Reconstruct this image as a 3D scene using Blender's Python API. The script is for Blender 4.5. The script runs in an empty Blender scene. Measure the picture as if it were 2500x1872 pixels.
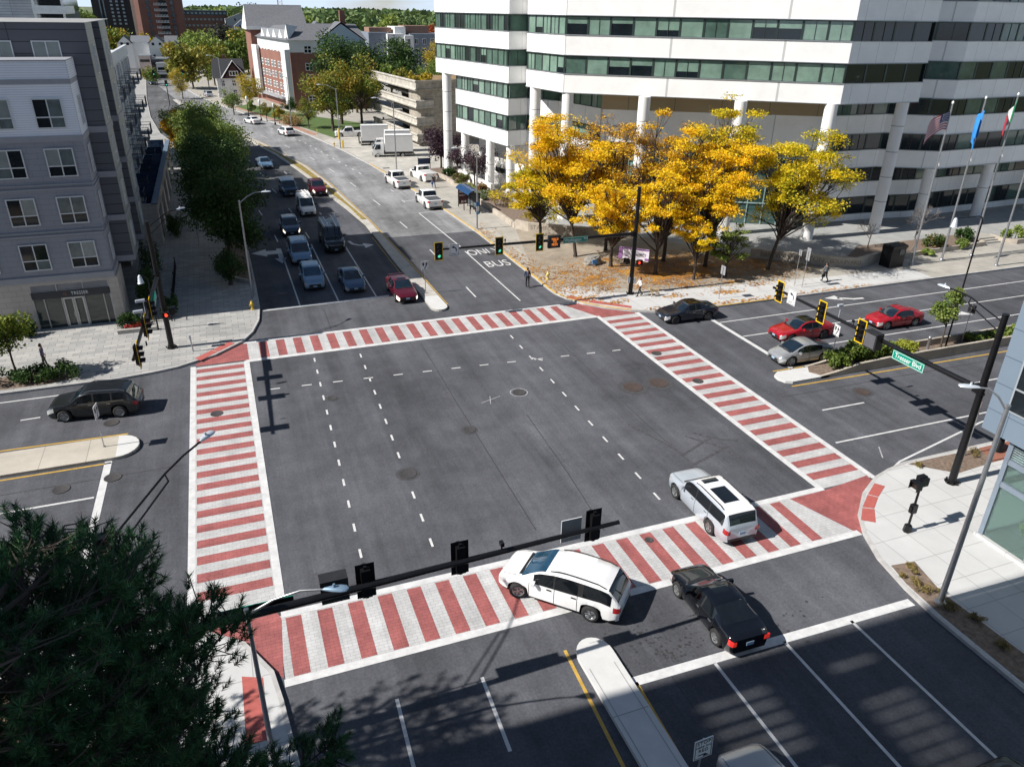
import bpy, math, random
import numpy as np
from mathutils import Matrix, Vector, Euler

# ------------------------------------------------------------------ camera, light, exposure
scene = bpy.context.scene
R = math.radians
CAM_H = 21.6                                   # eye height above the junction, metres
PITCH, ROLL, YAW, FOC = R(26.34), R(.95), R(21.0), 1838.0 / 2500 * 36
fw = Vector((math.sin(YAW) * math.cos(PITCH), math.cos(YAW) * math.cos(PITCH), -math.sin(PITCH)))
rt = Vector((math.cos(YAW), -math.sin(YAW), 0))
up = rt.cross(fw)
rx = rt * math.cos(ROLL) + up * math.sin(ROLL)
ry = up * math.cos(ROLL) - rt * math.sin(ROLL)
cd = bpy.data.cameras.new('camera')
cam = bpy.data.objects.new('camera', cd)
scene.collection.objects.link(cam)
cam.matrix_world = Matrix(((rx.x, ry.x, -fw.x, 0), (rx.y, ry.y, -fw.y, 0), (rx.z, ry.z, -fw.z, CAM_H), (0, 0, 0, 1)))
cd.sensor_fit = 'HORIZONTAL'; cd.sensor_width = 36; cd.lens = FOC
cd.clip_start = .5; cd.clip_end = 8000
scene.camera = cam

SUN_AZ, SUN_EL = R(91.3 + 180), R(41.5)            # clockwise from +y: the sun stands over the left side
world = bpy.data.worlds.new('World'); scene.world = world; world.use_nodes = True
wn, wl = world.node_tree.nodes, world.node_tree.links
bg = wn['Background']; bg.inputs[1].default_value = .05
sky = wn.new('ShaderNodeTexSky'); sky.sky_type = 'NISHITA'; sky.sun_disc = False
sky.sun_elevation = SUN_EL; sky.sun_rotation = SUN_AZ; sky.air_density = 1.0; sky.dust_density = .15; sky.ozone_density = 1.2
tcw = wn.new('ShaderNodeTexCoord'); mpw = wn.new('ShaderNodeMapping'); mpw.inputs['Scale'].default_value = (3, 3, 14)
nzw = wn.new('ShaderNodeTexNoise'); nzw.inputs['Scale'].default_value = 2.2; nzw.inputs['Detail'].default_value = 7
rpw = wn.new('ShaderNodeValToRGB'); rpw.color_ramp.elements[0].position = .16; rpw.color_ramp.elements[1].position = .5
mxw = wn.new('ShaderNodeMixRGB'); mxw.inputs[2].default_value = (10.4, 12.3, 14.8, 1)
spw = wn.new('ShaderNodeSeparateXYZ'); mrw = wn.new('ShaderNodeMapRange'); mrw.inputs[1].default_value = .03; mrw.inputs[2].default_value = .13; mrw.inputs[3].default_value = 1; mrw.inputs[4].default_value = .05
mlw = wn.new('ShaderNodeMath'); mlw.operation = 'MULTIPLY'; wl.new(tcw.outputs['Generated'], spw.inputs[0]); wl.new(spw.outputs[2], mrw.inputs[0])
wl.new(tcw.outputs['Generated'], mpw.inputs[0]); wl.new(mpw.outputs[0], nzw.inputs[0]); wl.new(nzw.outputs[0], rpw.inputs[0])
wl.new(rpw.outputs[0], mlw.inputs[0]); wl.new(mrw.outputs[0], mlw.inputs[1]); wl.new(mlw.outputs[0], mxw.inputs[0]); wl.new(sky.outputs[0], mxw.inputs[1]); wl.new(mxw.outputs[0], bg.inputs[0])
sd = bpy.data.lights.new('sun', 'SUN'); sd.energy = 5.0; sd.angle = R(.53); sd.color = (1, .955, .89)
sun = bpy.data.objects.new('sun', sd); scene.collection.objects.link(sun)
sdir = Vector((math.sin(SUN_AZ) * math.cos(SUN_EL), math.cos(SUN_AZ) * math.cos(SUN_EL), math.sin(SUN_EL)))
sun.rotation_euler = sdir.to_track_quat('Z', 'Y').to_euler()
scene.view_settings.view_transform = 'Standard'; scene.view_settings.look = 'None'
scene.view_settings.exposure = .5; scene.view_settings.gamma = 1
scene.render.resolution_x = 1024; scene.render.resolution_y = 766

# ------------------------------------------------------------------ helpers
COL = scene.collection
rnd = random.Random(7)

class MB:
    """collects faces; build() links them as ONE mesh object"""
    def __init__(s): s.v = []; s.f = []; s.mi = []; s.cur = 0
    def add(s, vs, fs):
        o = len(s.v); s.v += [tuple(p) for p in vs]
        for f in fs: s.f.append([o + i for i in f]); s.mi.append(s.cur)
        return s
    def box(s, x0, x1, y0, y1, z0, z1):
        return s.add([(x, y, z) for z in (z0, z1) for y in (y0, y1) for x in (x0, x1)],
                     [(0, 2, 3, 1), (4, 5, 7, 6), (0, 1, 5, 4), (2, 6, 7, 3), (0, 4, 6, 2), (1, 3, 7, 5)])
    def obox(s, c, sz, rz=0, rx=0, ry=0):
        M = Matrix.Translation(c) @ Euler((rx, ry, rz)).to_matrix().to_4x4()
        h = [a / 2 for a in sz]
        return s.add([M @ Vector((x * h[0], y * h[1], z * h[2])) for z in (-1, 1) for y in (-1, 1) for x in (-1, 1)],
                     [(0, 2, 3, 1), (4, 5, 7, 6), (0, 1, 5, 4), (2, 6, 7, 3), (0, 4, 6, 2), (1, 3, 7, 5)])
    def poly(s, pts, z=None):
        p = [tuple(q) if z is None else (q[0], q[1], z) for q in pts]
        return s.add(p, [range(len(p))])
    def rect(s, x0, x1, y0, y1, z): return s.poly([(x0, y0), (x1, y0), (x1, y1), (x0, y1)], z)
    def prism(s, pts, z0, z1, bottom=False):
        a = sum(pts[i][0] * pts[(i + 1) % len(pts)][1] - pts[(i + 1) % len(pts)][0] * pts[i][1] for i in range(len(pts)))
        if a < 0: pts = pts[::-1]
        n = len(pts)
        fs = [[i, (i + 1) % n, n + (i + 1) % n, n + i] for i in range(n)] + [[n + i for i in range(n)]]
        if bottom: fs.append(list(range(n))[::-1])
        return s.add([(p[0], p[1], z0) for p in pts] + [(p[0], p[1], z1) for p in pts], fs)
    def tube(s, pts, rads, n=8, cap=True):
        P = [Vector(p) for p in pts]
        if not hasattr(rads, '__len__'): rads = [rads] * len(P)
        vs = []; ref = None
        for i, p in enumerate(P):
            d = (P[min(i + 1, len(P) - 1)] - P[max(i - 1, 0)])
            d = d.normalized() if d.length > 1e-9 else Vector((0, 0, 1))
            if ref is None: ref = d.orthogonal().normalized()
            ref = (ref - d * ref.dot(d)); ref = ref.normalized() if ref.length > 1e-6 else d.orthogonal().normalized()
            b = d.cross(ref)
            for k in range(n):
                a = 2 * math.pi * k / n
                vs.append(p + (ref * math.cos(a) + b * math.sin(a)) * rads[i])
        fs = [[i * n + k, i * n + (k + 1) % n, (i + 1) * n + (k + 1) % n, (i + 1) * n + k] for i in range(len(P) - 1) for k in range(n)]
        if cap: fs += [list(range(n))[::-1], [(len(P) - 1) * n + k for k in range(n)]]
        return s.add(vs, fs)
    def lathe(s, prof, n=16, M=None, cap=True):
        M = M or Matrix()
        vs = [M @ Vector((r * math.cos(2 * math.pi * k / n), r * math.sin(2 * math.pi * k / n), z)) for r, z in prof for k in range(n)]
        fs = [[i * n + k, i * n + (k + 1) % n, (i + 1) * n + (k + 1) % n, (i + 1) * n + k] for i in range(len(prof) - 1) for k in range(n)]
        if cap: fs += [list(range(n))[::-1], [(len(prof) - 1) * n + k for k in range(n)]]
        return s.add(vs, fs)
    def ribbon(s, pts, w, z):
        """a flat painted line of width w along a ground path"""
        P = [Vector((p[0], p[1])) for p in pts]; L = []; Q = []
        for i, p in enumerate(P):
            d = (P[min(i + 1, len(P) - 1)] - P[max(i - 1, 0)]).normalized(); nrm = Vector((-d.y, d.x)) * w / 2
            L.append(p + nrm); Q.append(p - nrm)
        for i in range(len(P) - 1):
            s.add([(Q[i].x, Q[i].y, z), (Q[i + 1].x, Q[i + 1].y, z), (L[i + 1].x, L[i + 1].y, z), (L[i].x, L[i].y, z)], [(0, 1, 2, 3)])
        return s
    def build(s, name, mats, parent=None, smooth=0):
        me = bpy.data.meshes.new(name); me.from_pydata(s.v, [], s.f)
        if not isinstance(mats, (list, tuple)): mats = [mats]
        for m in mats: me.materials.append(m)
        if len(mats) > 1: me.polygons.foreach_set('material_index', s.mi)
        if smooth:
            me.polygons.foreach_set('use_smooth', [True] * len(me.polygons)); me.set_sharp_from_angle(angle=R(smooth))
        me.update()
        o = bpy.data.objects.new(name, me); COL.objects.link(o)
        if parent: o.parent = parent
        return o

def np_mesh(name, v, f, mat, parent=None):
    """fast mesh from numpy arrays, all faces the same size"""
    me = bpy.data.meshes.new(name); k = f.shape[1]
    me.vertices.add(len(v)); me.vertices.foreach_set('co', np.asarray(v, np.float32).ravel())
    me.loops.add(f.size); me.loops.foreach_set('vertex_index', np.asarray(f, np.int32).ravel())
    me.polygons.add(len(f)); me.polygons.foreach_set('loop_start', np.arange(0, f.size, k, dtype=np.int32))
    me.polygons.foreach_set('loop_total', np.full(len(f), k, np.int32))
    me.materials.append(mat); me.update(calc_edges=True)
    o = bpy.data.objects.new(name, me); COL.objects.link(o)
    if parent: o.parent = parent
    return o

def tag(o, label, cat, group=None):
    o['label'] = label; o['category'] = cat
    if group: o['group'] = group
    return o
def thing(name, label, cat, loc=(0, 0, 0), rz=0, group=None):
    o = bpy.data.objects.new(name, None); COL.objects.link(o); o.empty_display_size = .3
    o.location = loc; o.rotation_euler = (0, 0, rz)
    return tag(o, label, cat, group)
def struct(o, kind='structure'): o['kind'] = kind; return o
def place(o, M): o.matrix_local = M; return o
def copy_tree(o, parent=None):
    c = o.copy(); COL.objects.link(c)
    if parent: c.parent = parent
    for ch in list(o.children): copy_tree(ch, c)
    return c

def text(body, size, mat, parent, M, name='lettering', ext=.004, align='CENTER', space=1.0, xs=1.0):
    cu = bpy.data.curves.new('lettering', 'FONT'); cu.body = body; cu.size = size; cu.extrude = ext
    cu.align_x = align; cu.align_y = 'CENTER'; cu.space_character = space; cu.space_line = .85
    t = bpy.data.objects.new('lettering_tmp', cu); COL.objects.link(t)
    dg = bpy.context.evaluated_depsgraph_get(); me = bpy.data.meshes.new_from_object(t.evaluated_get(dg))
    bpy.data.objects.remove(t); me.materials.clear(); me.materials.append(mat)
    o = bpy.data.objects.new(name, me); COL.objects.link(o); o.parent = parent
    o.matrix_local = M @ Matrix.Diagonal((xs, 1, 1, 1)); return o

# ------------------------------------------------------------------ materials
def base_mat(name):
    m = bpy.data.materials.new(name); m.use_nodes = True
    n = m.node_tree.nodes; return m, n, m.node_tree.links, n['Principled BSDF']
def mat(name, col, rough=.6, metal=0, var=.12, scale=1.5, coat=0, bump=0, spec=.5, emit=None, alpha=None):
    m, n, l, b = base_mat(name)
    b.inputs['Roughness'].default_value = rough; b.inputs['Metallic'].default_value = metal
    b.inputs['Coat Weight'].default_value = coat; b.inputs['Coat Roughness'].default_value = .04; b.inputs['Specular IOR Level'].default_value = spec
    tc = n.new('ShaderNodeTexCoord'); nz = n.new('ShaderNodeTexNoise')
    nz.inputs['Scale'].default_value = scale; nz.inputs['Detail'].default_value = 6; nz.inputs['Roughness'].default_value = .65
    l.new(tc.outputs['Object'], nz.inputs['Vector'])
    rp = n.new('ShaderNodeValToRGB'); e = rp.color_ramp.elements
    e[0].position = .3; e[1].position = .7
    e[0].color = (*[c * (1 - var) for c in col], 1); e[1].color = (*[min(1, c * (1 + var)) for c in col], 1)
    l.new(nz.outputs[0], rp.inputs[0]); l.new(rp.outputs[0], b.inputs['Base Color'])
    if bump:
        bp = n.new('ShaderNodeBump'); bp.inputs['Strength'].default_value = bump; bp.inputs['Distance'].default_value = .02
        l.new(nz.outputs[0], bp.inputs['Height']); l.new(bp.outputs[0], b.inputs['Normal'])
    if emit:
        b.inputs['Emission Color'].default_value = (*emit[:3], 1); b.inputs['Emission Strength'].default_value = emit[3]
    return m
def brick(name, c1, c2, mortar, bw, bh, ms=.012, off=.5, rough=.8, vert=False, var=.25, bump=.0, rot=0, vscale=.35, streak=None):
    """courses, slabs, panels or siding in metres; vert lays them up a wall"""
    m, n, l, b = base_mat(name); b.inputs['Roughness'].default_value = rough
    tc = n.new('ShaderNodeTexCoord'); br = n.new('ShaderNodeTexBrick'); vec = tc.outputs['Object']
    if vert:
        sp = n.new('ShaderNodeSeparateXYZ'); cb = n.new('ShaderNodeCombineXYZ'); ad = n.new('ShaderNodeMath')
        l.new(vec, sp.inputs[0]); l.new(sp.outputs[0], ad.inputs[0]); l.new(sp.outputs[1], ad.inputs[1])
        l.new(ad.outputs[0], cb.inputs[0]); l.new(sp.outputs[2], cb.inputs[1]); vec2 = cb.outputs[0]
    else:
        mp = n.new('ShaderNodeMapping'); mp.inputs['Rotation'].default_value = (0, 0, rot); l.new(vec, mp.inputs[0]); vec2 = mp.outputs[0]
    l.new(vec2, br.inputs['Vector'])
    br.offset = off; br.inputs['Scale'].default_value = 1; br.inputs['Brick Width'].default_value = bw; br.inputs['Row Height'].default_value = bh
    br.inputs['Mortar Size'].default_value = ms; br.inputs['Mortar Smooth'].default_value = .1; br.inputs['Bias'].default_value = 0
    br.inputs['Color1'].default_value = (*c1, 1); br.inputs['Color2'].default_value = (*c2, 1); br.inputs['Mortar'].default_value = (*mortar, 1)
    nz = n.new('ShaderNodeTexNoise'); nz.inputs['Scale'].default_value = vscale; nz.inputs['Detail'].default_value = 8; nz.inputs['Roughness'].default_value = .7
    l.new(vec, nz.inputs['Vector'])
    rp = n.new('ShaderNodeMapRange'); rp.inputs[1].default_value = .3; rp.inputs[2].default_value = .7; rp.inputs[3].default_value = 1 - var; rp.inputs[4].default_value = 1 + var * .4
    l.new(nz.outputs[0], rp.inputs[0])
    mx = n.new('ShaderNodeMixRGB'); mx.blend_type = 'MULTIPLY'; mx.inputs[0].default_value = 1
    l.new(br.outputs[0], mx.inputs[1]); l.new(rp.outputs[0], mx.inputs[2]); out = mx.outputs[0]
    if streak:                                   # tyre wear along the travel direction
        mp2 = n.new('ShaderNodeMapping'); mp2.inputs['Scale'].default_value = streak; l.new(tc.outputs['Object'], mp2.inputs[0])
        n2 = n.new('ShaderNodeTexNoise'); n2.inputs['Scale'].default_value = 1; n2.inputs['Detail'].default_value = 7; n2.inputs['Roughness'].default_value = .72; l.new(mp2.outputs[0], n2.inputs[0])
        r2 = n.new('ShaderNodeMapRange'); r2.inputs[1].default_value = .34; r2.inputs[2].default_value = .56; r2.inputs[3].default_value = .78; r2.inputs[4].default_value = 1; l.new(n2.outputs[0], r2.inputs[0])
        m2 = n.new('ShaderNodeMixRGB'); m2.blend_type = 'MULTIPLY'; m2.inputs[0].default_value = 1; l.new(out, m2.inputs[1]); l.new(r2.outputs[0], m2.inputs[2]); out = m2.outputs[0]
    l.new(out, b.inputs['Base Color'])
    return m
def asphalt(name, col, streak_axis=1, var=.3, cracks=0):
    m, n, l, b = base_mat(name); b.inputs['Roughness'].default_value = .82; b.inputs['Specular IOR Level'].default_value = .12
    tc = n.new('ShaderNodeTexCoord')
    def noise(scale, det, stretch=None, rough=.6):
        nz = n.new('ShaderNodeTexNoise'); nz.inputs['Scale'].default_value = scale; nz.inputs['Detail'].default_value = det; nz.inputs['Roughness'].default_value = rough
        if stretch:
            mp = n.new('ShaderNodeMapping'); mp.inputs['Scale'].default_value = stretch; l.new(tc.outputs['Object'], mp.inputs[0]); l.new(mp.outputs[0], nz.inputs[0])
        else: l.new(tc.outputs['Object'], nz.inputs[0])
        return nz.outputs[0]
    def rng(s, a, bb, lo=.3, hi=.7):
        r = n.new('ShaderNodeMapRange'); r.inputs[1].default_value = lo; r.inputs[2].default_value = hi; r.inputs[3].default_value = a; r.inputs[4].default_value = bb
        l.new(s, r.inputs[0]); return r.outputs[0]
    def mul(a, c):
        x = n.new('ShaderNodeMath'); x.operation = 'MULTIPLY'; l.new(a, x.inputs[0]); l.new(c, x.inputs[1]); return x.outputs[0]
    f = mul(rng(noise(.09, 6, None, .7), 1 - var * .9, 1 + var * .6), rng(noise(9, 4, None, .85), .74, 1.28))
    st = (.55, .03, 1) if streak_axis == 1 else (.03, .55, 1)
    f = mul(f, rng(noise(1.0, 5, st, .7), 1 - var * .75, 1 + var * .4)); f = mul(f, rng(noise(2.6, 2, None, .9), .70, 1.0, .18, .34))
    f = mul(f, rng(noise(.8, 8, None, .75), 1 - var * .35, 1 + var * .3))
    if cracks:
        vo = n.new('ShaderNodeTexVoronoi'); vo.feature = 'DISTANCE_TO_EDGE'; vo.inputs['Scale'].default_value = .3
        nz = n.new('ShaderNodeTexNoise'); nz.inputs['Scale'].default_value = .8; nz.inputs['Detail'].default_value = 5
        ad = n.new('ShaderNodeVectorMath'); l.new(tc.outputs['Object'], ad.inputs[0]); l.new(tc.outputs['Object'], nz.inputs[0])
        sc = n.new('ShaderNodeVectorMath'); sc.operation = 'SCALE'; sc.inputs['Scale'].default_value = 2.2; l.new(nz.outputs['Color'], sc.inputs[0]); l.new(sc.outputs[0], ad.inputs[1])
        l.new(ad.outputs[0], vo.inputs['Vector'])
        f = mul(f, rng(vo.outputs['Distance'], 1 - cracks, 1, 0, .012))
    mx = n.new('ShaderNodeMixRGB'); mx.blend_type = 'MULTIPLY'; mx.inputs[0].default_value = 1; mx.inputs[1].default_value = (*col, 1)
    l.new(f, mx.inputs[2]); l.new(mx.outputs[0], b.inputs['Base Color'])
    return m
def leafmat(name, cols, patch=.25, trans=.25, rough=.55):
    """every leaf its own tint, with slow patches of the crown turning colour"""
    m, n, l, b = base_mat(name); b.inputs['Roughness'].default_value = rough; b.inputs['Specular IOR Level'].default_value = .25
    g = n.new('ShaderNodeNewGeometry'); tc = n.new('ShaderNodeTexCoord'); nz = n.new('ShaderNodeTexNoise')
    nz.inputs['Scale'].default_value = patch; nz.inputs['Detail'].default_value = 3; l.new(tc.outputs['Object'], nz.inputs[0])
    mr = n.new('ShaderNodeMapRange'); mr.inputs[1].default_value = .3; mr.inputs[2].default_value = .7; l.new(nz.outputs[0], mr.inputs[0])
    mx = n.new('ShaderNodeMath'); mx.operation = 'MULTIPLY_ADD'; mx.inputs[1].default_value = .45
    ms = n.new('ShaderNodeMath'); ms.operation = 'MULTIPLY'; ms.inputs[1].default_value = .55
    l.new(mr.outputs[0], ms.inputs[0]); l.new(g.outputs['Random Per Island'], mx.inputs[0]); l.new(ms.outputs[0], mx.inputs[2])
    rp = n.new('ShaderNodeValToRGB'); e = rp.color_ramp.elements
    while len(e) < len(cols): e.new(.5)
    for i, c in enumerate(cols): e[i].position = i / (len(cols) - 1); e[i].color = (*c, 1)
    l.new(mx.outputs[0], rp.inputs[0]); l.new(rp.outputs[0], b.inputs['Base Color'])
    if trans:
        tr = n.new('ShaderNodeBsdfTranslucent'); l.new(rp.outputs[0], tr.inputs[0]); ms2 = n.new('ShaderNodeMixShader'); ms2.inputs[0].default_value = trans
        l.new(b.outputs[0], ms2.inputs[1]); l.new(tr.outputs[0], ms2.inputs[2]); l.new(ms2.outputs[0], n['Material Output'].inputs[0])
    return m
def paint(name, col, metal=.25, rough=.28): return mat(name, col, rough, metal, .05, .6, coat=.7)

ASPH = asphalt('asphalt', (.103, .106, .119), 1, .45)
ASPH_OLD = asphalt('worn asphalt', (.27, .272, .28), 1, .5, .35)
WHITE_PAINT = mat('road paint white', (.58, .58, .58), .6, 0, .17, 2.2)
YELLOW_PAINT = mat('road paint yellow', (.50, .31, .06), .6, 0, .2, 3)
XW_WHITE, XW_RED = [], []
for st_ in ((1.1, .05, 1), (.05, 1.1, 1)):
    XW_WHITE.append(brick('stamped white', (.55, .55, .545), (.51, .51, .51), (.34, .34, .35), .32, .16, .008, .5, .75, var=.26, vscale=.9, streak=st_)); XW_RED.append(brick('stamped red', (.385, .12, .113), (.345, .105, .10), (.22, .065, .065), .32, .16, .008, .5, .75, var=.34, vscale=1.3, streak=st_))
CONC = brick('concrete slabs', (.40, .375, .335), (.37, .35, .31), (.22, .205, .185), 1.5, 1.5, .015, 0, .85, var=.25)
CONC_NEW = brick('new concrete slabs', (.53, .53, .525), (.50, .50, .495), (.33, .33, .33), 1.52, 1.52, .018, 0, .85, var=.12)
CONC_PLAIN = mat('concrete', (.42, .40, .365), .85, 0, .2, .8)
KERB = mat('kerb granite', (.42, .41, .40), .8, 0, .2, 2)
PAVER = brick('plaza pavers', (.42, .41, .39), (.30, .30, .295), (.15, .15, .15), .9, .45, .014, .5, .85, var=.2)
TILE_PLAZA = brick('grey plaza tiles', (.36, .36, .35), (.31, .315, .31), (.2, .2, .2), .8, .8, .012, 0, .8, var=.2)
BLACK = mat('black metal', (.012, .012, .014), .35, .4, .2, 4, spec=.5)
DARK = mat('dark plastic', (.02, .02, .022), .5, 0, .2, 4)
STEEL = mat('galvanised steel', (.42, .43, .45), .38, .75, .15, 3)
WHITE = mat('white paint', (.78, .78, .77), .5, 0, .05, 1)
WHITEM = mat('white sign sheet', (.75, .76, .77), .4, 0, .04, 2)
GREENSIGN = mat('green sign sheet', (.0, .24, .16), .4, 0, .05, 2)
YELLOW = mat('yellow border', (.75, .47, .0), .45, 0, .08, 3)
INK = mat('black ink', (.015, .015, .017), .5)
BARK = mat('bark', (.075, .058, .045), .9, 0, .4, 6, bump=.5)
SOIL = mat('mulch soil', (.17, .125, .095), .95, 0, .45, 5, bump=.6)
GRASS = mat('lawn grass', (.075, .125, .03), .9, 0, .4, 4, bump=.6)
# ------------------------------------------------------------------ the setting: ground, roads, kerbs, markings
struct(MB().rect(-4000, 4000, -300, 6500, -.08).build('ground', mat('far ground', (.12, .14, .07), .95, 0, .35, .02)))
struct(MB().rect(-110, 170, -45, 420, -.004).build('road', ASPH))
WK = [(1.4, 66), (1.4, 85), (.6, 95), (-.6, 106), (-1.5, 115), (-3.2, 128), (-6, 142), (-9.6, 160), (-12.4, 185), (-15.2, 225), (-17.8, 275), (-20, 330), (-22, 419)]
EK = [(25, 57), (25, 62), (24.9, 76), (24.4, 86), (23.4, 99), (21.5, 118.6), (19.6, 132.8), (18.0, 142), (15.0, 158), (11, 172), (6.6, 187), (1, 208), (-3.4, 230), (-8, 262), (-12, 330), (-14, 419)]
NWC = [(-110, 49.3), (-8, 49.3), (-6, 49.6), (-4.6, 49.95), (-2.2, 51.2), (-.3, 53.1), (.5, 54.7), (1.1, 57), (1.35, 60)]
NEC = [(170, 48.35), (36.4, 48.35), (31, 48.95), (29.3, 49.8), (27.6, 51.1), (26.4, 52.4), (25.5, 54.1), (25.05, 55.6)]
SEC = [(24.2, -45), (24.2, 15.3), (24.4, 17.1), (24.8, 19), (25.5, 20.6), (26.4, 21.9), (27.9, 23.2), (29.6, 24.15), (30.8, 24.5), (32.2, 24.75), (170, 24.7)]
SWC = [(-110, 25.3), (-6, 25.3), (-3.6, 24.7), (-1.7, 23.2), (-.8, 21.4), (-.6, 20), (-.35, 17.3), (-.3, -45)]
def offset(path, d):
    P = [Vector(p) for p in path]; o = []
    for i, p in enumerate(P):
        t = (P[min(i + 1, len(P) - 1)] - P[max(i - 1, 0)]).normalized(); o.append((p.x - t.y * d, p.y + t.x * d))
    return o
def block(path, closing, side, name, m):
    """a raised city block: granite kerb along the road, paving behind it"""
    ins = offset(path, side * .16)
    k = MB()
    for i in range(len(path) - 1):
        a, b, c, d = path[i], path[i + 1], ins[i + 1], ins[i]
        k.add([(*a, -.01), (*b, -.01), (*b, .15), (*a, .15)], [(0, 1, 2, 3)])
        k.add([(*a, .15), (*b, .15), (*c, .15), (*d, .15)], [(0, 1, 2, 3)])
    struct(k.build('kerb', KERB))
    struct(MB().poly(ins + closing, .146).build(name, m))
block(NWC + WK, [(-110, 419)], 1, 'pavement', PAVER)
block(NEC + EK, [(170, 419)], -1, 'pavement', CONC)
block(SEC, [(170, -45)], -1, 'pavement', CONC_NEW)
block(SWC, [(-110, -45)], -1, 'pavement', CONC_NEW)
# old lighter asphalt on the far side of the seam
mR = [(15.3, 69), (14.8, 84.3), (14.2, 94.9), (13.5, 106.2), (12, 120.2), (9.9, 131), (7.6, 143), (3.5, 160), (0, 175), (-4, 195), (-8, 220)]
mL = [(14.2, 61), (14.1, 68.2), (14.1, 83), (13.3, 91.3), (12.3, 99.6), (11.3, 111), (10.2, 119.7), (8.6, 130.8), (6.2, 143), (2.2, 159.6), (-1.2, 174.5), (-5, 194.5), (-8.8, 219.5)]
nb = [(15.2, 77.3)] + mR[1:] + [(-14, 262), (-18, 330), (-20, 419)]
struct(MB().poly(nb + EK[::-1][:-3] + [(24.9, 77.1)], .0).build('road', ASPH_OLD))
sb = [(1.4, 104)] + [(p[0] + .02, p[1]) for p in WK[3:]] + [(-20.2, 419), (-18.2, 330), (-14.2, 262)] + mL[5:][::-1] + [(12, 104)]
struct(MB().poly(sb, .0).build('road', asphalt('grey asphalt', (.125, .127, .133), 1, .4, .25)))

Zm, Zr = .005, .010
wm, ym = MB(), MB()
def L(a, b, w=.12): wm.ribbon([a, b], w, Zm)
# stop lines and lanes, north leg
L((1.5, 59.3), (11.7, 59.6), .32)
L((4.4, 76.5), (4.4, 59.5)); L((7.5, 77.2), (7.5, 59.6)); L((10.65, 75.6), (10.65, 59.7))
for a, b in [((4.3, 81.8), (4.4, 79.1)), ((7.5, 82), (7.6, 79.5)), ((6.9, 93.5), (7.1, 91.3)), ((6, 105.2), (6.3, 102.5)), ((10.1, 90.3), (10.2, 89.3)), ((3.5, 93.5), (3.7, 91)), ((2.7, 105), (3, 102.5)), ((5.2, 117), (5.5, 114.5)), ((8.6, 117), (8.8, 114.5)), ((4, 129), (4.4, 126.5)),
             ((18.46, 71.7), (18.46, 68.6)), ((18.5, 59.7), (18.5, 57)), ((17.4, 95), (17.64, 92)), ((16.43, 106.4), (16.71, 103.4)), ((15.14, 117.4), (15.49, 114.5)), ((13.6, 128.1), (14.03, 125.1)), ((18.1, 83.4), (18.25, 80.4)), ((11, 141), (11.6, 138)), ((8, 153), (8.8, 150)), ((3.6, 166), (4.5, 163.3)), ((-1.5, 190), (-.5, 187)), ((-6, 206), (-5, 203)), ((-8.5, 222), (-7.7, 219)), ((-11, 240), (-10.2, 237)), ((-13, 262), (-12.4, 259)), ((-11, 222), (-10.2, 219))]: L(a, b)
for k in range(16):
    t = 112 + k * 3.3; x = np.interp(t, [112, 126, 142, 158, 170], [18.95, 17.0, 14.7, 11.7, 8.4]); L((x, t), (np.interp(t + .9, [112, 126, 142, 158, 170], [18.95, 17.0, 14.7, 11.7, 8.4]), t + .9), .2)
wm.ribbon([(21.15, 86.7), (21.6, 74), (21.7, 71.6)], .12, Zm); L((21.64, 70.1), (21.73, 55)); L((21.2, 72), (22, 71.5), .1)
L((21.15, 86.7), (23.9, 87.2), .1)
for y in (93.3, 99.6): L((20.9, y), (23.5, y + .3), .1); L((20.9 - .02, y - .7), (20.75, y + .6), .1)
# east leg
L((34.7, 45.5), (110, 45.2)); L((34.8, 42.55), (110, 42.3)); L((36, 39.35), (110, 39.1)); L((34.55, 48.2), (34.55, 36.4), .34)
L((30.3, 27.75), (60, 27.4)); L((32.3, 31.15), (35.5, 31.1)); L((44, 30.9), (47, 30.9)); L((56, 30.9), (59, 30.9)); wm.ribbon([(30, 24.0), (32.2, 25), (40.3, 26.8), (43, 27.1)], .12, Zm)
# south leg
L((11.2, 16.65), (24.1, 16.4), .4)
for x in (14.55, 17.7, 20.95): L((x, 16.4), (x - .1, -20), .13)
L((6.2, 18.7), (6.1, 15.5), .13); L((3.1, 18.8), (3, 15.6), .13); L((6, 7), (6, 4), .13)
# west leg
L((-7.75, 38.95), (-8, 26.5), .36); L((-8.1, 35.6), (-90, 35.6), .14); L((-8.6, 32.2), (-90, 32.2), .14); L((-8.6, 28.9), (-90, 28.9), .14)
L((-10.9, 48.2), (-90, 48.4), .12); L((-12.9, 45.4), (-11.9, 45.45)); L((-9.6, 45.4), (-9, 45.4)); L((-20, 45.4), (-17, 45.4))
# guide dashes through the junction
def dashes(pts, step, ln, w=.11, skip=()):
    P = [Vector(p) for p in pts]; tot = sum((P[i + 1] - P[i]).length for i in range(len(P) - 1)); s = .3; i = 0
    def at(d):
        for k in range(len(P) - 1):
            q = (P[k + 1] - P[k]).length
            if d <= q: return P[k].lerp(P[k + 1], d / q)
            d -= q
        return P[-1]
    while s + ln < tot:
        if i not in skip: L(tuple(at(s)), tuple(at(s + ln)), w)
        s += step; i += 1
dashes([(4.15, 49.1), (3.75, 38), (3.3, 26)], 1.95, .62); dashes([(7.25, 48.8), (6.9, 38), (6.45, 25.8)], 1.95, .62)
dashes([(18.35, 48.6), (18.3, 43.9), (18.2, 36.8), (18, 25.2)], 1.95, .62)
dashes([(.6, 44.9), (12, 44.2), (26, 43.2)], 1.95, .62)
L((18.3, 44.1), (18.9, 43.4), .1)
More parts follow.
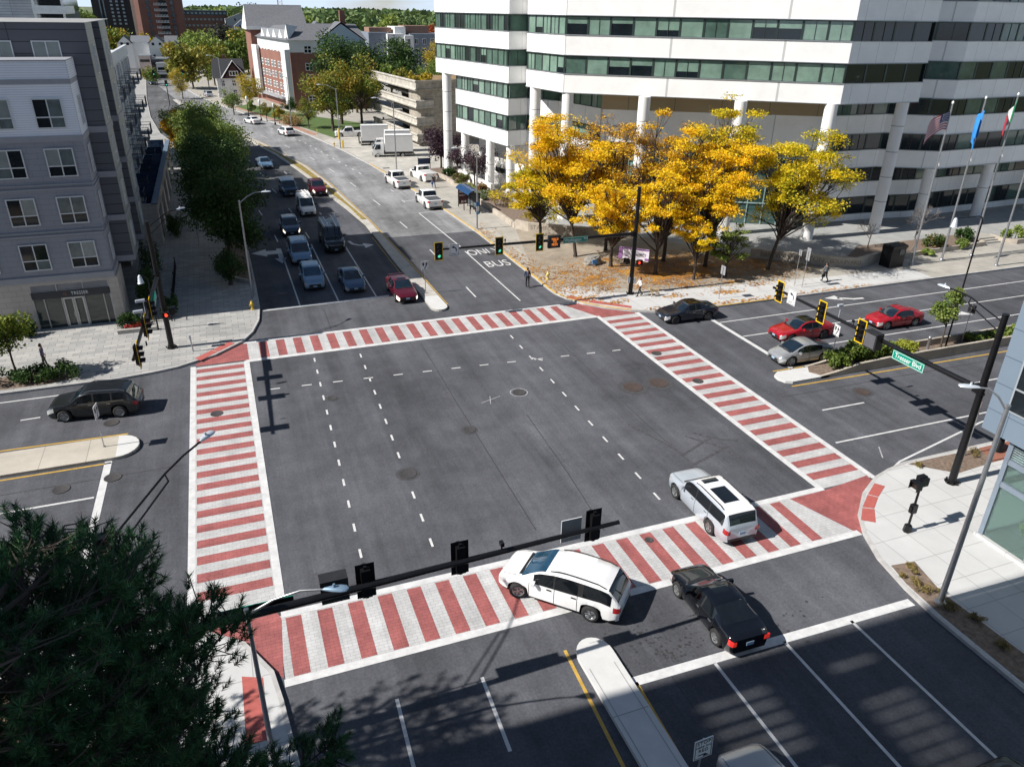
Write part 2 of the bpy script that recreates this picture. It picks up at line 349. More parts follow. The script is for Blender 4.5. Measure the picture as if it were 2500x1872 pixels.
# arrows and words on the road
def arrow(pts): wm.poly(pts, Zm)
arrow([(1.6, 75.6), (3, 74.1), (3, 74.75), (4.0, 74.75), (4, 73.2), (3.6, 73.2), (4.15, 71.5), (4.7, 73.2), (4.35, 73.2), (4.35, 76.6), (4, 76.6), (4, 76.0), (3, 76.0), (3, 76.7)])
wm.ribbon([(11.3, 77.2), (11.5, 76.0), (12, 75.4), (12.6, 75.2)], .32, Zm); arrow([(12.5, 76.0), (13.5, 75.1), (12.5, 74.2)])
wm.ribbon([(49.9, 46.4), (48.9, 46.5), (48.2, 46.9), (47.7, 47.1)], .3, Zm); arrow([(47.9, 47.7), (46.6, 47.4), (47.9, 46.5)])
wm.ribbon([(54.3, 40.7), (53.3, 41.3), (53.2, 42)], .35, Zm); arrow([(52.5, 41.2), (55.6, 40.4), (55, 41.9)])
struct(wm.build('road_marking', WHITE_PAINT))
for t, y, xs in (('BUS', 65.2, .8), ('ONLY', 69.3, .7)):
    w = text(t, 2.5, WHITE_PAINT, None, Matrix.Translation((23.35, y, .006)), 'road_marking', .001, xs=xs * .72); struct(w)
# yellow edge lines
def Y(*p, w=.13): ym.ribbon(p, w, Zm)
Y((9.55, 18.85), (9.3, 13.5), (9.2, -20)); Y((11.35, 16.6), (11.2, 13), (11.1, -20))
Y((-7, 41.75), (-13.2, 41.95), (-90, 42)); Y((-7.6, 38.75), (-12.7, 38.75), (-90, 38.75))
Y((33, 36.75), (36.5, 36.65), (100, 36.8)); Y((32.7, 34.45), (52, 34.05), (100, 34.1))
Y((15.75, 56), (15.55, 69), (15.05, 84.3), (14.45, 95), (13.8, 106), (12.3, 120), (10.2, 131), (7.9, 143), (3.8, 160)); Y((14, 62), (13.95, 68), (13.9, 78), w=.08)
struct(ym.build('road_marking', YELLOW_PAINT))
kl = MB()
kl.ribbon(offset(NEC[3:] + EK[:6], -.1), .2, .154); kl.ribbon([(34, 48.45), (44, 48.4)], .14, .154)
struct(kl.build('kerb_paint', mat('kerb yellow', (.58, .36, .06), .8, 0, .35, 1.5)))

# crosswalks: stamped white field, red bars, smooth white borders
cb = MB()
for ns, XWm, XRm in ((1, XW_WHITE[0], XW_RED[0]), (0, XW_WHITE[1], XW_RED[1])):
    cw, cr = MB(), MB()
    if ns:
        cw.rect(-.3, 26.3, 49.75, 53.1, Zm); cw.rect(-.45, 26.3, 20.8, 24.3, Zm)
        for k in range(20): cr.rect(.72 + 1.198 * k, 1.32 + 1.198 * k, 50.0, 52.86, Zr); cr.rect(-.15 + 1.216 * k, .44 + 1.216 * k, 21.02, 24.1, Zr)
        cr.poly([(24.75, 52.88), (26.15, 49.95), (26.45, 49.35), (29.45, 49.35), (29.5, 49.62), (27.6, 51), (26.4, 52.3), (26, 52.88)], .007)
        cr.poly([(26.35, 24.15), (29.45, 24.52), (29.35, 23.98), (27.9, 23.12), (26.45, 21.84), (25.55, 20.7), (25.3, 21.05), (24.2, 24.12)], .007)
    else:
        cw.rect(-3.62, -.3, 25.2, 49.74, Zm); cw.rect(26.3, 29.6, 24.3, 49.6, Zm)
        for k in range(20): cr.rect(-3.41, -.45, 26.2 + 1.188 * k, 26.78 + 1.188 * k, Zr); cr.rect(26.47, 29.45, 25.1 + 1.207 * k, 25.68 + 1.207 * k, Zr)
        cr.poly([(-3.42, 49.95), (-.05, 49.95), (-.05, 52.86), (-.4, 52.86), (-2.2, 51.15), (-3.42, 50.4)], .007)
        cr.poly([(-3.42, 24.8), (-.45, 24.6), (-.3, 24.1), (-.5, 21.05), (-.8, 21.5), (-1.7, 23.15)], .007)
    struct(cw.build('crosswalk', XWm)); struct(cr.build('crosswalk', XRm))
cb.rect(-.2, 26.2, 49.55, 49.92, Zr); cb.rect(-.3, 26.6, 52.92, 53.24, Zr); cb.rect(-3.78, -3.46, 25.1, 49.9, Zr); cb.rect(-.4, -.06, 24.6, 49.8, .0105)
cb.rect(26.1, 26.42, 24.5, 49.8, .0105); cb.rect(29.5, 29.82, 24.2, 49.5, Zr); cb.rect(-.3, 26.42, 24.16, 24.5, Zr); cb.rect(-.5, 25.5, 20.62, 20.98, Zr)
struct(cb.build('crosswalk', WHITE_PAINT))

# traffic islands
def island(name, pts, h, m, nose=None, nm=None):
    struct(MB().prism(pts, -.01, h).build(name, m))
    if nose: struct(MB().poly(nose, h + .004).build('island_nose', nm))
NOSEW = mat('white concrete', (.56, .56, .55), .8, 0, .06, 2)
island('island', [(14.87 + .7 * math.cos(a), 55.6 + .95 * math.sin(a)) for a in np.linspace(math.pi, 2 * math.pi, 11)] + mR + mL[::-1], .16, CONC_PLAIN,
       [(14.87 + .68 * math.cos(a), 55.6 + .93 * math.sin(a)) for a in np.linspace(math.pi, 2 * math.pi, 11)] + [(15.45, 58), (14.2, 58)], NOSEW)
island('island', [(9.7, -40), (11.15, -40), (11.2, 17.4)] + [(10.5 + .7 * math.cos(a), 18.15 + .85 * math.sin(a)) for a in np.linspace(0, math.pi, 13)] + [(9.8, 17.4)], .16, NOSEW)
je = MB(); je.rect(9.95, 9.98, -40, 17.6, .166); je.rect(10.95, 10.98, -40, 17.6, .166)
for y in (15.4, 12.2): je.rect(9.8, 11.15, y, y + .03, .167)
struct(je.build('expansion_joint', mat('joint grey', (.3, .3, .3), .9)))
island('island', [(-110, 39), (-7.5, 39)] + [(-7.4 + 1.1 * math.cos(a), 40.2 + 1.2 * math.sin(a)) for a in np.linspace(-1.57, 1.57, 11)] + [(-7.5, 41.4), (-110, 41.7)], .16, brick('island slabs', (.50, .46, .39), (.47, .43, .37), (.3, .27, .23), 2.2, 9, .02, 0, .85),
       [(-7.4 + 1.08 * math.cos(a), 40.2 + 1.18 * math.sin(a)) for a in np.linspace(-1.57, 1.57, 11)], NOSEW)
island('island', [(33, 34.75), (36, 34.75), (36, 36.3), (33, 36.35), (32.5, 36.0), (32.4, 35.5), (32.6, 35.0)], .16, NOSEW)
struct(MB().prism([(35.4, 34.95), (100, 35.0), (100, 36.55), (35.4, 36.2), (35, 35.6)], .0, .24).build('planting_bed', SOIL))
wl_ = MB()
prof = [(35.3, .18), (36.5, .3), (38.5, .62), (41, .72), (100, .72)]
for (x0, h0), (x1, h1) in zip(prof, prof[1:]):
    for ya, yb in ((34.75, 34.95), (36.3, 36.48)):
        wl_.add([(x0, ya, 0), (x1, ya, 0), (x1, yb, 0), (x0, yb, 0), (x0, ya, h0), (x1, ya, h1), (x1, yb, h1), (x0, yb, h0)], [(4, 5, 6, 7), (0, 1, 5, 4), (2, 3, 7, 6)])
tag(wl_.build('planter_wall', mat('retaining concrete', (.40, .36, .30), .85, 0, .2, 1)), 'low concrete retaining wall around the planted traffic island on the right', 'wall')
struct(MB().prism([(14.62, 85.2), (14.5, 84.9), (14.1, 85), (13.75, 91.5), (12.8, 99.8), (11.75, 111), (10.6, 119.8), (9, 131), (6.6, 143), (6.9, 143.2), (9.4, 131.2), (11.6, 120), (13.1, 106), (13.8, 95)], .15, .19).build('grass_strip', mat('dry leafy grass', (.24, .18, .045), .95, 0, .5, 3, bump=.5)))

# pavement surfaces on the corners
def sheet(name, pts, z, m): return struct(MB().poly(pts, z).build(name, m))
sheet('pavement', [(36, 48.6), (31.1, 49.2), (29.4, 50), (27.7, 51.3), (26.6, 52.5), (25.75, 54.1), (25.3, 56), (26.6, 56.5), (28.5, 54.4), (31, 53.6), (38, 52.6), (60, 51.2), (60, 48.6)], .150, CONC_NEW)
sheet('plaza', [(25.6, 62), (27.5, 56.6), (33, 53.8), (48, 52.8), (53.2, 53.8), (48, 58.6), (42, 68), (34.5, 74), (29.3, 76)], .151, brick('brown plaza paving', (.36, .31, .245), (.32, .275, .22), (.2, .17, .14), .6, .3, .012, .5, .9, var=.35))
sheet('plaza', [(34.5, 74), (42, 68), (48, 58.6), (53.4, 54.6), (76, 55.2), (120, 56), (120, 66), (68, 68), (58, 69), (36, 92), (33, 90)], .153, TILE_PLAZA)
sheet('driveway', [(23.2, 108), (30, 108.5), (40, 120), (33, 132), (22.5, 150), (18, 143.5), (19.9, 133), (21.8, 118.6)], .151, mat('pale driveway concrete', (.43, .41, .37), .85, 0, .25, .5))
sheet('lawn', [(20.3, 146), (24, 150), (33, 158), (22, 176), (8.5, 205), (5, 200), (10.5, 182), (16, 163)], .151, GRASS)
sheet('pavement', [(17.4, 150), (16.6, 152), (12.6, 170), (8, 188), (2.4, 208), (3.2, 208), (8.9, 188), (13.7, 170), (18, 152)], .156, mat('brick pavement', (.36, .2, .15), .9, 0, .2, 2))
tac = MB()
for a in ([(29.1, 23.65), (29.4, 23.25), (28.35, 22.62), (28.03, 22.98)], [(27.97, 22.94), (28.3, 22.58), (27.42, 21.92), (26.95, 22.2)], [(26.9, 22.15), (27.38, 21.87), (26.62, 21), (26.1, 21.4)],
          [(-3.5, 50.96), (-3.15, 50.5), (-2.05, 51.62), (-2.4, 52.1)], [(-2.35, 52.13), (-2.0, 51.66), (-.84, 52.78), (-1.23, 53.25)],
          [(25.5, 54.2), (26.1, 54.45), (27.2, 53), (26.7, 52.6)], [(27.3, 52.95), (26.75, 52.5), (29.5, 50.15), (29.75, 50.6)], [(-1.9, 21.5), (-1.2, 21.2), (-1.2, 18.5), (-1.9, 18.5)]):
    tac.poly(a, .157)
struct(tac.build('tactile_paving', mat('tactile red', (.40, .10, .085), .8, 0, .15, 6)))
sheet('pavement', [(-.7, 17.2), (-1.5, 17.2), (-1.5, -40), (-.6, -40)], .154, brick('red brick edging', (.30, .10, .065), (.26, .09, .06), (.14, .07, .05), .2, .1, .01))
sheet('pavement', [(-5, 17), (-5, -40), (-110, -40), (-110, 24), (-9, 24)], .151, mat('leaf littered soil', (.17, .12, .075), .95, 0, .5, 1.2))
sheet('planting_bed', [(24.9, 18.35), (26.1, 18.2), (25.6, 16.3), (25.75, 12.7), (25.8, -20), (24.45, -20), (24.45, 15.3), (24.6, 17.2)], .158, SOIL)
sheet('planting_bed', [(32.2, 24.5), (34.2, 24.5), (37.3, 24.4), (36.8, 23.1), (34.0, 22.9)], .158, SOIL)
sheet('pavement', [(37.3, 24.45), (60, 24.45), (60, 23.1), (36.8, 23.1)], .156, brick('red brick paving', (.36, .14, .09), (.32, .12, .08), (.18, .1, .07), .2, .1, .008))
sheet('planting_bed', [(1.2, 67), (1.2, 85), (.4, 95), (-.8, 106), (-1.7, 115), (-3.4, 128), (-6.2, 142), (-7.2, 142), (-4.4, 128), (-2.8, 115), (-2, 106), (-1, 95), (-.6, 85), (-.9, 69.2), (-.2, 67.4)], .158, SOIL)
sheet('planting_bed', [(-40, 49.7), (-12, 49.8), (-10.6, 50.3), (-10.9, 51.2), (-13, 51.8), (-40, 51.8)], .158, SOIL)
sheet('planting_bed', [(29.4, 77), (29.4, 92), (29.3, 104), (27.7, 111), (34, 112), (33.5, 92), (33.8, 78.5), (32, 75.5)], .36, SOIL)
sheet('planting_bed', [(55.4, 53.4), (59.3, 54.2), (74, 55), (74, 58.5), (60, 58.2), (55.6, 55)], .40, SOIL)
# fallen leaves under the locust trees and along the kerb
lv = []
g = np.random.default_rng(5)
def scatter(n, poly_x, poly_y, sx, sy):
    for _ in range(n):
        i = g.integers(len(poly_x)); lv.append((poly_x[i] + g.normal() * sx, poly_y[i] + g.normal() * sy))
scatter(5200, [33, 35.7, 38.4, 41.4, 46, 36, 40, 44, 48], [61, 57.5, 55.6, 57.5, 55.5, 59, 61, 59, 56.6], 2.0, 1.7)
scatter(1700, [26.2, 25.6, 25.4, 25.3, 27.5, 29.5], [57, 60, 66, 75, 57.5, 58.5], .8, 2.4)
scatter(600, [30, 36, 42, 50], [49.4, 48.9, 48.7, 48.7], 2.5, .25)
cl_ = [(33 + g.normal() * 4.5 + q_ * 9, 58.5 + g.normal() * 2.4 - q_ * 2) for q_ in g.random(70)]
for cx, cy in cl_: lv += [(cx + g.normal() * .55, cy + g.normal() * .3) for _ in range(75)]
lv = np.array([p for p in lv if not (p[0] > 53 or p[1] < 48.5 or p[0] < 25.2 or (p[0] < 31 and p[1] < 53 - (p[0] - 26) * .8))])
s_ = g.uniform(.06, .16, len(lv)); a_ = g.uniform(0, 6.28, len(lv)); z_ = g.uniform(.158, .175, len(lv))
dx = np.stack([np.cos(a_), np.sin(a_)], 1) * s_[:, None]; dy = np.stack([-dx[:, 1], dx[:, 0]], 1) * .55
q = np.stack([lv + dx, lv + dy, lv - dx, lv - dy], 1)
q = np.concatenate([q, np.repeat(z_[:, None, None], 4, 1)], 2); q[:, 0, 2] += .02
struct(np_mesh('fallen_leaves', q.reshape(-1, 3), np.arange(len(lv) * 4).reshape(-1, 4), leafmat('fallen leaf', [(.60, .33, .03), (.50, .23, .04), (.24, .12, .05), (.14, .08, .05)], .7, 0)), 'stuff')

# wear in the junction: seams, skid marks, spray marks, dark collars round the covers
se = MB()
for p in ([(11.7, 49), (11.5, 40), (11.3, 26)], [(15, 36.5), (14.7, 30), (14.3, 25)], [(21.4, 49), (21.2, 33), (21.5, 25)], [(-60, 37.2), (-4, 37.3)], [(31, 33.4), (90, 33)], [(12.7, 16.5), (12.6, -10)], [(6.1, 58), (6, 53.4)], [(20.2, 57), (20.1, 53.4)]): se.ribbon(p, .035, .004)
struct(se.build('paving_seam', mat('tar seam', (.035, .035, .038), .7, 0, .4, 3)))
sk = MB()
for k, p in enumerate(([(22.6, 31.2), (23.6, 29.9), (24.2, 28.3)], [(23.2, 31.4), (24.4, 30.2), (25.2, 29.8)], [(21.4, 29.5), (23.9, 30.6)], [(21, 28.3), (24.4, 29.5)], [(20.2, 33.5), (21.3, 30.2), (21.4, 27.8)], [(12.6, 21.8), (13.3, 19.6)], [(11.9, 21.5), (12.4, 19.9)])): sk.ribbon(p, .17, .0035 + k * .0002)
struct(sk.build('skid_mark', mat('skid rubber', (.062, .062, .068), .8, 0, .55, 5)))
dk = MB(); g2 = np.random.default_rng(8)
for cx, cy, n_, sp in ((12.8, 18.1, 60, .8), (13.6, 17.4, 40, .5), (24.6, 40.4, 26, .9), (8.9, 57.3, 26, .8), (26.5, 13.8, 10, .5), (18.6, 17, 24, .8)):
    for _ in range(n_):
        a, b_, r_ = cx + g2.normal() * sp, cy + g2.normal() * sp * .8, g2.uniform(.02, .075); dk.poly([(a + r_ * math.cos(q_), b_ + r_ * math.sin(q_) * .8) for q_ in np.linspace(0, 5.4, 7)], .0038 + g2.uniform(0, .0006))
struct(dk.build('oil_drips', mat('oil stain', (.04, .039, .04), .6, 0, .2), None), 'stuff')
sp_ = MB(); sp_.ribbon([(15.6 + .55 * math.cos(a), 39.4 + .55 * math.sin(a)) for a in np.linspace(0, 6.25, 22)], .05, .0055); sp_.ribbon([(12.9, 38.8), (14.3, 39.3)], .05, .0055); sp_.ribbon([(13.7, 39.5), (13.4, 38.5)], .05, .0058); sp_.ribbon([(31.6, 25.6), (32.3, 26.6)], .07, .0055)
struct(sp_.build('spray_mark', mat('sprayed chalk', (.34, .34, .35), .8, 0, .4, 9)))
co = MB()
for x, y, r in ((22.8, 37.7, 1.0), (24.7, 37.7, .98), (6.8, 32.6, .62), (11.2, 35.9, .5), (36.5, 32.3, .66), (4.4, 42.4, .42)): co.lathe([(r, .002), (r, .0045), (.01, .0048)], 26, Matrix.Translation((x, y, 0)), False)
struct(co.build('asphalt_patch', mat('patched asphalt', (.055, .055, .06), .85, 0, .3, 6)))
# manhole covers and drains
def cover(x, y, r, label, m=None):
    o = MB().lathe([(r, .0), (r, .02), (r * .9, .024), (r * .86, .018), (.01, .018)], 24, cap=False).build('manhole_cover', m or mat('cast iron', (.09, .085, .085), .6, .5, .4, 25), smooth=40); o.location = (x, y, .004)
    tag(o, label, 'manhole', 'manhole covers set in the roads'); return o
RUST = mat('rusty iron', (.085, .062, .055), .7, .3, .35, 12)
for x, y, r, lb, m in [(6.8, 32.6, .48, 'round iron manhole cover on a white guide dash in the near junction', None), (11.2, 35.9, .36, 'worn iron manhole cover in the middle of the junction', None), (15.6, 39.4, .42, 'faint grey manhole cover ringed with white spray near the centre of the junction', None),
    (22.8, 37.7, .62, 'large brown manhole cover, left one of a pair in the junction', RUST), (24.7, 37.7, .62, 'large brown manhole cover, right one of a pair in the junction', RUST), (27, 41.9, .36, 'small dark cover in the far part of the right crosswalk', None), (27.3, 37.1, .36, 'small dark cover in the middle of the right crosswalk', None),
    (-2.3, 42.6, .36, 'round dark cover on a red bar of the left crosswalk', None), (36.5, 32.3, .46, 'brown manhole cover on the right road beyond the planted island', RUST), (4.4, 42.4, .3, 'faint manhole cover on the left guide dashes', None), (-8, 43.4, .42, 'patterned manhole cover beside the dark grey SUV', None),
    (-7.4, 37.2, .42, 'patterned manhole cover beside the left stop line', None), (-9.7, 36.9, .42, 'dusty manhole cover below the left traffic island', None), (15.9, 23.6, .2, 'small round valve cover on the near crosswalk', None), (3.4, 63, .42, 'dim manhole cover in the shaded kerb lane', None)]:
    cover(x, y, r, lb, m)
# ------------------------------------------------------------------ buildings
def glassmat(name, col, rough=.06, var=.35, scale=.7, spec=.8): return mat(name, col, rough, 0, var, scale, spec=spec)
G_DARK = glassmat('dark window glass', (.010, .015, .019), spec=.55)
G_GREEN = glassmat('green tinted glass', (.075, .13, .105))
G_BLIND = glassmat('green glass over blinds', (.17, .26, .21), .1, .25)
G_BLIND2 = glassmat('pale blinds behind glass', (.30, .35, .33), .15, .15)
FRAME_W = mat('white window frame', (.62, .64, .66), .5, 0, .05)
ALU = mat('aluminium', (.38, .40, .42), .4, .6, .08)
FASC = brick('white facade panels', (.90, .895, .88), (.875, .87, .855), (.55, .55, .55), 2.35, 40, .025, 0, .55, vert=True, var=.10)
FASC_PLAIN = mat('white facade', (.82, .815, .80), .55, 0, .06, .3)

def wallM(p, d, z=0):
    """matrix on a wall: x to the viewer's right, y up, z out of the wall"""
    d = Vector((d[0], d[1], 0)).normalized(); n = Vector((d.y, -d.x, 0))
    return Matrix(((d.x, 0, n.x, p[0]), (d.y, 0, n.y, p[1]), (0, 1, 0, z), (0, 0, 0, 1)))
def xf(mb, M):
    mb.v = [tuple(M @ Vector(v)) for v in mb.v]; return mb
def window(root, M, w, h, cols=2, split=0, fm=None, gm=None, fw=.07, name='window', lite=False):
    """frame proud of the wall, pane behind it; origin at the lower left corner"""
    f = MB(); t = .05
    for x in [0] + [w * i / cols - fw / 2 for i in range(1, cols)] + [w - fw]: f.box(x, x + fw, 0, h, -.02, t)
    for y in ([0, h - fw] + ([h * split] if split else [])): f.box(fw, w - fw, y, y + fw, -.02, t - .004)
    fo = xf(f, M).build(name, fm or FRAME_W, root)
    g = MB()
    if lite:
        g.cur = 0; g.poly([(fw * .5, fw * .5, .012), (w - fw * .5, fw * .5, .012), (w - fw * .5, h - fw * .5, .012), (fw * .5, h - fw * .5, .012)])
        xf(g, M).build('pane', gm or G_DARK, fo)
    else:
        for i in range(cols):
            x0, x1 = w * i / cols, w * (i + 1) / cols
            for y0, y1, top in (((0, h * split, 0), (h * split, h, 1)) if split else ((0, h, 1),)):
                g.cur = lite_pick(top); g.poly([(x0 + .02, y0 + .02, .012), (x1 - .02, y0 + .02, .012), (x1 - .02, y1 - .02, .012), (x0 + .02, y1 - .02, .012)])
        xf(g, M).build('pane', gm or [G_DARK, BLIND_L, BLIND_D], fo)
    return fo
BLIND_L = glassmat('window with pale shade', (.24, .275, .27), .15, .15, 1.5)
BLIND_D = glassmat('window with grey shade', (.12, .15, .155), .12, .3, 1.5)
def lite_pick(top): return rnd.choice([0, 0, 1, 1, 2]) if top else rnd.choice([0, 0, 0, 2])

# ---- grey apartment block on the left corner
apt = thing('apartment_building', 'grey five storey apartment building with white siding bands and glass storefront on the left corner', 'building', (-8.5, 59.9, 0))
def lp(p): return (p[0] + 8.5, p[1] - 59.9)
STONE = brick('pale stone blocks', (.50, .46, .42), (.45, .41, .38), (.28, .26, .24), .8, .4, .012, .5, .85, True, .15)
GPANEL = brick('grey panel joints', (.275, .29, .335), (.26, .275, .32), (.18, .19, .225), 1.15, .38, .012, .5, .8, True, .1)
WSIDE = brick('white lap siding', (.78, .82, .90), (.76, .80, .88), (.54, .58, .66), 60, .145, .018, 0, .6, True, .06)
DSIDE = brick('charcoal siding', (.105, .11, .13), (.10, .105, .124), (.03, .032, .038), 60, .74, .028, 0, .6, True, .12)
TRIM = mat('grey trim', (.30, .31, .345), .6, 0, .06)
XL = -40                                        # the front runs on out of the picture to the left
m_ = MB(); m_.prism([lp(p) for p in [(-8.95, 59.9), (-8.3, 59.9), (-8.3, 63.2), (-8.95, 63.2)]], 0, 3.68); m_.prism([lp(p) for p in [(XL, 59.9), (-14.05, 59.9), (-14.05, 63.2), (XL, 63.2)]], 0, 3.68); m_.box(-5.55, -.45, 0, 3, 3.5, 3.68)
m_.build('stone_base', STONE, apt)
m_ = MB(); m_.prism([lp(p) for p in [(XL, 59.95), (-8.5, 59.95), (-8.5, 63.3), (XL, 63.3)]], 3.7, 13.3); m_.build('grey_wall', GPANEL, apt)
m_ = MB(); m_.prism([lp(p) for p in [(XL, 59.9), (-8.45, 59.9), (-8.45, 63.3), (XL, 63.3)]], 13.62, 16.85); m_.prism([lp(p) for p in [(XL, 59.88), (-8.42, 59.88), (-8.42, 63.3), (-8.62, 63.3), (-8.62, 60.08), (XL, 60.08)]], 17.15, 18.22); m_.build('white_siding', WSIDE, apt)
tr = MB()
for z0, z1, o in [(3.68, 4.1, .06), (6.92, 7.02, .05), (7.2, 7.27, .05), (10.1, 10.2, .05), (10.4, 10.47, .05), (13.25, 13.62, .07), (16.85, 17.15, .06), (18.22, 18.3, .06)]:
    tr.box(XL + 8.5, o + .02, -o, 3.2, z0, z1)
tr.build('trim', TRIM, apt)
m_ = MB()
for poly in ([(XL, 63.4), (-7.3, 63.4), (-7.3, 67.2), (-8.3, 67.2), (-8.3, 69.5), (-7.05, 69.5), (-7.05, 74.2), (-9, 74.2), (-9, 80), (XL, 80)],): m_.prism([lp(p) for p in poly], 3.7, 20.4)
m_.build('dark_siding', DSIDE, apt)
SUNP = brick('side faces lit grey green', (.32, .335, .31), (.30, .315, .29), (.2, .21, .2), 9, .74, .015, 0, .5, True, .1)  # lighter grey green paints the lit look of the side faces
m_ = MB()
for ya, yb in ((63.45, 67.15), (69.55, 74.1)): m_.box(1.2 if ya < 65 else 1.45, 1.235 if ya < 65 else 1.485, ya - 59.9, yb - 59.9, 3.75, 20.42)
m_.build('lit_side_faces', SUNP, apt)
for z in (3.8, 6.95, 10.15, 13.3):
    for bx in ((0, 1.26, 3.38, 3.46), (1.24, 1.28, 3.44, 7.32), (.2, 1.5, 9.5, 9.58), (1.49, 1.53, 9.56, 14.2)): MB().box(*bx, z, z + .42).build('trim', TRIM, apt)
m_ = MB(); m_.box(XL + 8.5, 1.24, 3.45, 20, 20.405, 20.43); m_.build('roof', mat('roof membrane', (.3, .3, .3), .9, 0, .2, .5), apt)
for zf in (4.55, 7.72, 10.94, 14.1):
    for x in (-14, -10.97, -17.2, -20.4, -24, -28):
        window(apt, wallM(lp((x, 59.9 if zf < 13 else 59.86)), (1, 0), zf), 1.74, 1.88, 2, .36)
    window(apt, wallM(lp((-8.45 if zf < 13 else -8.42, 61.2)), (0, 1), zf), .9, 1.88, 2, .36)
    window(apt, wallM(lp((-7.24, 64.7)), (0, 1), zf), .95, 1.88, 2, .36); window(apt, wallM(lp((-6.99, 71.2)), (0, 1), zf), .95, 1.88, 2, .36)
for x in (-10.75, -13.6, -17): window(apt, wallM(lp((x, 63.38)), (1, 0), 17.2), 1.7, 2.1, 2, 0)
for y in (64.7, 71.2): window(apt, wallM(lp((-7.24 if y < 66 else -6.99, y)), (0, 1), 17.1), .95, 1.9, 2, 0)
# storefront
sf = MB(); sf.box(-5.5, -.5, .12, .16, 0, 3.5)
sfo = sf.build('storefront', glassmat('shop glass', (.03, .045, .042), .04, .3), apt)
f = MB()
for x in (-5.55, -4.85, -3.72, -2.25, -.98, -.52): f.box(x, x + .07, .0, .13, 0, 2.45)
f.box(-5.55, -.45, .0, .13, 0, .1); f.box(-5.55, -.45, .01, .12, 2.95, 3.0); f.box(-5.55, -.45, .01, .12, 3.44, 3.5)
for x in (-5.55, -3.9, -2.2, -.52): f.box(x, x + .08, .005, .115, 2.95, 3.5)
f.build('mullion', ALU, sfo)
f = MB(); f.box(-5.5, -.5, -.04, .1, 2.42, 2.95); f.build('fascia', mat('charcoal fascia', (.03, .034, .042), .5), sfo)
f = MB()
for k in range(12): f.obox((-3.0, .08, 3.03 + k * .036), (5.0, .06, .012), rx=.5)
f.build('louvre', mat('grey louvre', (.46, .44, .44), .5), sfo)
for k, x in enumerate((-3.62, -2.93)):
    d = MB(); d.box(x, x + .09, -.03, .09, .02, 2.4); d.box(x + .57, x + .66, -.03, .09, .02, 2.4); d.box(x + .09, x + .57, -.03, .09, .02, .22); d.box(x + .09, x + .57, -.03, .09, 2.3, 2.4); d.box(x + (.52 if k == 0 else .09), x + (.55 if k == 0 else .12), -.09, -.05, .9, 1.3)
    d.build('door', mat('door frame silver', (.55, .54, .52), .45, .2), sfo)
text('15', .34, mat('orange letters', (.35, .10, .05), .5), sfo, wallM((-3.42, -.045), (1, 0), 2.68), xs=.7)
text('TRESSER', .34, WHITEM, sfo, wallM((-2.45, -.045), (1, 0), 2.68), xs=.78, space=1.15)
# balcony wing along the street
WINGM = brick('pale balcony wall', (.58, .61, .64), (.55, .58, .61), (.36, .38, .4), 3.2, 3.2, .02, 0, .7, True, .12)
m_ = MB(); m_.prism([lp(p) for p in [(-8.9, 74.3), (-8.9, 112), (-30, 112), (-30, 80.1), (-9.1, 80.1)]], 0, 16.0); m_.build('wing_wall', WINGM, apt)
m_ = MB(); m_.prism([lp(p) for p in [(-8.75, 74.3), (-8.75, 112.1), (-9.1, 112.1), (-9.1, 74.3)]], 16.0, 17.1); m_.build('parapet', WINGM, apt)
m_ = MB(); m_.prism([lp(p) for p in [(-9.1, 80.2), (-9.1, 112), (-30, 112), (-30, 80.2)]], 16.0, 16.5); m_.build('roof', mat('white roof membrane', (.66, .67, .68), .8, 0, .08, .3), apt)
RAIL = mat('dark railing', (.06, .07, .085), .5, .3)
for zf in (3.9, 7.1, 10.3, 13.4):
    for k, y in enumerate((76.5, 83, 89.5, 96, 102.5, 108)):
        b = MB(); b.box(-.4, 1.0, y - 59.9, y - 59.9 + 2.6, zf - .1, zf + .04); bo = b.build('balcony', TRIM, apt)
        r = MB(); y0, y1 = y - 59.9, y - 59.9 + 2.6
        for z in (zf + .1, zf + 1.05): r.box(.93, .98, y0, y1, z, z + .05); r.box(-.35, .93, y0, y0 + .05, z, z + .05); r.box(-.35, .93, y1 - .05, y1, z, z + .05)
        for j in range(16): yy = y0 + .05 + j * .165; r.box(.945, .965, yy, yy + .02, zf + .1, zf + 1.05)
        for j in range(7): xx = -.3 + j * .18; r.box(xx, xx + .02, y0 + .015, y0 + .035, zf + .1, zf + 1.05)
        r.build('railing', RAIL, bo)
        if k < 6: window(apt, wallM(lp((-8.86, y + .2)), (0, 1), zf + .1), 1.7, 2.3, 2, 0, gm=[G_DARK, BLIND_D, BLIND_D]); window(apt, wallM(lp((-8.86, y + 3.3)), (0, 1), zf + .5), 1.3, 1.9, 2, 0)
m_ = MB(); m_.prism([lp(p) for p in [(-6.4, 81), (-6.4, 122), (-6.75, 122), (-6.75, 81.4), (-8.9, 81.4), (-8.9, 81)]], 0, 4.15); pd = m_.build('podium_wall', STONE, apt)
m_ = MB(); m_.prism([lp(p) for p in [(-6.3, 80.9), (-6.3, 122.1), (-6.85, 122.1), (-6.85, 80.9)]], 4.15, 4.28); m_.build('coping', mat('blue grey coping', (.12, .17, .24), .6), pd)
m_ = MB()
BLUEG = glassmat('blue screen glass', (.03, .06, .12), .1)
for y in (86, 92, 98, 104, 110, 116): MB().box(-.3, 1.7, y - 59.9, y - 59.85, 3.2, 5.2).build('privacy_screen', BLUEG, apt)
for y in (83, 89.5, 96, 102.5, 109): MB().box(2.09, 2.14, y - 59.9, y - 59.9 + 3.6, .3, 3.1).build('shop_window', G_DARK, pd)

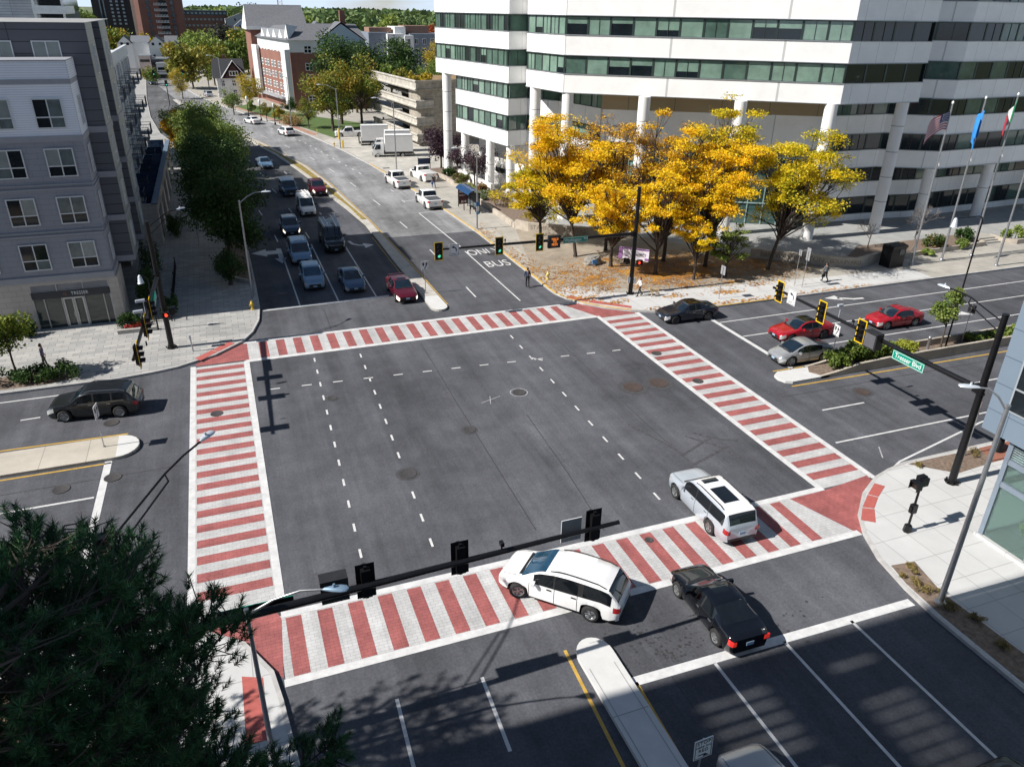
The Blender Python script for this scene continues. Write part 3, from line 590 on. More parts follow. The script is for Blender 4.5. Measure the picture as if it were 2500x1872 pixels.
# ---- white office building with green ribbon windows
off = thing('office_building', 'large white office building with green ribbon windows standing on round white columns', 'building', (35.5, 78.7, 0))
OX, OY = 35.5, 78.7
def ol(p): return (p[0] - OX, p[1] - OY)
PLAN = [(30, 109.7), (33.6, 90.4), (36.2, 90.7), (34.3, 86.4), (35.5, 78.7), (58, 62.2), (68.2, 62.3), (69.2, 67.2), (74.6, 63.7), (125, 66.9), (125, 118), (52, 118)]
LB = [(31.25, 104.5), (33.62, 90.42), (36.2, 90.72), (38.6, 86.9), (52, 87), (52, 108)]
MAINL = [(38.6, 86.95), (40.2, 78.6), (61, 66.9), (69, 66.8), (74.62, 63.72), (125, 66.92), (125, 110), (54, 110)]
def bands(plan, zs, name='spandrel', m=None, grow=.0):
    b = MB()
    for z0, z1 in zs: b.prism([ol(p) for p in plan], z0, z1, True)
    b.build(name, m or FASC, off)
    s = MB()
    for z0, z1 in zs:
        for z in (z0 - .05, z1 - .02):
            for i in range(len(plan) - 3):
                M = wallM(ol(plan[i]), (plan[i + 1][0] - plan[i][0], plan[i + 1][1] - plan[i][1]), z); w = (Vector(plan[i + 1]) - Vector(plan[i])).length
                q = MB().box(0, w, 0, .07, 0, .07); xf(q, M); s.add(q.v, q.f)
    s.build('sill_line', ALU, off)
def ribbon(p0, p1, z0, z1, n, mix, inset=.18, step=None):
    d = Vector(p1) - Vector(p0); w = d.length; M = wallM(ol(p0), d, z0); g = MB(); fr = MB()
    for i in range(n):
        x0, x1 = w * i / n, w * (i + 1) / n; g.cur = rnd.choice(mix); h = z1 - z0
        if g.cur in (1, 3) and rnd.random() < .35:
            k = rnd.uniform(.25, .7) * h; c = g.cur; g.poly([(x0, k, -inset), (x1, k, -inset), (x1, h, -inset), (x0, h, -inset)]); g.cur = 2; g.poly([(x0, 0, -inset), (x1, 0, -inset), (x1, k, -inset), (x0, k, -inset)])
        else: g.poly([(x0, 0, -inset), (x1, 0, -inset), (x1, h, -inset), (x0, h, -inset)])
        fr.box(x0 - .1, x0 + .1, 0, h, -inset - .02, -inset + .05)
        if rnd.random() < .3: xm = (x0 + x1) / 2; fr.box(xm - .02, xm + .02, 0, h, -inset - .02, -inset + .05)
    fr.box(0, w, z1 - z0 - .14, z1 - z0, -inset - .02, -inset + .09); fr.box(0, w, 0, .07, -inset - .02, -inset + .06)
    o = xf(g, M).build('window_ribbon', [G_GREEN, G_BLIND, G_DARK, G_BLIND2], off)
    xf(fr, M).build('mullion', mat('dark green mullion', (.05, .07, .065), .4, .5) if 'dark green mullion' not in bpy.data.materials else bpy.data.materials['dark green mullion'], o)
bands(PLAN, [(13.8, 15.65), (17.5, 19.4), (21.25, 23.1), (25, 26.9), (28.7, 31.5)])
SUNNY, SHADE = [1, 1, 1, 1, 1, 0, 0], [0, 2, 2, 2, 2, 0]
for z0, z1 in [(15.65, 17.5), (19.4, 21.25), (23.1, 25), (26.9, 28.7)]:
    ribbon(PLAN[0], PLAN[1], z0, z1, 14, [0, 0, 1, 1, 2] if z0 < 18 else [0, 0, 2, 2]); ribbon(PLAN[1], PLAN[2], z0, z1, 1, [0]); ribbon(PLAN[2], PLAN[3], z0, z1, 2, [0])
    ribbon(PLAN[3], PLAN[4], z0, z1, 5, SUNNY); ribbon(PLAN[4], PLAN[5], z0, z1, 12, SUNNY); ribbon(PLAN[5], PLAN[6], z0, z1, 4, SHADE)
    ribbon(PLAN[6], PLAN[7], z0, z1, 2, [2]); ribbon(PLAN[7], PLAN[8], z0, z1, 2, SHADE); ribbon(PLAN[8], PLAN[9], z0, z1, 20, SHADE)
bands(LB, [(10.15, 12.05), (6.55, 8.35)])
for z0, z1 in [(12.05, 13.8), (8.35, 10.15)]:
    ribbon(LB[0], LB[1], z0, z1, 9, [0, 1, 1, 0, 2]); ribbon(LB[1], LB[2], z0, z1, 1, [0]); ribbon(LB[2], LB[3], z0, z1, 2, [0, 1]); ribbon(MAINL[0], MAINL[1], z0, z1, 4, [0, 1, 1])
WING = [(61, 66.85), (69, 66.75), (74.6, 63.7), (125, 66.9), (125, 112), (61.2, 112)]
bands(WING, [(10.15, 12.05), (6.5, 8.35)])
for z0, z1 in [(12.05, 13.8), (8.35, 10.15)]:
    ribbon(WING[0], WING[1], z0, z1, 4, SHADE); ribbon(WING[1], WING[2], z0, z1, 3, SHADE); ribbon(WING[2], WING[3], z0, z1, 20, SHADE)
m_ = MB(); m_.prism([ol(p) for p in [(38.7, 87), (40.2, 78.7), (40.9, 79.2), (39.4, 87.2)]], 6.5, 8.35); m_.prism([ol(p) for p in [(38.7, 87), (40.2, 78.7), (40.9, 79.2), (39.4, 87.2)]], 10.15, 12.05); m_.build('spandrel', FASC, off)
# entrance hall under the overhang: tan soffit wall over tall teal glazing
M = wallM(ol((40.2, 78.6)), (20.8, -11.7)); W = math.hypot(20.8, 11.7)
m_ = MB(); m_.box(0, W, 12.0, 13.8, -.6, 0); xf(m_, M).build('tan_wall', brick('tan stone panels', (.36, .28, .17), (.34, .26, .16), (.2, .16, .1), 1.9, 30, .02, 0, .6, True, .1), off)
m_ = MB(); m_.box(0, W, 8.6, 12.0, -.6, -.05); xf(m_, M).build('grey_wall', FASC, off)
g = MB()
for i in range(14):
    for j in range(3): g.cur = rnd.choice([0, 0, 1]); g.poly([(W * i / 14, 2.53 * j, -.3), (W * (i + 1) / 14, 2.53 * j, -.3), (W * (i + 1) / 14, 2.53 * (j + 1), -.3), (W * i / 14, 2.53 * (j + 1), -.3)])
ew = xf(g, M).build('entrance_glazing', [glassmat('teal glass', (.05, .10, .095), .05), glassmat('dark teal glass', (.02, .045, .045), .05)], off)
f = MB()
for i in range(15): f.box(W * i / 14 - .05, W * i / 14 + .05, 0, 7.6, -.32, -.2)
for j in range(4): f.box(0, W, 2.53 * j - .06, 2.53 * j + .06, -.33, -.16)
xf(f, M).build('mullion', mat('pale teal mullion', (.35, .48, .46), .4, .3), ew)
f = MB()
for x in (3.6, 12.6): f.box(x, x + .5, 0, 6.4, -.2, .1)
xf(f, M).build('fin', mat('teal glass fin', (.25, .45, .42), .15), ew)
text('888', 1.15, mat('lit white numerals', (.85, .85, .85), .5, emit=(1, 1, 1, .35)), ew, M @ Matrix.Translation((14.6, 6.15, -.12)), name='numerals', ext=.05)
# ground storey of the shaded wing
m_ = MB(); m_.prism([ol(p) for p in [(60.5, 68.2), (70, 68), (76, 67.2), (125, 69.5), (125, 112), (62, 112)]], 2.9, 4.55); m_.prism([ol(p) for p in [(60.5, 68.2), (70, 68), (76, 67.2), (125, 69.5), (125, 112), (62, 112)]], 0, .85); m_.build('base_band', FASC, off)
for z0, z1 in ((.85, 2.9), (4.55, 6.5)):
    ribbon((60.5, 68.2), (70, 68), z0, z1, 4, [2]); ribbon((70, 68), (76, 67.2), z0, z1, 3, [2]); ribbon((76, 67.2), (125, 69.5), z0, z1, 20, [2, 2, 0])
m_ = MB(); m_.prism([ol(p) for p in [(34.4, 104), (36.2, 91.5), (40, 88), (52, 88), (52, 104)]], 0, 6.55); m_.build('ground_wall', FASC_PLAIN, off)
m_ = MB(); m_.prism([ol(p) for p in [(34.35, 97), (34.9, 93), (35.4, 93.2), (34.9, 97.2)]], 2.3, 3.0); m_.build('ground_window', G_DARK, off)
m_ = MB(); m_.prism([ol(p) for p in [(31.2, 104), (32.3, 93), (32.6, 93), (31.6, 104)]], 0, 1.5); m_.build('ramp_wall', FASC_PLAIN, off)
RING = mat('dark joint', (.12, .12, .13), .7)
def column(x, y, z, r=.62):
    c = MB().lathe([(r, 0), (r, z)], 20).build('column', FASC_PLAIN, off, smooth=60); c.location = (x - OX, y - OY, 0)
    for k in range(1, int(z // 2.6)): MB().lathe([(r + .006, k * 2.6 + 1), (r + .006, k * 2.6 + 1.05)], 20, cap=False).build('joint_ring', RING, c)
for x, y in [(30.9, 107.5), (35.0, 85.2), (36.2, 78.9), (42.2, 72.9), (50, 67.2), (57.6, 62.9), (66.8, 62.9)]: column(x, y, 13.8)
for x, y in [(32.0, 102.8), (33.0, 95.2), (34.2, 90.9)]: column(x, y, 6.6, .55)
for x, y in [(74.7, 64.4), (84.5, 65), (94.5, 65.8), (104.5, 66.4)]: column(x, y, 6.55, .6)

# ---- concrete parking garage
gar = thing('parking_garage', 'weathered concrete parking garage with stacked rounded parapets and plants on its roof', 'building', (33, 133, 0))
GC = brick('weathered concrete', (.40, .36, .30), (.36, .325, .27), (.22, .19, .15), 3.1, 1.35, .02, 0, .9, True, .45, vscale=1.2)
GCP = mat('pale weathered concrete', (.41, .385, .34), .9, 0, .3, 1.2)
m_ = MB(); m_.prism([(0, 0), (14, 3.5), (15, 26), (-1.2, 26), (-2.4, 20)], 0, .3); m_.prism([(1.1, 1.5), (16, 5), (16, 26), (0, 26)], 2.2, 2.5); m_.prism([(1.1, 1.5), (16, 5), (16, 26), (0, 26)], 5, 5.3); m_.prism([(1.1, 1.5), (16, 5), (16, 26), (0, 26)], 7.7, 8); m_.prism([(.3, .4), (16, 4.4), (16, 26.5), (-2, 26.5)], 9.3, 9.6); m_.build('deck', GCP, gar)
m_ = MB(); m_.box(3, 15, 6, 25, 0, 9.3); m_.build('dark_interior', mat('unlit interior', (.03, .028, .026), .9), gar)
m_ = MB(); m_.prism([(.55, .2), (16, 4.1), (16, 4.7), (.9, .9), (-.2, 5.5), (.1, .9)], 0, 9.1); m_.build('end_wall', GC, gar)
def parapet(z0, z1, x, out):
    d = Vector((-2.5, 25)); M = Matrix(((d.x / d.length, 0, -d.y / d.length, x), (d.y / d.length, 0, d.x / d.length, 0), (0, 1, 0, 0), (0, 0, 0, 1)))
    h = z1 - z0; pr = [(0, z0 + .1), (.35, z0), (.55, z0 + .12), (.6, z0 + .3), (.42, z0 + .5), (.4, z1 - .38), (.5, z1 - .3), (.58, z1 - .12), (.45, z1), (.1, z1), (0, z1 - .05)]
    b = MB(); n = len(pr); Ls = 25.2
    b.add([M @ Vector((0 - .25 - p[0] * .6, p[1], p[0])) for p in pr] + [M @ Vector((Ls, p[1], p[0])) for p in pr], [[i, (i + 1) % n, n + (i + 1) % n, n + i] for i in range(n)] + [list(range(n))[::-1], [n + i for i in range(n)]])
    b.build('parapet', GCP, gar)
    s = MB(); M2 = wallM((x, -.02), (15.5, 4))
    ln = out
    b2 = MB(); b2.add([M2 @ Vector((-.05, p[1], p[0] * .6)) for p in pr] + [M2 @ Vector((ln, p[1], p[0] * .6)) for p in pr], [[i, (i + 1) % n, n + (i + 1) % n, n + i][::-1] for i in range(n)] + [list(range(n)), [n + i for i in range(n)][::-1]])
    b2.build('parapet_return', GC if out > 6 else GCP, gar)
for z0, z1, o in ((9.1, 10.8, 16), (6.3, 7.65, 3), (3.5, 4.95, 3), (.75, 2.2, 2.4)): parapet(z0, z1, 0, o)
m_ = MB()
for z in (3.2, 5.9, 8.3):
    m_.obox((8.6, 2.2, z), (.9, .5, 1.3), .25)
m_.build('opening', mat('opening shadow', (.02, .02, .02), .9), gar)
m_ = MB(); m_.box(4, 15, 10, 24, 9.62, 9.8); m_.build('roof_bed', mat('dry roof planting', (.26, .17, .08), .95, 0, .4, 1), gar)
MB().box(-1.4, -1.1, 23.4, 23.7, 0, 2.2).build('portal_post', GCP, gar); MB().box(-1.2, .6, 22.6, 22.65, 1.8, 1.95).build('height_bar', mat('yellow portal bar', (.6, .4, .05), .8), gar)

# ---- grey glass corner building at the right edge
cor = thing('corner_building', 'grey panelled corner building with large windows at the right edge', 'building', (30.4, 18.7, 0))
CP = brick('blue grey metal panels', (.17, .22, .28), (.16, .21, .27), (.07, .09, .12), 1.6, 1.25, .016, 0, .35, True, .06)
m_ = MB(); m_.prism([(-.25, 1.25), (30, 1.25), (30, -30), (-.25, -30)], 5.25, 16, True); m_.build('upper_wall', CP, cor)
m_ = MB(); m_.prism([(0, 0), (.22, 0), (.22, -.22), (0, -.22)], 0, 5.25); GFR = mat('grey frame', (.22, .27, .33), .4, .3); m_.build('corner_post', GFR, cor)
MB().prism([(-.12, .1), (30, .1), (30, -30), (-.12, -30)], 0, .28).build('base_ledge', CONC_NEW, cor)
for z in (4.1, 2.95): MB().box(0, .2, -30, -.2, z, z + .25).build('transom', GFR, cor)
MB().box(.24, 30, -.2, 0, 2.95, 3.2).build('transom', GFR, cor)
for y in (-2.3, -4.6, -6.9, -9.2, -11.5): MB().box(.02, .14, y - .06, y + .06, .28, 2.95).build('mullion', GFR, cor)
for y in (-2.3, -6.9, -11.5): MB().box(.02, .16, y - .08, y + .08, 3.2, 4.1).build('mullion', GFR, cor)
m_ = MB(); m_.box(.1, .14, -30, -.2, .28, 5.2)
sg, sn, sl, sb2 = base_mat('clear shop glass'); sb2.inputs['Base Color'].default_value = (.42, .56, .53, 1); sb2.inputs['Roughness'].default_value = .02; sb2.inputs['Transmission Weight'].default_value = .85; sb2.inputs['IOR'].default_value = 1.1
m_.build('shop_window', sg, cor); MB().box(.24, 30, -.14, -.1, .28, 5.2).build('shop_window', sg, cor)
m_ = MB()
for k in range(7): m_.obox((.1, -1.2, 4.4 + k * .11), (.06, 2.0, .02), ry=.5)
m_.build('louvre', mat('grey louvre blade', (.3, .35, .4), .4, .3), cor)
m_ = MB(); m_.box(.3, 12, -25, -.3, .02, .06); m_.build('floor', brick('tiled shop floor', (.10, .13, .13), (.09, .12, .12), (.05, .06, .06), .9, .9, .015, 0, .3), cor)
m_ = MB(); m_.box(6, 6.2, -25, -.3, .06, 5.2); m_.box(1.6, 2.1, -3.6, -3.1, .06, 5.2); m_.build('inner_wall', mat('grey inner wall', (.25, .28, .3), .8), cor)
for z, y in ((6.5, .4), (6.5, -3.4), (6.5, -7.2), (11, .4), (11, -3.4)):
    fo = window(cor, wallM((-.25, y), (0, -1), z), 2.9, 3.0, 2, .35, fm=mat('silver window frame', (.42, .46, .5), .4, .4), gm=[G_DARK, glassmat('brown room behind glass', (.07, .04, .025), .08), G_DARK])

# ---- brick apartment block with white gables
bb = thing('brick_building', 'red brick apartment block with white gables and grey slate roof beyond the green trees', 'building', (18.2, 189.6, 0))
BRK = brick('red brick', (.27, .115, .085), (.235, .10, .075), (.22, .14, .115), .6, .2, .02, .5, .9, True, .2)
SLATE = mat('grey slate', (.13, .135, .15), .8, 0, .25, 3)
WTRIM = mat('white trim', (.66, .67, .67), .6, 0, .05)
BLUEW = mat('pale blue gable', (.42, .52, .60), .6, 0, .06)
m_ = MB(); m_.prism([(0, 0), (17, .3), (17, 14), (8, 14), (4, 29.6), (-5.6, 29)], 0, 12.8); m_.build('wall', BRK, bb)
m_ = MB(); m_.prism([(-.05, -.05), (6.9, 0), (6.9, -.6), (16.4, -.3), (17.1, .3), (17.1, 14), (8, 14), (3.9, 26), (-5.1, 26)], 12.4, 15.0); m_.build('attic_wall', WTRIM, bb)
m_ = MB(); m_.add([(-.7, -.6, 14.9), (17.6, -.3, 14.9), (17.6, 13, 14.9), (-.9, 13.5, 14.9), (1.5, 6.4, 18.2), (16, 6.4, 18.2)], [(0, 1, 5, 4), (1, 2, 5), (2, 3, 4, 5), (3, 0, 4)]); m_.add([(-.7, -.6, 14.9), (4.0, 7, 18.0), (-.6, 27, 17.4), (-5.7, 26, 14.9)], [(0, 1, 2, 3)]); m_.add([(4.0, 7, 18.0), (8.6, 12, 14.9), (4.2, 26, 14.9), (-.6, 27, 17.4)], [(0, 1, 2, 3)]); m_.add([(6.5, -.8, 15.0), (11.7, -.8, 18.7), (17, -.8, 15.0), (17, 6, 15.0), (11.7, 8, 18.7), (6.5, 6, 15.0)], [(0, 1, 4, 5), (1, 2, 3, 4)])
ro = m_.build('roof', SLATE, bb)
m_ = MB(); m_.add([(6.8, -.66, 15.0), (16.6, -.66, 15.0), (11.7, -.66, 18.3)], [(0, 1, 2)]); m_.box(6.8, 16.6, -.7, -.2, 12.6, 15); m_.build('gable', BLUEW, bb)
m_ = MB()
for k in range(4):
    x, y = -1.1 - .95 * k, 5.4 + 4.8 * k; m_.add([(x - .5, y + 2.2, 15), (x + .2, y - 1.4, 15), (x - .15, y + .4, 17.0), (x + 2.0, y + .9, 16.8)], [(0, 1, 2), (1, 3, 2), (2, 3, 0)])
m_.add([(-.75, 3.2, 14.9), (-.1, -.3, 14.9), (-.2, 1.2, 18.1), (2.6, 3, 17.6)], [(0, 1, 2), (1, 3, 2), (2, 3, 0)]); m_.build('gable', WTRIM, bb)
m_ = MB(); m_.prism([(-.95, 1.7), (-.3, 1.6), (-1.0, 5.3), (-1.6, 5.2)], 1, 12.6); m_.build('bay', WTRIM, bb)
m_ = MB(); m_.prism([(-5.9, 27.8), (-5.0, 24.6), (-5.7, 24.4), (-6.6, 27.6)], 1.5, 13); m_.build('bay', WTRIM, bb)
m_ = MB(); m_.box(12.4, 13.6, 4.6, 5.8, 17, 21); m_.build('chimney', BRK, ro)
m_ = MB(); m_.prism([(-6.3, 29), (6.8, 27.5), (7.4, 42), (-6.9, 42)], 0, 17); m_.build('tower_wall', BRK, bb)
m_ = MB(); m_.add([(-7.1, 28.4, 17), (7.6, 27, 17), (8, 42.6, 17), (-7.5, 42.6, 17), (-6.8, 35.5, 22), (7.4, 35, 22)], [(0, 1, 5, 4), (2, 3, 4, 5), (1, 2, 5)]); m_.build('roof', SLATE, bb)
m_ = MB(); m_.add([(-7.15, 28.5, 17), (-7.55, 42.5, 17), (-6.85, 35.5, 21.9)], [(0, 1, 2)]); m_.prism([(-7.2, 28.3), (7.6, 26.9), (7.5, 27.4), (-7.0, 28.9)], 16.3, 17.05); m_.prism([(-7.6, 42.6), (-7.2, 28.3), (-6.9, 28.9), (-7.2, 42.6)], 16.3, 17.04); m_.build('gable', WTRIM, bb)
dA = Vector((-5.6, 29)).normalized()
for fl in range(5):
    z = 1.7 + fl * 2.3 + (.4 if fl == 4 else 0)
    for k, s in enumerate((8.0, 10.3, 13.6, 15.9, 19.2, 21.5, 24.4)):
        if fl < 4 or k % 2 == 0 or True:
            p = Vector((0, 0)) + dA * s; n = Vector((-dA.y, dA.x)); p += n * .04
            if 1.5 < s < 5.6: continue
            window(bb, wallM((p.x, p.y), (-dA.x * -1, -dA.y * -1) if False else (-dA.x, -dA.y), z + (.9 if fl == 4 else 0)), 1.5, 1.5, 2, .5, fm=WTRIM, gm=G_DARK, lite=True, fw=.16)
    for x in (3.1,) + ((12.2, 7.2) if fl == 4 else ()):
        window(bb, wallM((x, -.05 if x < 5 else -.75), (1, 0), z + (.9 if fl == 4 else 0)), 1.7, 1.6, 2, .5, fm=WTRIM, gm=G_DARK, lite=True, fw=.14)
m_ = MB(); m_.box(-1.2, -.1, -.35, 0, 0, 13); m_.build('downpipe', WTRIM, bb)
m_ = MB(); m_.prism([(-.9, 5.5), (-2.3, 5), (-6.2, 24), (-4.7, 24.2)], 2.1, 2.5); m_.build('porch_roof', mat('porch slate', (.30, .31, .33), .7), bb)

# ---- house with a dark gable
ho = thing('house', 'white house with steep dark roof and dark red gable beyond the street trees', 'house', (2.3, 221.4, 0))
m_ = MB(); m_.box(0, 5.8, 0, 8, 0, 5); m_.build('wall', WTRIM, ho)
m_ = MB(); m_.add([(-.9, -.5, 4.8), (7.2, -.5, 4.9), (7.2, 8.5, 4.9), (-.9, 8.5, 4.8), (-.6, 3.6, 9.3), (7, 3.6, 9.3)], [(0, 1, 5, 4), (2, 3, 4, 5), (3, 0, 4), (1, 2, 5)]); m_.add([(1.2, -.9, 4.9), (4.3, -.9, 9.0), (7.4, -.9, 4.9), (7.4, 4, 4.9), (4.3, 4, 9.0), (1.2, 4, 4.9)], [(0, 1, 4, 5), (1, 2, 3, 4)]); ro = m_.build('roof', mat('dark shingles', (.035, .038, .045), .85, 0, .2, 4), ho)
m_ = MB(); m_.add([(1.9, -.7, 5.0), (6.7, -.7, 5.0), (4.3, -.7, 8.3)], [(0, 1, 2)]); m_.build('gable', mat('dark red siding', (.05, .018, .016), .8), ho)
m_ = MB(); m_.tube([(1.1, -.95, 4.85), (4.3, -.95, 9.05), (7.5, -.95, 4.85)], .14, 6); m_.build('gable_trim', WTRIM, ho)
m_ = MB(); m_.box(2.2, 2.9, 5, 5.7, 8, 10.2); m_.build('chimney', BRK, ro)
window(ho, wallM((3.2, -.74), (1, 0), 5.4), 2.2, 1.2, 3, 0, fm=WTRIM, gm=G_DARK, lite=True, fw=.16)
for x in (.9, 3.6): window(ho, wallM((x, -.04), (1, 0), 2.9), 1, 1.5, 2, .5, fm=WTRIM, gm=G_DARK, lite=True, fw=.12)
for x in (.9, 3.6): window(ho, wallM((x, -.04), (1, 0), .6), 1, 1.5, 2, .5, fm=WTRIM, gm=G_DARK, lite=True, fw=.12)

# ---- brick towers and the long block on the rise far away
DBRK = brick('brown brick', (.16, .075, .06), (.14, .066, .053), (.11, .06, .05), 1.2, .4, .03, .5, .9, True, .15)
tw = thing('apartment_tower', 'tall brown brick apartment tower with balcony stacks, cut off by the top edge', 'tower', (-28, 430, 0))
m_ = MB(); m_.prism([(3, 0), (21.5, .6), (22, 18), (0, 16), (0, 4)], 0, 60); m_.build('wall', DBRK, tw)
m_ = MB(); m_.box(-.6, .9, 3, 14, 8, 60); m_.build('pale_end', mat('pale brick end', (.5, .38, .32), .9, 0, .1, 1), tw)
for x in (6.2, 16.6):
    m_ = MB()
    for k in range(20): m_.box(x, x + 1.4, -.05, .4, 3.2 + k * 2.6, 5.2 + k * 2.6)
    m_.build('window_column', glassmat('blue grey window column', (.04, .06, .08), .1), tw)
for k in range(14):
    z = 6.5 + k * 2.45
    b = MB(); b.box(9.4, 15.2, -1.2, .3, z, z + .25); bo = b.build('balcony', mat('pale balcony slab', (.34, .36, .4), .7) if 'pale balcony slab' not in bpy.data.materials else bpy.data.materials['pale balcony slab'], tw)
    q = MB(); q.box(9.6, 15, .28, .55, z + .3, z + 2.2); q.build('door', G_DARK, bo)
    q = MB()
    for j in range(9): q.box(9.5 + j * .65, 9.8 + j * .65, -1.2, -1.12, z + .25, z + 1.1)
    q.build('railing', ALU, bo)
tw2 = thing('apartment_tower', 'dark slab tower with blue glass window columns left of the brown brick tower', 'tower', (-49, 470, 0))
m_ = MB(); m_.prism([(0, 0), (18, 3), (18, 18), (0, 18)], 0, 60); m_.build('wall', mat('dark brick', (.035, .035, .045), .8, 0, .15, .5), tw2)
for x in (3.5, 5.2):
    m_ = MB(); m_.box(x, x + .6, .2, 1.2, 10, 60); m_.build('window_column', glassmat('blue strip glass', (.05, .11, .16), .1), tw2)
for k in range(16):
    for j in range(3): MB().box(8.4 + j * 2.6, 9.5 + j * 2.6, 1.2, 2.4 + j * .4, 12 + k * 1.7, 12.9 + k * 1.7).build('window', mat('pale blue panes', (.30, .38, .48), .3) if 'pale blue panes' not in bpy.data.materials else bpy.data.materials['pale blue panes'], tw2)
lb = thing('long_building', 'long low brown brick building with a dark glazed top storey on the far rise', 'building', (-8, 468, 0))
m_ = MB(); m_.box(0, 23, 0, 14, 0, 17); m_.build('wall', mat('brown brick far', (.15, .085, .07), .9, 0, .15, .4), lb)
m_ = MB(); m_.box(.2, 22.8, -.2, 13.8, 17, 19.2); m_.build('glazed_storey', mat('dark teal glass far', (.02, .045, .06), .2), lb)
for r_ in range(3):
    m_ = MB()
    for j in range(11): m_.box(1 + j * 2, 2.1 + j * 2, -.25 if r_ == 2 else -.05, .1, 11.6 + r_ * 2.9, 12.5 + r_ * 2.9)
    m_.build('window_row', mat('grey blue panes', (.22, .28, .34), .2), lb)
# ---- white gabled row and shops down the street
wr = thing('gabled_house', 'white house with twin gables facing the street in the distance', 'house', (-26.5, 305, 0))
m_ = MB()
m_.prism([(0, 0), (4.6, 0), (4.6, 8), (0, 8)], 0, 9.9); m_.prism([(9.7, -2), (14.8, -2), (14.8, 7), (9.7, 7)], 0, 9.7); m_.prism([(4.6, .8), (9.7, .8), (9.7, 7), (4.6, 7)], 0, 10.2)
for x0, x1, y in ((0, 4.6, 0), (9.7, 14.8, -2)): m_.add([(x0, y, 9.7), (x1, y, 9.7), ((x0 + x1) / 2, y, 11.9)], [(0, 1, 2)])
m_.build('wall', WTRIM, wr)
m_ = MB()
for x0, x1, y in ((-.3, 4.9, -.3), (9.4, 15.1, -2.3)):
    xm = (x0 + x1) / 2; m_.add([(x0, y, 9.6), (xm, y, 12.1), (x1, y, 9.6), (x0, 9, 9.6), (xm, 9, 12.1), (x1, 9, 9.6)], [(0, 1, 4, 3), (1, 2, 5, 4)])
m_.add([(4, .6, 10.2), (10, .6, 10.2), (10, 8, 11.9), (4, 8, 11.9)], [(0, 1, 2, 3)]); m_.build('roof', mat('grey shingles far', (.14, .15, .17), .85, 0, .1, 2), wr)
m_ = MB()
for x in (1, 2.8, 10.7, 12.9): m_.box(x, x + .8, -.06 if x < 5 else -2.06, 0 if x < 5 else -2, 9.2, 10)
for x, z in ((13.1, 7.4), (10.6, 5.4), (13.3, 5.2)): m_.box(x, x + .7, -2.06, -2, z, z + .9)
m_.build('shutter_window', G_DARK, wr)
wr2 = thing('grey_house', 'grey and white dormered house adjoining the twin gabled house', 'house', (-11.6, 305, 0))
m_ = MB(); m_.box(0, 4, 0, 7, 0, 9); m_.build('wall', mat('blue grey siding', (.30, .35, .40), .7), wr2)
m_ = MB(); m_.add([(-.2, -.3, 9), (4.2, -.3, 9), (4.2, 5, 12), (-.2, 5, 12)], [(0, 1, 2, 3)]); m_.build('roof', SLATE, wr2)
m_ = MB()
for x in (.5, 2.3): m_.add([(x, -.2, 9.2), (x + 1.4, -.2, 9.2), (x + .7, -.2, 10.8), (x + .7, 2.6, 10.8)], [(0, 1, 2), (1, 3, 2), (2, 3, 0)])
m_.build('dormer', WTRIM, wr2)
for i, (x, y, w, h, m, lbl) in enumerate([(-19.6, 288, 3.4, 6.6, mat('pink render', (.5, .40, .36), .8), 'pinkish flat roofed shop below the twin gabled house'), (-16, 290, 5, 5.6, mat('dark roof block', (.10, .10, .12), .8), 'dark flat roofed building between the pink shop and the white shops'), (-14.5, 282, 5, 4.6, mat('pale shopfront', (.55, .55, .56), .7), 'pale shopfront row by the distant street trees')]):
    s = thing('shop_building', lbl, 'building', (x, y, 0)); m_ = MB(); m_.box(0, w, 0, 10, 0, h); m_.build('wall', m, s)
    q = MB(); q.box(.3, w - .3, -.08, .05, .4, 1.6); q.build('shop_window', G_DARK, s); q = MB(); q.box(.3, w - .3, -.07, .05, h - 1.7, h - .9); q.build('window', G_DARK, s); q = MB(); q.box(-.15, w + .15, -.15, 10.1, h, h + .25); q.build('cornice', ALU, s)
# ---- modern white and blue block behind the garage
mo = thing('modern_building', 'white and blue grey flat roofed apartment building behind the dark round tree', 'building', (48, 250, 0))
m_ = MB(); m_.box(0, 5.8, 2, 16, 0, 14.9); m_.box(13, 24, 2.5, 16, 0, 14.6); m_.build('grey_wall', mat('blue grey cladding', (.17, .20, .25), .7, 0, .1), mo)
m_ = MB(); m_.box(5.4, 10.6, 0, 14, 0, 14.6); m_.box(8.6, 12, 4, 15, 0, 16.5); m_.box(10.6, 13.4, -.6, 14, 0, 14.2); m_.build('white_wall', WTRIM, mo)
m_ = MB(); m_.box(1, 8, 6, 14, 14.9, 16.2); m_.box(12, 20, 6, 14, 14.6, 16.8); m_.build('roof_box', mat('brown roof box', (.25, .15, .11), .8), mo)
for x in (5.9, 7.8, 9.5, 11.3, 14.4, 17, 19.6):
    for k in range(4): window(mo, wallM((x, -.65 if 10.6 < x < 13 else (2.46 if x > 13 else -.05)), (1, 0), 3.2 + 2.8 * k), 1.1, 1.7, 2, 0, fm=WTRIM, gm=G_DARK, lite=True, fw=.1)
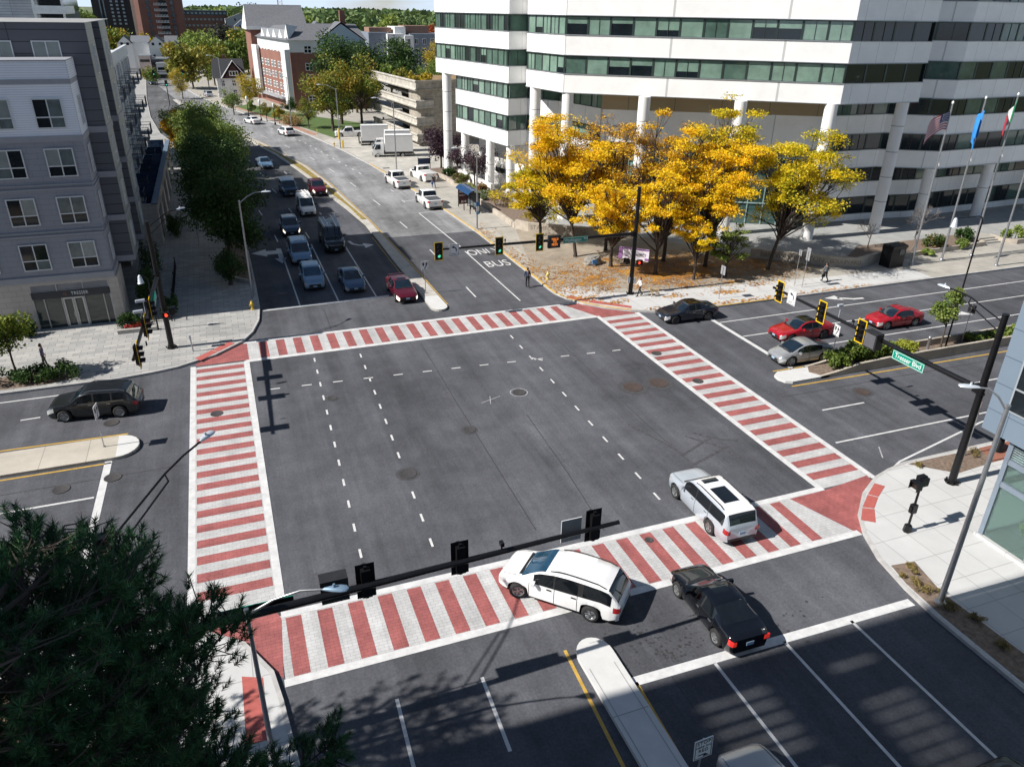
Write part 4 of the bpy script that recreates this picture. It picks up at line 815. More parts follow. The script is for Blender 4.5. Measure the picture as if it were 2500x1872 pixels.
# ---- pale glass balcony block beyond the roof on the left
gb = thing('glass_building', 'pale glass clad building with white balconies behind the grey apartment roof', 'building', (-15.8, 122, 0))
m_ = MB(); m_.box(-45, -3.4, 2, 20, 0, 23.4); m_.build('wall', brick('pale glass panels', (.42, .46, .50), (.36, .40, .45), (.2, .22, .25), 4.5, .32, .03, 0, .25, True, .3), gb)
for z in (17.6, 20.3, 23.0):
    b = MB(); b.box(-3.8, 0, 0, 8, z, z + .18); bo = b.build('balcony', WTRIM, gb)
    q = MB(); q.box(-3.8, 0, -.02, .06, z + .18, z + .95); q.box(-.06, .02, 0, 8, z + .18, z + .95); q.build('balustrade', mat('frosted panel', (.62, .66, .68), .3) if 'frosted panel' not in bpy.data.materials else bpy.data.materials['frosted panel'], bo)
    q = MB()
    for x in (-3.8, -.5): q.box(x, x + .25, .3, .55, z - 1.8, z)
    q.build('post', WTRIM, bo)
m_ = MB(); m_.box(-3.3, -.6, 3, 18, 0, 23.4); m_.build('dark_window', G_DARK, gb)
# ---- far houses on the hill
for i, (x, y, w, h, c, lbl) in enumerate([(16, 420, 7, 15.5, (.18, .25, .36), 'small blue gabled house on the far hill left of the brick block'), (20.5, 415, 6, 15, (.30, .38, .46), 'pale blue gabled house on the far hill beside the blue one'), (13, 452, 15, 18, (.42, .44, .46), 'pale grey long roofed house at the hilltop under the skyline'),
        (40, 330, 6, 16.5, (.35, .42, .5), 'bluish house gable peeping behind the chimney of the brick block'), (92, 330, 8, 15, (.4, .4, .42), 'grey roofed house beside the white office building')]):
    s = thing('far_house', lbl, 'house', (x, y, 0)); m_ = MB(); m_.box(0, w, 0, 9, 0, h - 2.5); m_.add([(0, 0, h - 2.5), (w, 0, h - 2.5), (w / 2, 0, h)], [(0, 1, 2)]); m_.build('wall', mat('far siding', c, .8, 0, .1), s)
    m_ = MB(); m_.add([(-.3, -.3, h - 2.8), (w / 2, -.3, h + .15), (w + .3, -.3, h - 2.8), (-.3, 9, h - 2.8), (w / 2, 9, h + .15), (w + .3, 9, h - 2.8)], [(0, 1, 4, 3), (1, 2, 5, 4)]); m_.build('roof', SLATE, s)
    m_ = MB(); m_.box(w * .3, w * .3 + .7, -.06, 0, h - 3.4, h - 2.2); m_.box(w * .65, w * .65 + .7, -.06, 0, h - 3.4, h - 2.2); m_.build('window', G_DARK, s)
# ---- unseen tall block, added near left to throw the shadow over the near lanes
sh = thing('shadow_block', 'unseen tall plain block added on the near left to cast shadow', 'building', (-52, -28, 0))
m_ = MB(); m_.box(0, 28, 0, 45.1, 0, 31.5); m_.box(28, 34, 5, 42, 0, 24); m_.box(27.6, 28, 0, 45.1, 40.6, 49); m_.box(27.6, 28, 0, 38, 31.5, 40.6); m_.box(27.6, 28, 44, 45.1, 31.5, 40.6); m_.box(27.6, 28, 38, 44, 35.4, 37.6); m_.box(27.6, 28, 38, 44, 39.6, 40.6); m_.box(27.6, 28, 38, 44, 31.5, 32.6)
for k in range(11): m_.box(27.5, 28.1, 38 + k * .57, 38.43 + k * .57, 32.6, 40.6)  # slots shaped in the roof screen to drop light patches on the road
m_.box(27.6, 28, 40.4, 41.3, 32.6, 36); m_.box(27.6, 28, 42.2, 43.2, 37.4, 40.6)
m_.build('wall', brick('tower panels', (.3, .3, .3), (.28, .28, .28), (.1, .1, .1), 3, 1.8, .1, 0, .6, True), sh)
m_ = MB(); m_.box(5, 20, 10, 30, 46, 49); m_.build('plant_room', CONC_PLAIN, sh)

rm = thing('radio_mast', 'thin red and white lattice radio mast on the skyline above the brick block', 'mast', (63.0, 700, 0))
m_ = MB()
for a in range(3): m_.tube([(2.6 * math.cos(a * 2.1), 2.6 * math.sin(a * 2.1), 0), (1.4 * math.cos(a * 2.1), 1.4 * math.sin(a * 2.1), 70)], .22, 4)
for k in range(24):
    r_ = 2.6 - 1.2 * k / 24; z = k * 2.9
    for a in range(3): m_.tube([(r_ * math.cos(a * 2.1), r_ * math.sin(a * 2.1), z), (r_ * math.cos(a * 2.1 + 2.1), r_ * math.sin(a * 2.1 + 2.1), z + 2.9)], .12, 3)
m_.build('lattice', mat('mast paint', (.45, .28, .27), .7, 0, .1), rm)
# ------------------------------------------------------------------ trees and plants
def leaf_quads(P, size, g, up=.0, asp=.6):
    n = len(P); a = g.normal(size=(n, 3)); a[:, 2] *= (1 - up); a /= np.linalg.norm(a, axis=1, keepdims=True) + 1e-9
    b = g.normal(size=(n, 3)); b -= a * (a * b).sum(1, keepdims=True); b /= np.linalg.norm(b, axis=1, keepdims=True) + 1e-9
    s = size * g.uniform(.55, 1.45, (n, 1)); a = a * s; b = b * s * asp
    q = np.stack([P - a, P - b, P + a, P + b], 1); return q.reshape(-1, 3), np.arange(n * 4).reshape(-1, 4)
def curve_pts(p, q, sag, g, n=4):
    p, q = np.array(p, float), np.array(q, float); o = []
    j = g.normal(size=3) * np.linalg.norm(q - p) * .07
    for i in range(n + 1):
        t = i / n; o.append(p + (q - p) * t + (np.array([0, 0, sag]) + j) * math.sin(math.pi * t))
    return o
def tree(name, label, cat, loc, h, r, z0, bark, leaf, seed, n=6000, ls=.17, ncl=26, flat=.7, clr=.36, group=None, tr=.14, lean=(0, 0), up=.2, twigs=3, outer=.55, shape='ball', trunk_top=None, gap=0, asp=.6):
    """tapered trunk, limbs to every clump, twigs, and thousands of leaf faces in clumps"""
    g = np.random.default_rng(seed); t = thing(name, label, cat, loc, 0, group)
    zc = (h + z0) / 2; hz = (h - z0) / 2; C = []
    while len(C) < ncl:
        d = g.normal(size=3); d /= np.linalg.norm(d); rr = g.uniform(outer, 1) if g.random() < .8 else g.uniform(.1, outer)
        p = d * rr
        if shape == 'vase' and p[2] < -.72: continue
        if shape == 'cone': k = (1 - p[2]) / 2 * .95 + .08; p[0] *= k * 1.3; p[1] *= k * 1.3
        c = np.array([p[0] * r * (1 - clr * .6), p[1] * r * (1 - clr * .6), zc + p[2] * hz * (1 - clr * .5)])
        C.append(c)
    C = np.array(C); C[:, 0] += lean[0] * C[:, 2] / h; C[:, 1] += lean[1] * C[:, 2] / h
    tb = MB(); zt = trunk_top or (z0 + (h - z0) * .25)
    top = np.array([lean[0] * zt / h, lean[1] * zt / h, zt])
    mid = top * .5 + np.array([g.normal() * .05 * h * .1, g.normal() * .05 * h * .1, 0])
    tb.tube([(0, 0, -.05), (0, 0, .25), mid, top], [tr * 1.5, tr * 1.1, tr * .9, tr * .7], 8)
    tips = []
    for c in C:
        b0 = mid + (top - mid) * g.uniform(.3, 1) if c[2] > zt * .8 else mid + (top - mid) * g.uniform(0, .6)
        pts = curve_pts(b0, c, .06 * np.linalg.norm(c - b0), g); rs = [tr * .42, tr * .34, tr * .26, tr * .18, tr * .1]
        tb.tube(pts, rs, 5, False)
        for _ in range(twigs):
            e = c + g.normal(size=3) * r * clr * .55 * np.array([1, 1, flat]); s = pts[3] if g.random() < .5 else c
            tb.tube([s, (s + e) / 2 + g.normal(size=3) * .08, e], [tr * .12, tr * .08, tr * .03], 3, False); tips.append(e)
    tb.build('trunk', bark, t, smooth=60)
    w = g.dirichlet(np.full(ncl, 2.5)); idx = g.choice(ncl, n, p=w); d = g.normal(size=(n, 3)); d /= np.linalg.norm(d, axis=1, keepdims=True)
    rad = g.uniform(0, 1, (n, 1)) ** .45 * r * clr * g.uniform(.75, 1.25, ncl)[idx][:, None]
    P = C[idx] + d * rad * np.array([1, 1, flat]) + g.normal(size=(n, 3)) * r * .025
    if gap:
        keep = np.sin(P[:, 0] * 2.1 + seed) + np.sin(P[:, 1] * 2.3 + 1) + np.sin(P[:, 2] * 2.9 + 2) > -gap; P = P[keep]
    P = P[P[:, 2] > .3]
    v, f = leaf_quads(P, ls, g, up, asp)
    np_mesh('crown', v, f, leaf, t); return t
def shrub(name, label, loc, rx_, ry_, h, leaf, seed, n=900, ls=.09, group=None, rz=0, cat='shrub', ncl=8, asp=.6):
    g = np.random.default_rng(seed); t = thing(name, label, cat, loc, rz, group)
    C = np.stack([g.uniform(-.75, .75, ncl) * rx_, g.uniform(-.75, .75, ncl) * ry_, g.uniform(.35, .8, ncl) * h], 1)
    idx = g.integers(0, ncl, n); d = g.normal(size=(n, 3)); d /= np.linalg.norm(d, axis=1, keepdims=True)
    P = C[idx] + d * g.uniform(.3, 1, (n, 1)) * np.array([min(rx_, .9) * .5, min(ry_, .9) * .5, h * .4]); P[:, 2] = np.abs(P[:, 2])
    v, f = leaf_quads(P, ls, g, .1, asp); np_mesh('foliage', v, f, leaf, t)
    s = MB()
    for c in C: s.tube([(c[0] * .4, c[1] * .4, 0), tuple(c)], [.03, .012], 4, False)
    s.build('stem', BARK, t); return t
LOC_BARK = mat('dark locust bark', (.055, .042, .035), .9, 0, .4, 5, bump=.5)
LOCUST = leafmat('golden locust leaf', [(.42, .40, .02), (.80, .58, .016), (.86, .60, .016), (.84, .50, .014), (.66, .32, .02)], .35, .3)
LOCUST_B = leafmat('browning locust leaf', [(.72, .52, .015), (.80, .52, .015), (.66, .38, .02), (.40, .22, .05), (.26, .16, .08)], .3, .25)
LOCUST_G = leafmat('green gold locust leaf', [(.13, .20, .02), (.46, .42, .02), (.80, .58, .015), (.86, .60, .012)], .35, .3)
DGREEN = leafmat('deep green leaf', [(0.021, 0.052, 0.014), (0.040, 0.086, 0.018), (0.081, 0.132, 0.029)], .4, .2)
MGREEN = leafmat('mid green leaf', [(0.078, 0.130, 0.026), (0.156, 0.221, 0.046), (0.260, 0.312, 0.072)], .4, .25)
LGREEN = leafmat('light green leaf', [(0.121, 0.203, 0.041), (0.216, 0.284, 0.061), (0.338, 0.378, 0.081)], .4, .25)
MIXED = leafmat('turning leaf', [(0.060, 0.128, 0.024), (0.135, 0.195, 0.033), (0.300, 0.255, 0.033), (0.540, 0.240, 0.038)], .22, .25)
ORANGE = leafmat('orange leaf', [(.10, .14, .03), (.18, .20, .035), (.27, .24, .04), (.42, .26, .045)], .3, .25)
GOLD = leafmat('gold green leaf', [(0.189, 0.203, 0.027), (0.405, 0.311, 0.030), (0.567, 0.378, 0.027)], .3, .25)
RED = leafmat('red leaf', [(.30, .05, .015), (.42, .09, .02)], .5, .2)
PURPLE = leafmat('purple plum leaf', [(.022, .012, .022), (.05, .025, .04), (.085, .05, .065)], .6, .15)
STRAW = leafmat('straw grass', [(.30, .21, .08), (.45, .33, .15)], .6, .2)
FARG = leafmat('distant green leaf', [(0.060, 0.112, 0.042), (0.112, 0.173, 0.060), (0.195, 0.232, 0.075)], .06, .15)

# honey locusts on the plaza
LT = [((31.2, 64.6), 14.4, 6.0, (-1.9, 1.6), 'golden honey locust at the left end of the grove beside the low lettered wall'), ((33.0, 60.6), 9.4, 4.0, (-.9, -1.6), 'leaning golden honey locust behind the boulder with the blue plaque'),
      ((35.0, 65.6), 14.2, 5.4, (0, 0), 'golden honey locust with sparse brown top left of the centre column'), ((35.8, 57.2), 10.6, 3.9, (0, 0), 'golden honey locust just right of the black mast pole'),
      ((38.7, 60.6), 14.4, 5.4, (0, 0), 'golden honey locust behind the white banner right of the black mast'), ((38.4, 54.9), 7.8, 2.8, (0, 0), 'low golden honey locust nearest the pavement by the small sign'),
      ((41.6, 57.9), 13.8, 5.2, (0, 0), 'golden honey locust before the fifth white column'), ((46.8, 55.3), 13.4, 6.4, (2.4, -.6), 'broad green and gold honey locust in front of the 888 numerals'),
      ((41.6, 54.7), 5.6, 2.5, (0, 0), 'small green honey locust low beside the kerb'), ((44.5, 60.8), 15.6, 4.8, (0, 0), 'tall green topped honey locust rising above the grove'), ((29.9, 70.5), 9.8, 5.0, (-.6, 0), 'low spreading green gold honey locust behind the lettered wall')]
for i, ((x, y), h, r, ln_, lb) in enumerate(LT):
    gr = i in (7, 9, 10); sm = i == 8
    tree('honey_locust', lb, 'tree', (x, y, .15), h, r, h * (.22 if not sm else .2) if i != 10 else 1.2, LOC_BARK, LGREEN if sm else (LOCUST_G if gr else (LOCUST_B if i in (2, 4) else LOCUST)), 40 + i, n=4200 if sm else int((17000 if i in (2, 4) else 30000) * (r / 5) ** 1.7), ls=.105, ncl=84 if r > 3.8 else 40, flat=.30, clr=.20, group='honey locust trees on the corner plaza', tr=.17 if r > 3 else .12,
         lean=ln_, up=.35, twigs=13 if i in (2, 4) else 7, outer=.4, shape='vase', trunk_top=h * .30, gap=1.0, asp=.42)
# left avenue street trees; lighter leaf colour paints the sunlit ones
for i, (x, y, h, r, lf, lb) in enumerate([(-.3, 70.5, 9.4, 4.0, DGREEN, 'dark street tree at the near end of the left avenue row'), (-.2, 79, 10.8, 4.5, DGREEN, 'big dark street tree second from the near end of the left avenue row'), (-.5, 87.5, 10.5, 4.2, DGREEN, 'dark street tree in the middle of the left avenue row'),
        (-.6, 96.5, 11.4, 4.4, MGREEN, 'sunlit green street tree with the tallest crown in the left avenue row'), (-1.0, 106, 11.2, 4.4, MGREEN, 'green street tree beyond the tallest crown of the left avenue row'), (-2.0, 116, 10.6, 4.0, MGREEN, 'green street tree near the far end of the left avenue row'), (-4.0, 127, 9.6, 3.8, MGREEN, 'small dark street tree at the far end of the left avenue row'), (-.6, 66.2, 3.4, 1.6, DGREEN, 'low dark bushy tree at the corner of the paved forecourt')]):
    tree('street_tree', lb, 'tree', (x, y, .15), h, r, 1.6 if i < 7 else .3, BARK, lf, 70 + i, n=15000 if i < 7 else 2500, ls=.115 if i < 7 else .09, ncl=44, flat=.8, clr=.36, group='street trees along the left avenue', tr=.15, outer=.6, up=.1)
tree('orange_tree', 'glowing orange street tree beside the blue balcony screens', 'tree', (-5.2, 124.5, .15), 8.6, 2.8, 1.5, BARK, leafmat('amber leaf', [(.40, .22, .012), (.52, .30, .012)], .4, .3), 91, n=4500, ls=.16)
# left corner: little street tree, hedges
tree('street_tree', 'young green street tree by the hedge at the left edge', 'tree', (-14.0, 51.3, .15), 4.8, 1.8, 1.5, BARK, leafmat('lime leaf', [(.09, .14, .02), (.17, .22, .03), (.30, .27, .03)], .5, .3), 92, n=3000, ls=.1, ncl=20, tr=.07, gap=1.4)
for i, (x, y, rx_, ry_, h, lb) in enumerate([(-13.4, 50.6, 4.2, .9, .95, 'dark clipped hedge along the left kerb by the young tree'), (-6.9, 63.5, .7, 2.2, 2.6, 'tall dark evergreen hedge behind the left mast'), (-6.8, 69, .9, 2.6, 3.6, 'tall dark evergreen hedge against the apartment side wall'), (-5.2, 84, .9, 3, 1.8, 'dark rounded hedge beside the stone podium'), (-7.8, 58.6, .9, .5, .9, 'small green shrub beside the glass storefront'), (-14.6, 58.8, .7, .5, 1.1, 'dark shrub left of the storefront'), (-5.3, 60.5, .6, 1.4, 1.1, 'dark shrubs inside the black fence')]):
    shrub('hedge', lb, (x, y, .15), rx_, ry_, h, DGREEN, 110 + i, n=4200 if i == 0 else 2400, ls=.075, cat='hedge', ncl=30 if i == 0 else 14)
shrub('flower_bed', 'red flowers in the fenced planter by the storefront', (-7.3, 57.7, .3), 1.0, .25, .45, leafmat('red petals', [(.05, .09, .02), (.4, .02, .02), (.45, .04, .02)], 3, .1), 120, n=420, ls=.06, cat='flowers')
# plum trees, bare trees
tree('plum_tree', 'dark purple plum tree by the round white column', 'tree', (30.9, 111.5, .3), 6.4, 3.7, 1.5, BARK, PURPLE, 130, n=5500, ls=.13, ncl=30, tr=.14, group='purple plum trees', gap=1.6)
tree('plum_tree', 'thinning purple plum tree beside the white ramp wall', 'tree', (31.6, 97.5, .3), 5.8, 3.3, 1.3, BARK, PURPLE, 131, n=2200, ls=.12, ncl=30, tr=.12, group='purple plum trees', twigs=9)
tree('plum_tree', 'small sparse purple plum tree behind the clipped shrub', 'tree', (31.2, 104, .3), 4.6, 2.2, 1.2, BARK, PURPLE, 132, n=1300, ls=.12, ncl=22, tr=.1, group='purple plum trees', twigs=8)
def bare_tree(label, loc, h, seed, bark, spread=.5, depth=5):
    t = thing('bare_tree', label, 'tree', loc); g = np.random.default_rng(seed); m = MB()
    def grow(p, d, ln, r, k):
        e = p + d * ln; m.tube([tuple(p), tuple((p + e) / 2 + g.normal(size=3) * ln * .05), tuple(e)], [r, r * .85, r * .7], 5 if k > 2 else 3, False)
        if k == 0: return
        for _ in range(3 if k > 1 else 4):
            nd = d + g.normal(size=3) * spread; nd[2] += .12; nd /= np.linalg.norm(nd); grow(e, nd, ln * g.uniform(.6, .85), r * .6, k - 1)
    grow(np.zeros(3), np.array([.05, 0, 1.]), h * .26, h * .018, depth); m.build('trunk', bark, t); return t
GREYB = mat('grey bark', (.16, .14, .13), .9, 0, .3, 5)
bare_tree('leafless grey tree with a wide fan of twigs between the flagpoles', (64.2, 55.2, .4), 5.6, 3, GREYB, .55, 5)
bare_tree('small leafless dark tree beside the broad white column', (60.7, 57.4, .4), 3.6, 9, BARK, .4, 4)
# beds and hedges
SHR = leafmat('mixed shrub', [(.05, .08, .02), (.11, .13, .03), (.2, .11, .04)], .8, .2)
PALE = leafmat('pale yellow green shrub', [(.22, .25, .08), (.36, .38, .14)], .8, .2)
for i, (x, y, a, b, h, lf, lb) in enumerate([(30.3, 106, 1.3, 1.6, 1.1, DGREEN, 'rounded dark green shrub under the purple plum tree'), (30.6, 100.3, 1.4, 2.6, 1.3, SHR, 'reddish green shrubs behind the planter wall'), (30.0, 95, .9, 3, .8, PALE, 'pale yellow green low shrubs along the planter wall'), (31.6, 94, 1.2, 2.4, 1.1, leafmat('russet shrub', [(.1, .1, .03), (.3, .12, .05)], .9, .2), 'russet shrub beside the thinning plum tree'), (30.7, 90.6, 1.1, 2, .9, leafmat('sage shrub', [(.13, .17, .08), (.2, .24, .12)], .9, .2), 'sage green low shrubs behind the bus shelter'),
        (30.8, 85.8, 1.4, 2.6, 1.9, STRAW, 'tall straw coloured ornamental grass behind the lamp post'), (61.6, 54.8, .9, .7, 1.2, leafmat('red tipped shrub', [(.07, .12, .03), (.15, .18, .05), (.4, .1, .05)], .9, .2), 'red tipped shrub beside the first flagpole'), (67.6, 55.6, 1.1, .8, 1.4, leafmat('red berry shrub', [(.06, .12, .03), (.12, .16, .04), (.35, .08, .04)], .9, .2), 'bushy red berried shrub between the middle flagpoles'), (70.8, 54.9, 1.1, .7, .7, MGREEN, 'low green grass tuft beside the third flagpole'), (73.0, 56.5, 1, .8, 1.5, DGREEN, 'dark shrub below the round grey column on the right'), (79, 55.4, 2.2, 1, 1.3, LGREEN, 'broad green bush at the right edge beside the steps'), (65.3, 54.0, .7, .5, .5, LGREEN, 'low green plants beside the second flagpole')]):
    shrub('shrub', lb, (x, y, .3), a, b, h, lf, 140 + i, n=1300, ls=.1, ncl=10)
MED = leafmat('island shrub', [(.04, .075, .015), (.12, .17, .03), (.22, .27, .05)], 1.2, .2)
for i, (x, a, h, lf, lb) in enumerate([(37.4, .9, .9, MED, 'leafy shrub at the tip of the planted island beside the silver car'), (39.2, 1.0, 1.25, MED, 'dark leafy shrub on the planted island behind the keep right sign'), (41.1, 1.0, 1.1, MED, 'green shrub on the planted island under the yellow framed signal'), (43.2, .8, .75, leafmat('yellow green shrub', [(.2, .24, .03), (.36, .36, .05)], 1, .2), 'yellow green shrub on the planted island behind the street name sign'), (51, 1.6, .5, MED, 'spreading juniper on the planted island behind the mast pole'), (54.5, 1.8, .7, LGREEN, 'spreading light green juniper on the far part of the island'), (60, 2.2, .7, LGREEN, 'light green juniper beyond the corner building on the island')]):
    shrub('shrub', lb, (x, 35.6, .3), a * 1.15, .68, h * 1.15, lf, 160 + i, n=2600, ls=.09, ncl=18)
tree('island_tree', 'small green tree on the planted island by the red car', 'tree', (46.9, 35.8, .24), 5.0, 1.3, 1.2, BARK, leafmat('fresh green leaf', [(.07, .13, .03), (.16, .22, .05), (.27, .31, .08)], .8, .3), 171, n=2600, ls=.1, ncl=22, tr=.06, shape='cone', gap=1.5)
TUFT = leafmat('weed tuft', [(.08, .12, .03), (.25, .18, .07), (.38, .27, .10)], 2, .2)
for i, (x, y, a, h, lb) in enumerate([(24.9, 16.6, .35, .35, 'dry grass tuft at the base of the silver lamp post'), (25.4, 17.6, .18, .25, 'green weed tuft in the kerbside soil strip'), (25.6, 17.9, .2, .22, 'dry weed at the top end of the kerbside soil strip'), (25.0, 15.4, .3, .3, 'straw coloured weeds below the silver lamp post'), (25.5, 16.3, .15, .22, 'small green weed right of the silver lamp post'), (25.0, 17.1, .22, .3, 'dry grass clump just above the silver lamp post base'), (25.5, 14.6, .3, .25, 'sparse straw tuft in the shaded soil strip'), (25.3, 13.2, .3, .25, 'lowest straw tuft in the shaded soil strip near the bottom edge'), (24.75, 17.6, .12, .2, 'bright green weed against the kerb above the silver lamp post'), (32.6, 24.1, .2, .25, 'dry tuft in the soil square by the black mast'), (36.4, 24.0, .35, .35, 'yellow tuft in the soil square beside the brown sign')]):
    shrub('weed', lb, (x, y, .16), a, a, h, TUFT, 180 + i, n=260, ls=.085, cat='weed', ncl=9, asp=.13)
shrub('house_plant', 'bright yellow green fern behind the corner shop window', (31.3, 16.6, .9), .6, .6, .9, leafmat('fern', [(.3, .4, .05), (.5, .55, .1)], 1, .2), 190, n=500, ls=.13, cat='plant')
shrub('roof_planting', 'green shrubs trailing over the garage roof edge', (32.0, 154, 9.6), 1.4, 4.5, 2.4, MGREEN, 191, n=1500, ls=.2, ncl=14)
shrub('roof_planting', 'brown and yellow shrubs in the middle of the garage roof', (33.2, 145, 9.6), 1.6, 4.5, 2.2, ORANGE, 192, n=1500, ls=.2, ncl=14)
shrub('roof_planting', 'yellow shrubs at the near corner of the garage roof', (35.0, 138, 9.7), 2.2, 3.2, 1.8, GOLD, 193, n=1300, ls=.18, ncl=12)
# trees round the brick block and the garage
BG = [((21.5, 155), 14.8, 5.4, 1.2, MIXED, 'large turning tree on the lawn left of the white pickup'), ((27.5, 157), 15.2, 5.6, 1.2, MIXED, 'large turning tree with orange tips beside the garage'), ((24.6, 164), 18.2, 5.8, 2, DGREEN, 'tall dark green tree behind the turning trees'), ((17.5, 160), 6.5, 2.6, .8, MIXED, 'smaller tree with rusty leaves at the foot of the brick wall'),
      ((40, 186), 17.5, 8.0, 2, DGREEN, 'broad very dark round tree behind the garage'), ((31, 182), 15.5, 5.6, 2, DGREEN, 'dark green tree between the brick block and the round tree'), ((53, 196), 12.0, 6, 2, MGREEN, 'grey green tree behind the garage roof at the office wall'), ((60, 215), 15.5, 5, 2, GOLD, 'yellow green tree beside the white office building'),
      ((8.6, 196), 9.5, 3.6, 1, GOLD, 'golden tree beside the white house'), ((4.5, 186), 6.6, 2.8, .6, MGREEN, 'grey green round tree below the golden tree'), ((8.2, 183.5), 4.2, 1.2, .3, LGREEN, 'slim yellow green young tree on the lawn nearest the house'), ((10.5, 173), 4.4, 1.5, .4, ORANGE, 'small orange young tree on the lawn strip'), ((12.6, 167.5), 4.6, 1.5, .4, GOLD, 'small golden young tree nearest on the lawn strip'),
      ((14.8, 164), 2.6, 2.6, .1, STRAW, 'rounded dry shrub tree at the end of the lawn'), ((16, 180), 4, 2, .3, DGREEN, 'clipped dark evergreen beside the brick porch'),
      ((-4, 248), 13, 7.0, 1.5, ORANGE, 'big orange and green tree by the distant crossing'), ((2, 258), 12.5, 6, 1.5, MIXED, 'green and rust tree behind the dark gabled house'), ((-6.5, 222), 7.5, 3, 1, GOLD, 'small gold tree at the avenue bend'), ((10, 262), 14, 7, 2, MGREEN, 'spreading green tree behind the house chimney'), ((0, 300), 13.5, 9, 2, LGREEN, 'yellow green tree mass before the brick tower'), ((14, 300), 15.5, 8, 2, MIXED, 'mixed tree left of the brick block tower'), ((15, 275), 11, 5, 2, GOLD, 'yellow tree against the brick block tower'), ((8, 360), 16, 8, 3, leafmat('dusky leaf', [(.03, .045, .03), (.07, .06, .05)], .2, .1), 'dusky bare looking tree before the long brick building'), ((18, 345), 14, 6, 3, FARG, 'green tree below the blue hill houses'),
      ((-16.5, 268), 5.5, 2.4, .8, ORANGE, 'small orange street tree at the distant left pavement'), ((-14.8, 262), 5, 2.4, .8, MGREEN, 'small green street tree at the distant left pavement'),
      ((-46, 380), 15.5, 13, 2, GOLD, 'wide golden tree mass below the dark tower'), ((-33, 370), 13.5, 9, 2, MIXED, 'green and gold tree before the dark tower'), ((-22, 375), 11.0, 6, 2, GOLD, 'golden tree beside the brown brick tower'), ((-64, 440), 22, 12, 3, FARG, 'tall green tree behind the white balconies'), ((-56, 450), 21, 10, 3, MGREEN, 'tall pale green tree between the balconies and the dark tower')]
for i, ((x, y), h, r, z0, lf, lb) in enumerate(BG):
    far = y > 240
    tree('tree', lb, 'tree', (x, y, 0), h, r, z0, BARK, lf, 200 + i, n=int((2600 if far else 7500) * max(.35, min(1.8, r / 5))), ls=(.32 if far else .165) * max(.6, min(1.4, r / 5)), ncl=26 if r > 2 else 12, flat=.85, clr=.36, tr=.05 * h * .35, outer=.6, twigs=1, up=.1)
# individually visible trees on the skyline
g0 = np.random.default_rng(99)
SK = [(12, 520, 27, 9), (30, 560, 27.5, 11), (44, 540, 25.5, 9), (28, 430, 20.5, 7), (62, 420, 22.5, 10), (74, 455, 25, 9), (93, 430, 24, 9), (108, 440, 23.5, 10), (110, 410, 21, 8), (125, 430, 23.0, 9), (138, 440, 25, 9), (152, 460, 25.5, 9), (100, 370, 18, 8), (122, 380, 18.5, 8), (84, 380, 18, 8), (70, 350, 17.5, 7), (136, 360, 17.5, 9), (0, 560, 27, 9), (54, 480, 23, 8), (166, 500, 26, 10), (58, 370, 18, 7), (112, 340, 15.5, 7)]
for i, (x, y, h, r) in enumerate(SK):
    fx = ['leftmost', 'left', 'middle', 'right', 'rightmost']
    red = i == 12
    tree('tree', 'distant red tree glowing among the green ones beyond the brick block' if red else 'distant green tree in the belt of trees under the skyline', 'tree', (x, y, 0), h - 3.6 if not red else 15.8, r if not red else 5, 3, BARK, RED if red else (FARG if i % 3 else LGREEN), 300 + i, n=1300, ls=.7 if not red else .4, ncl=18, flat=.8, clr=.4, tr=.3, outer=.55, twigs=0, up=.1, group=None if red else 'distant trees under the skyline')
# the far wood that reads as one mass
n = 26000; a = g0.uniform(-.30, .72, n); dd = g0.uniform(620, 1500, n); X = np.sin(a) * dd; Y = np.cos(a) * dd
H = 11 + 6 * np.sin(X * .013) + 5 * np.sin(X * .031 + 1) + 4 * np.sin(X * .07 + Y * .01); Zt = np.clip(H * (.7 + dd / 1500 * .5), 7, 19.5) * g0.uniform(.25, 1, n) ** .5
v, f = leaf_quads(np.stack([X, Y, Zt], 1), 3.4, g0, .1, .8); struct(np_mesh('far_wood', v, f, FARG), 'stuff')

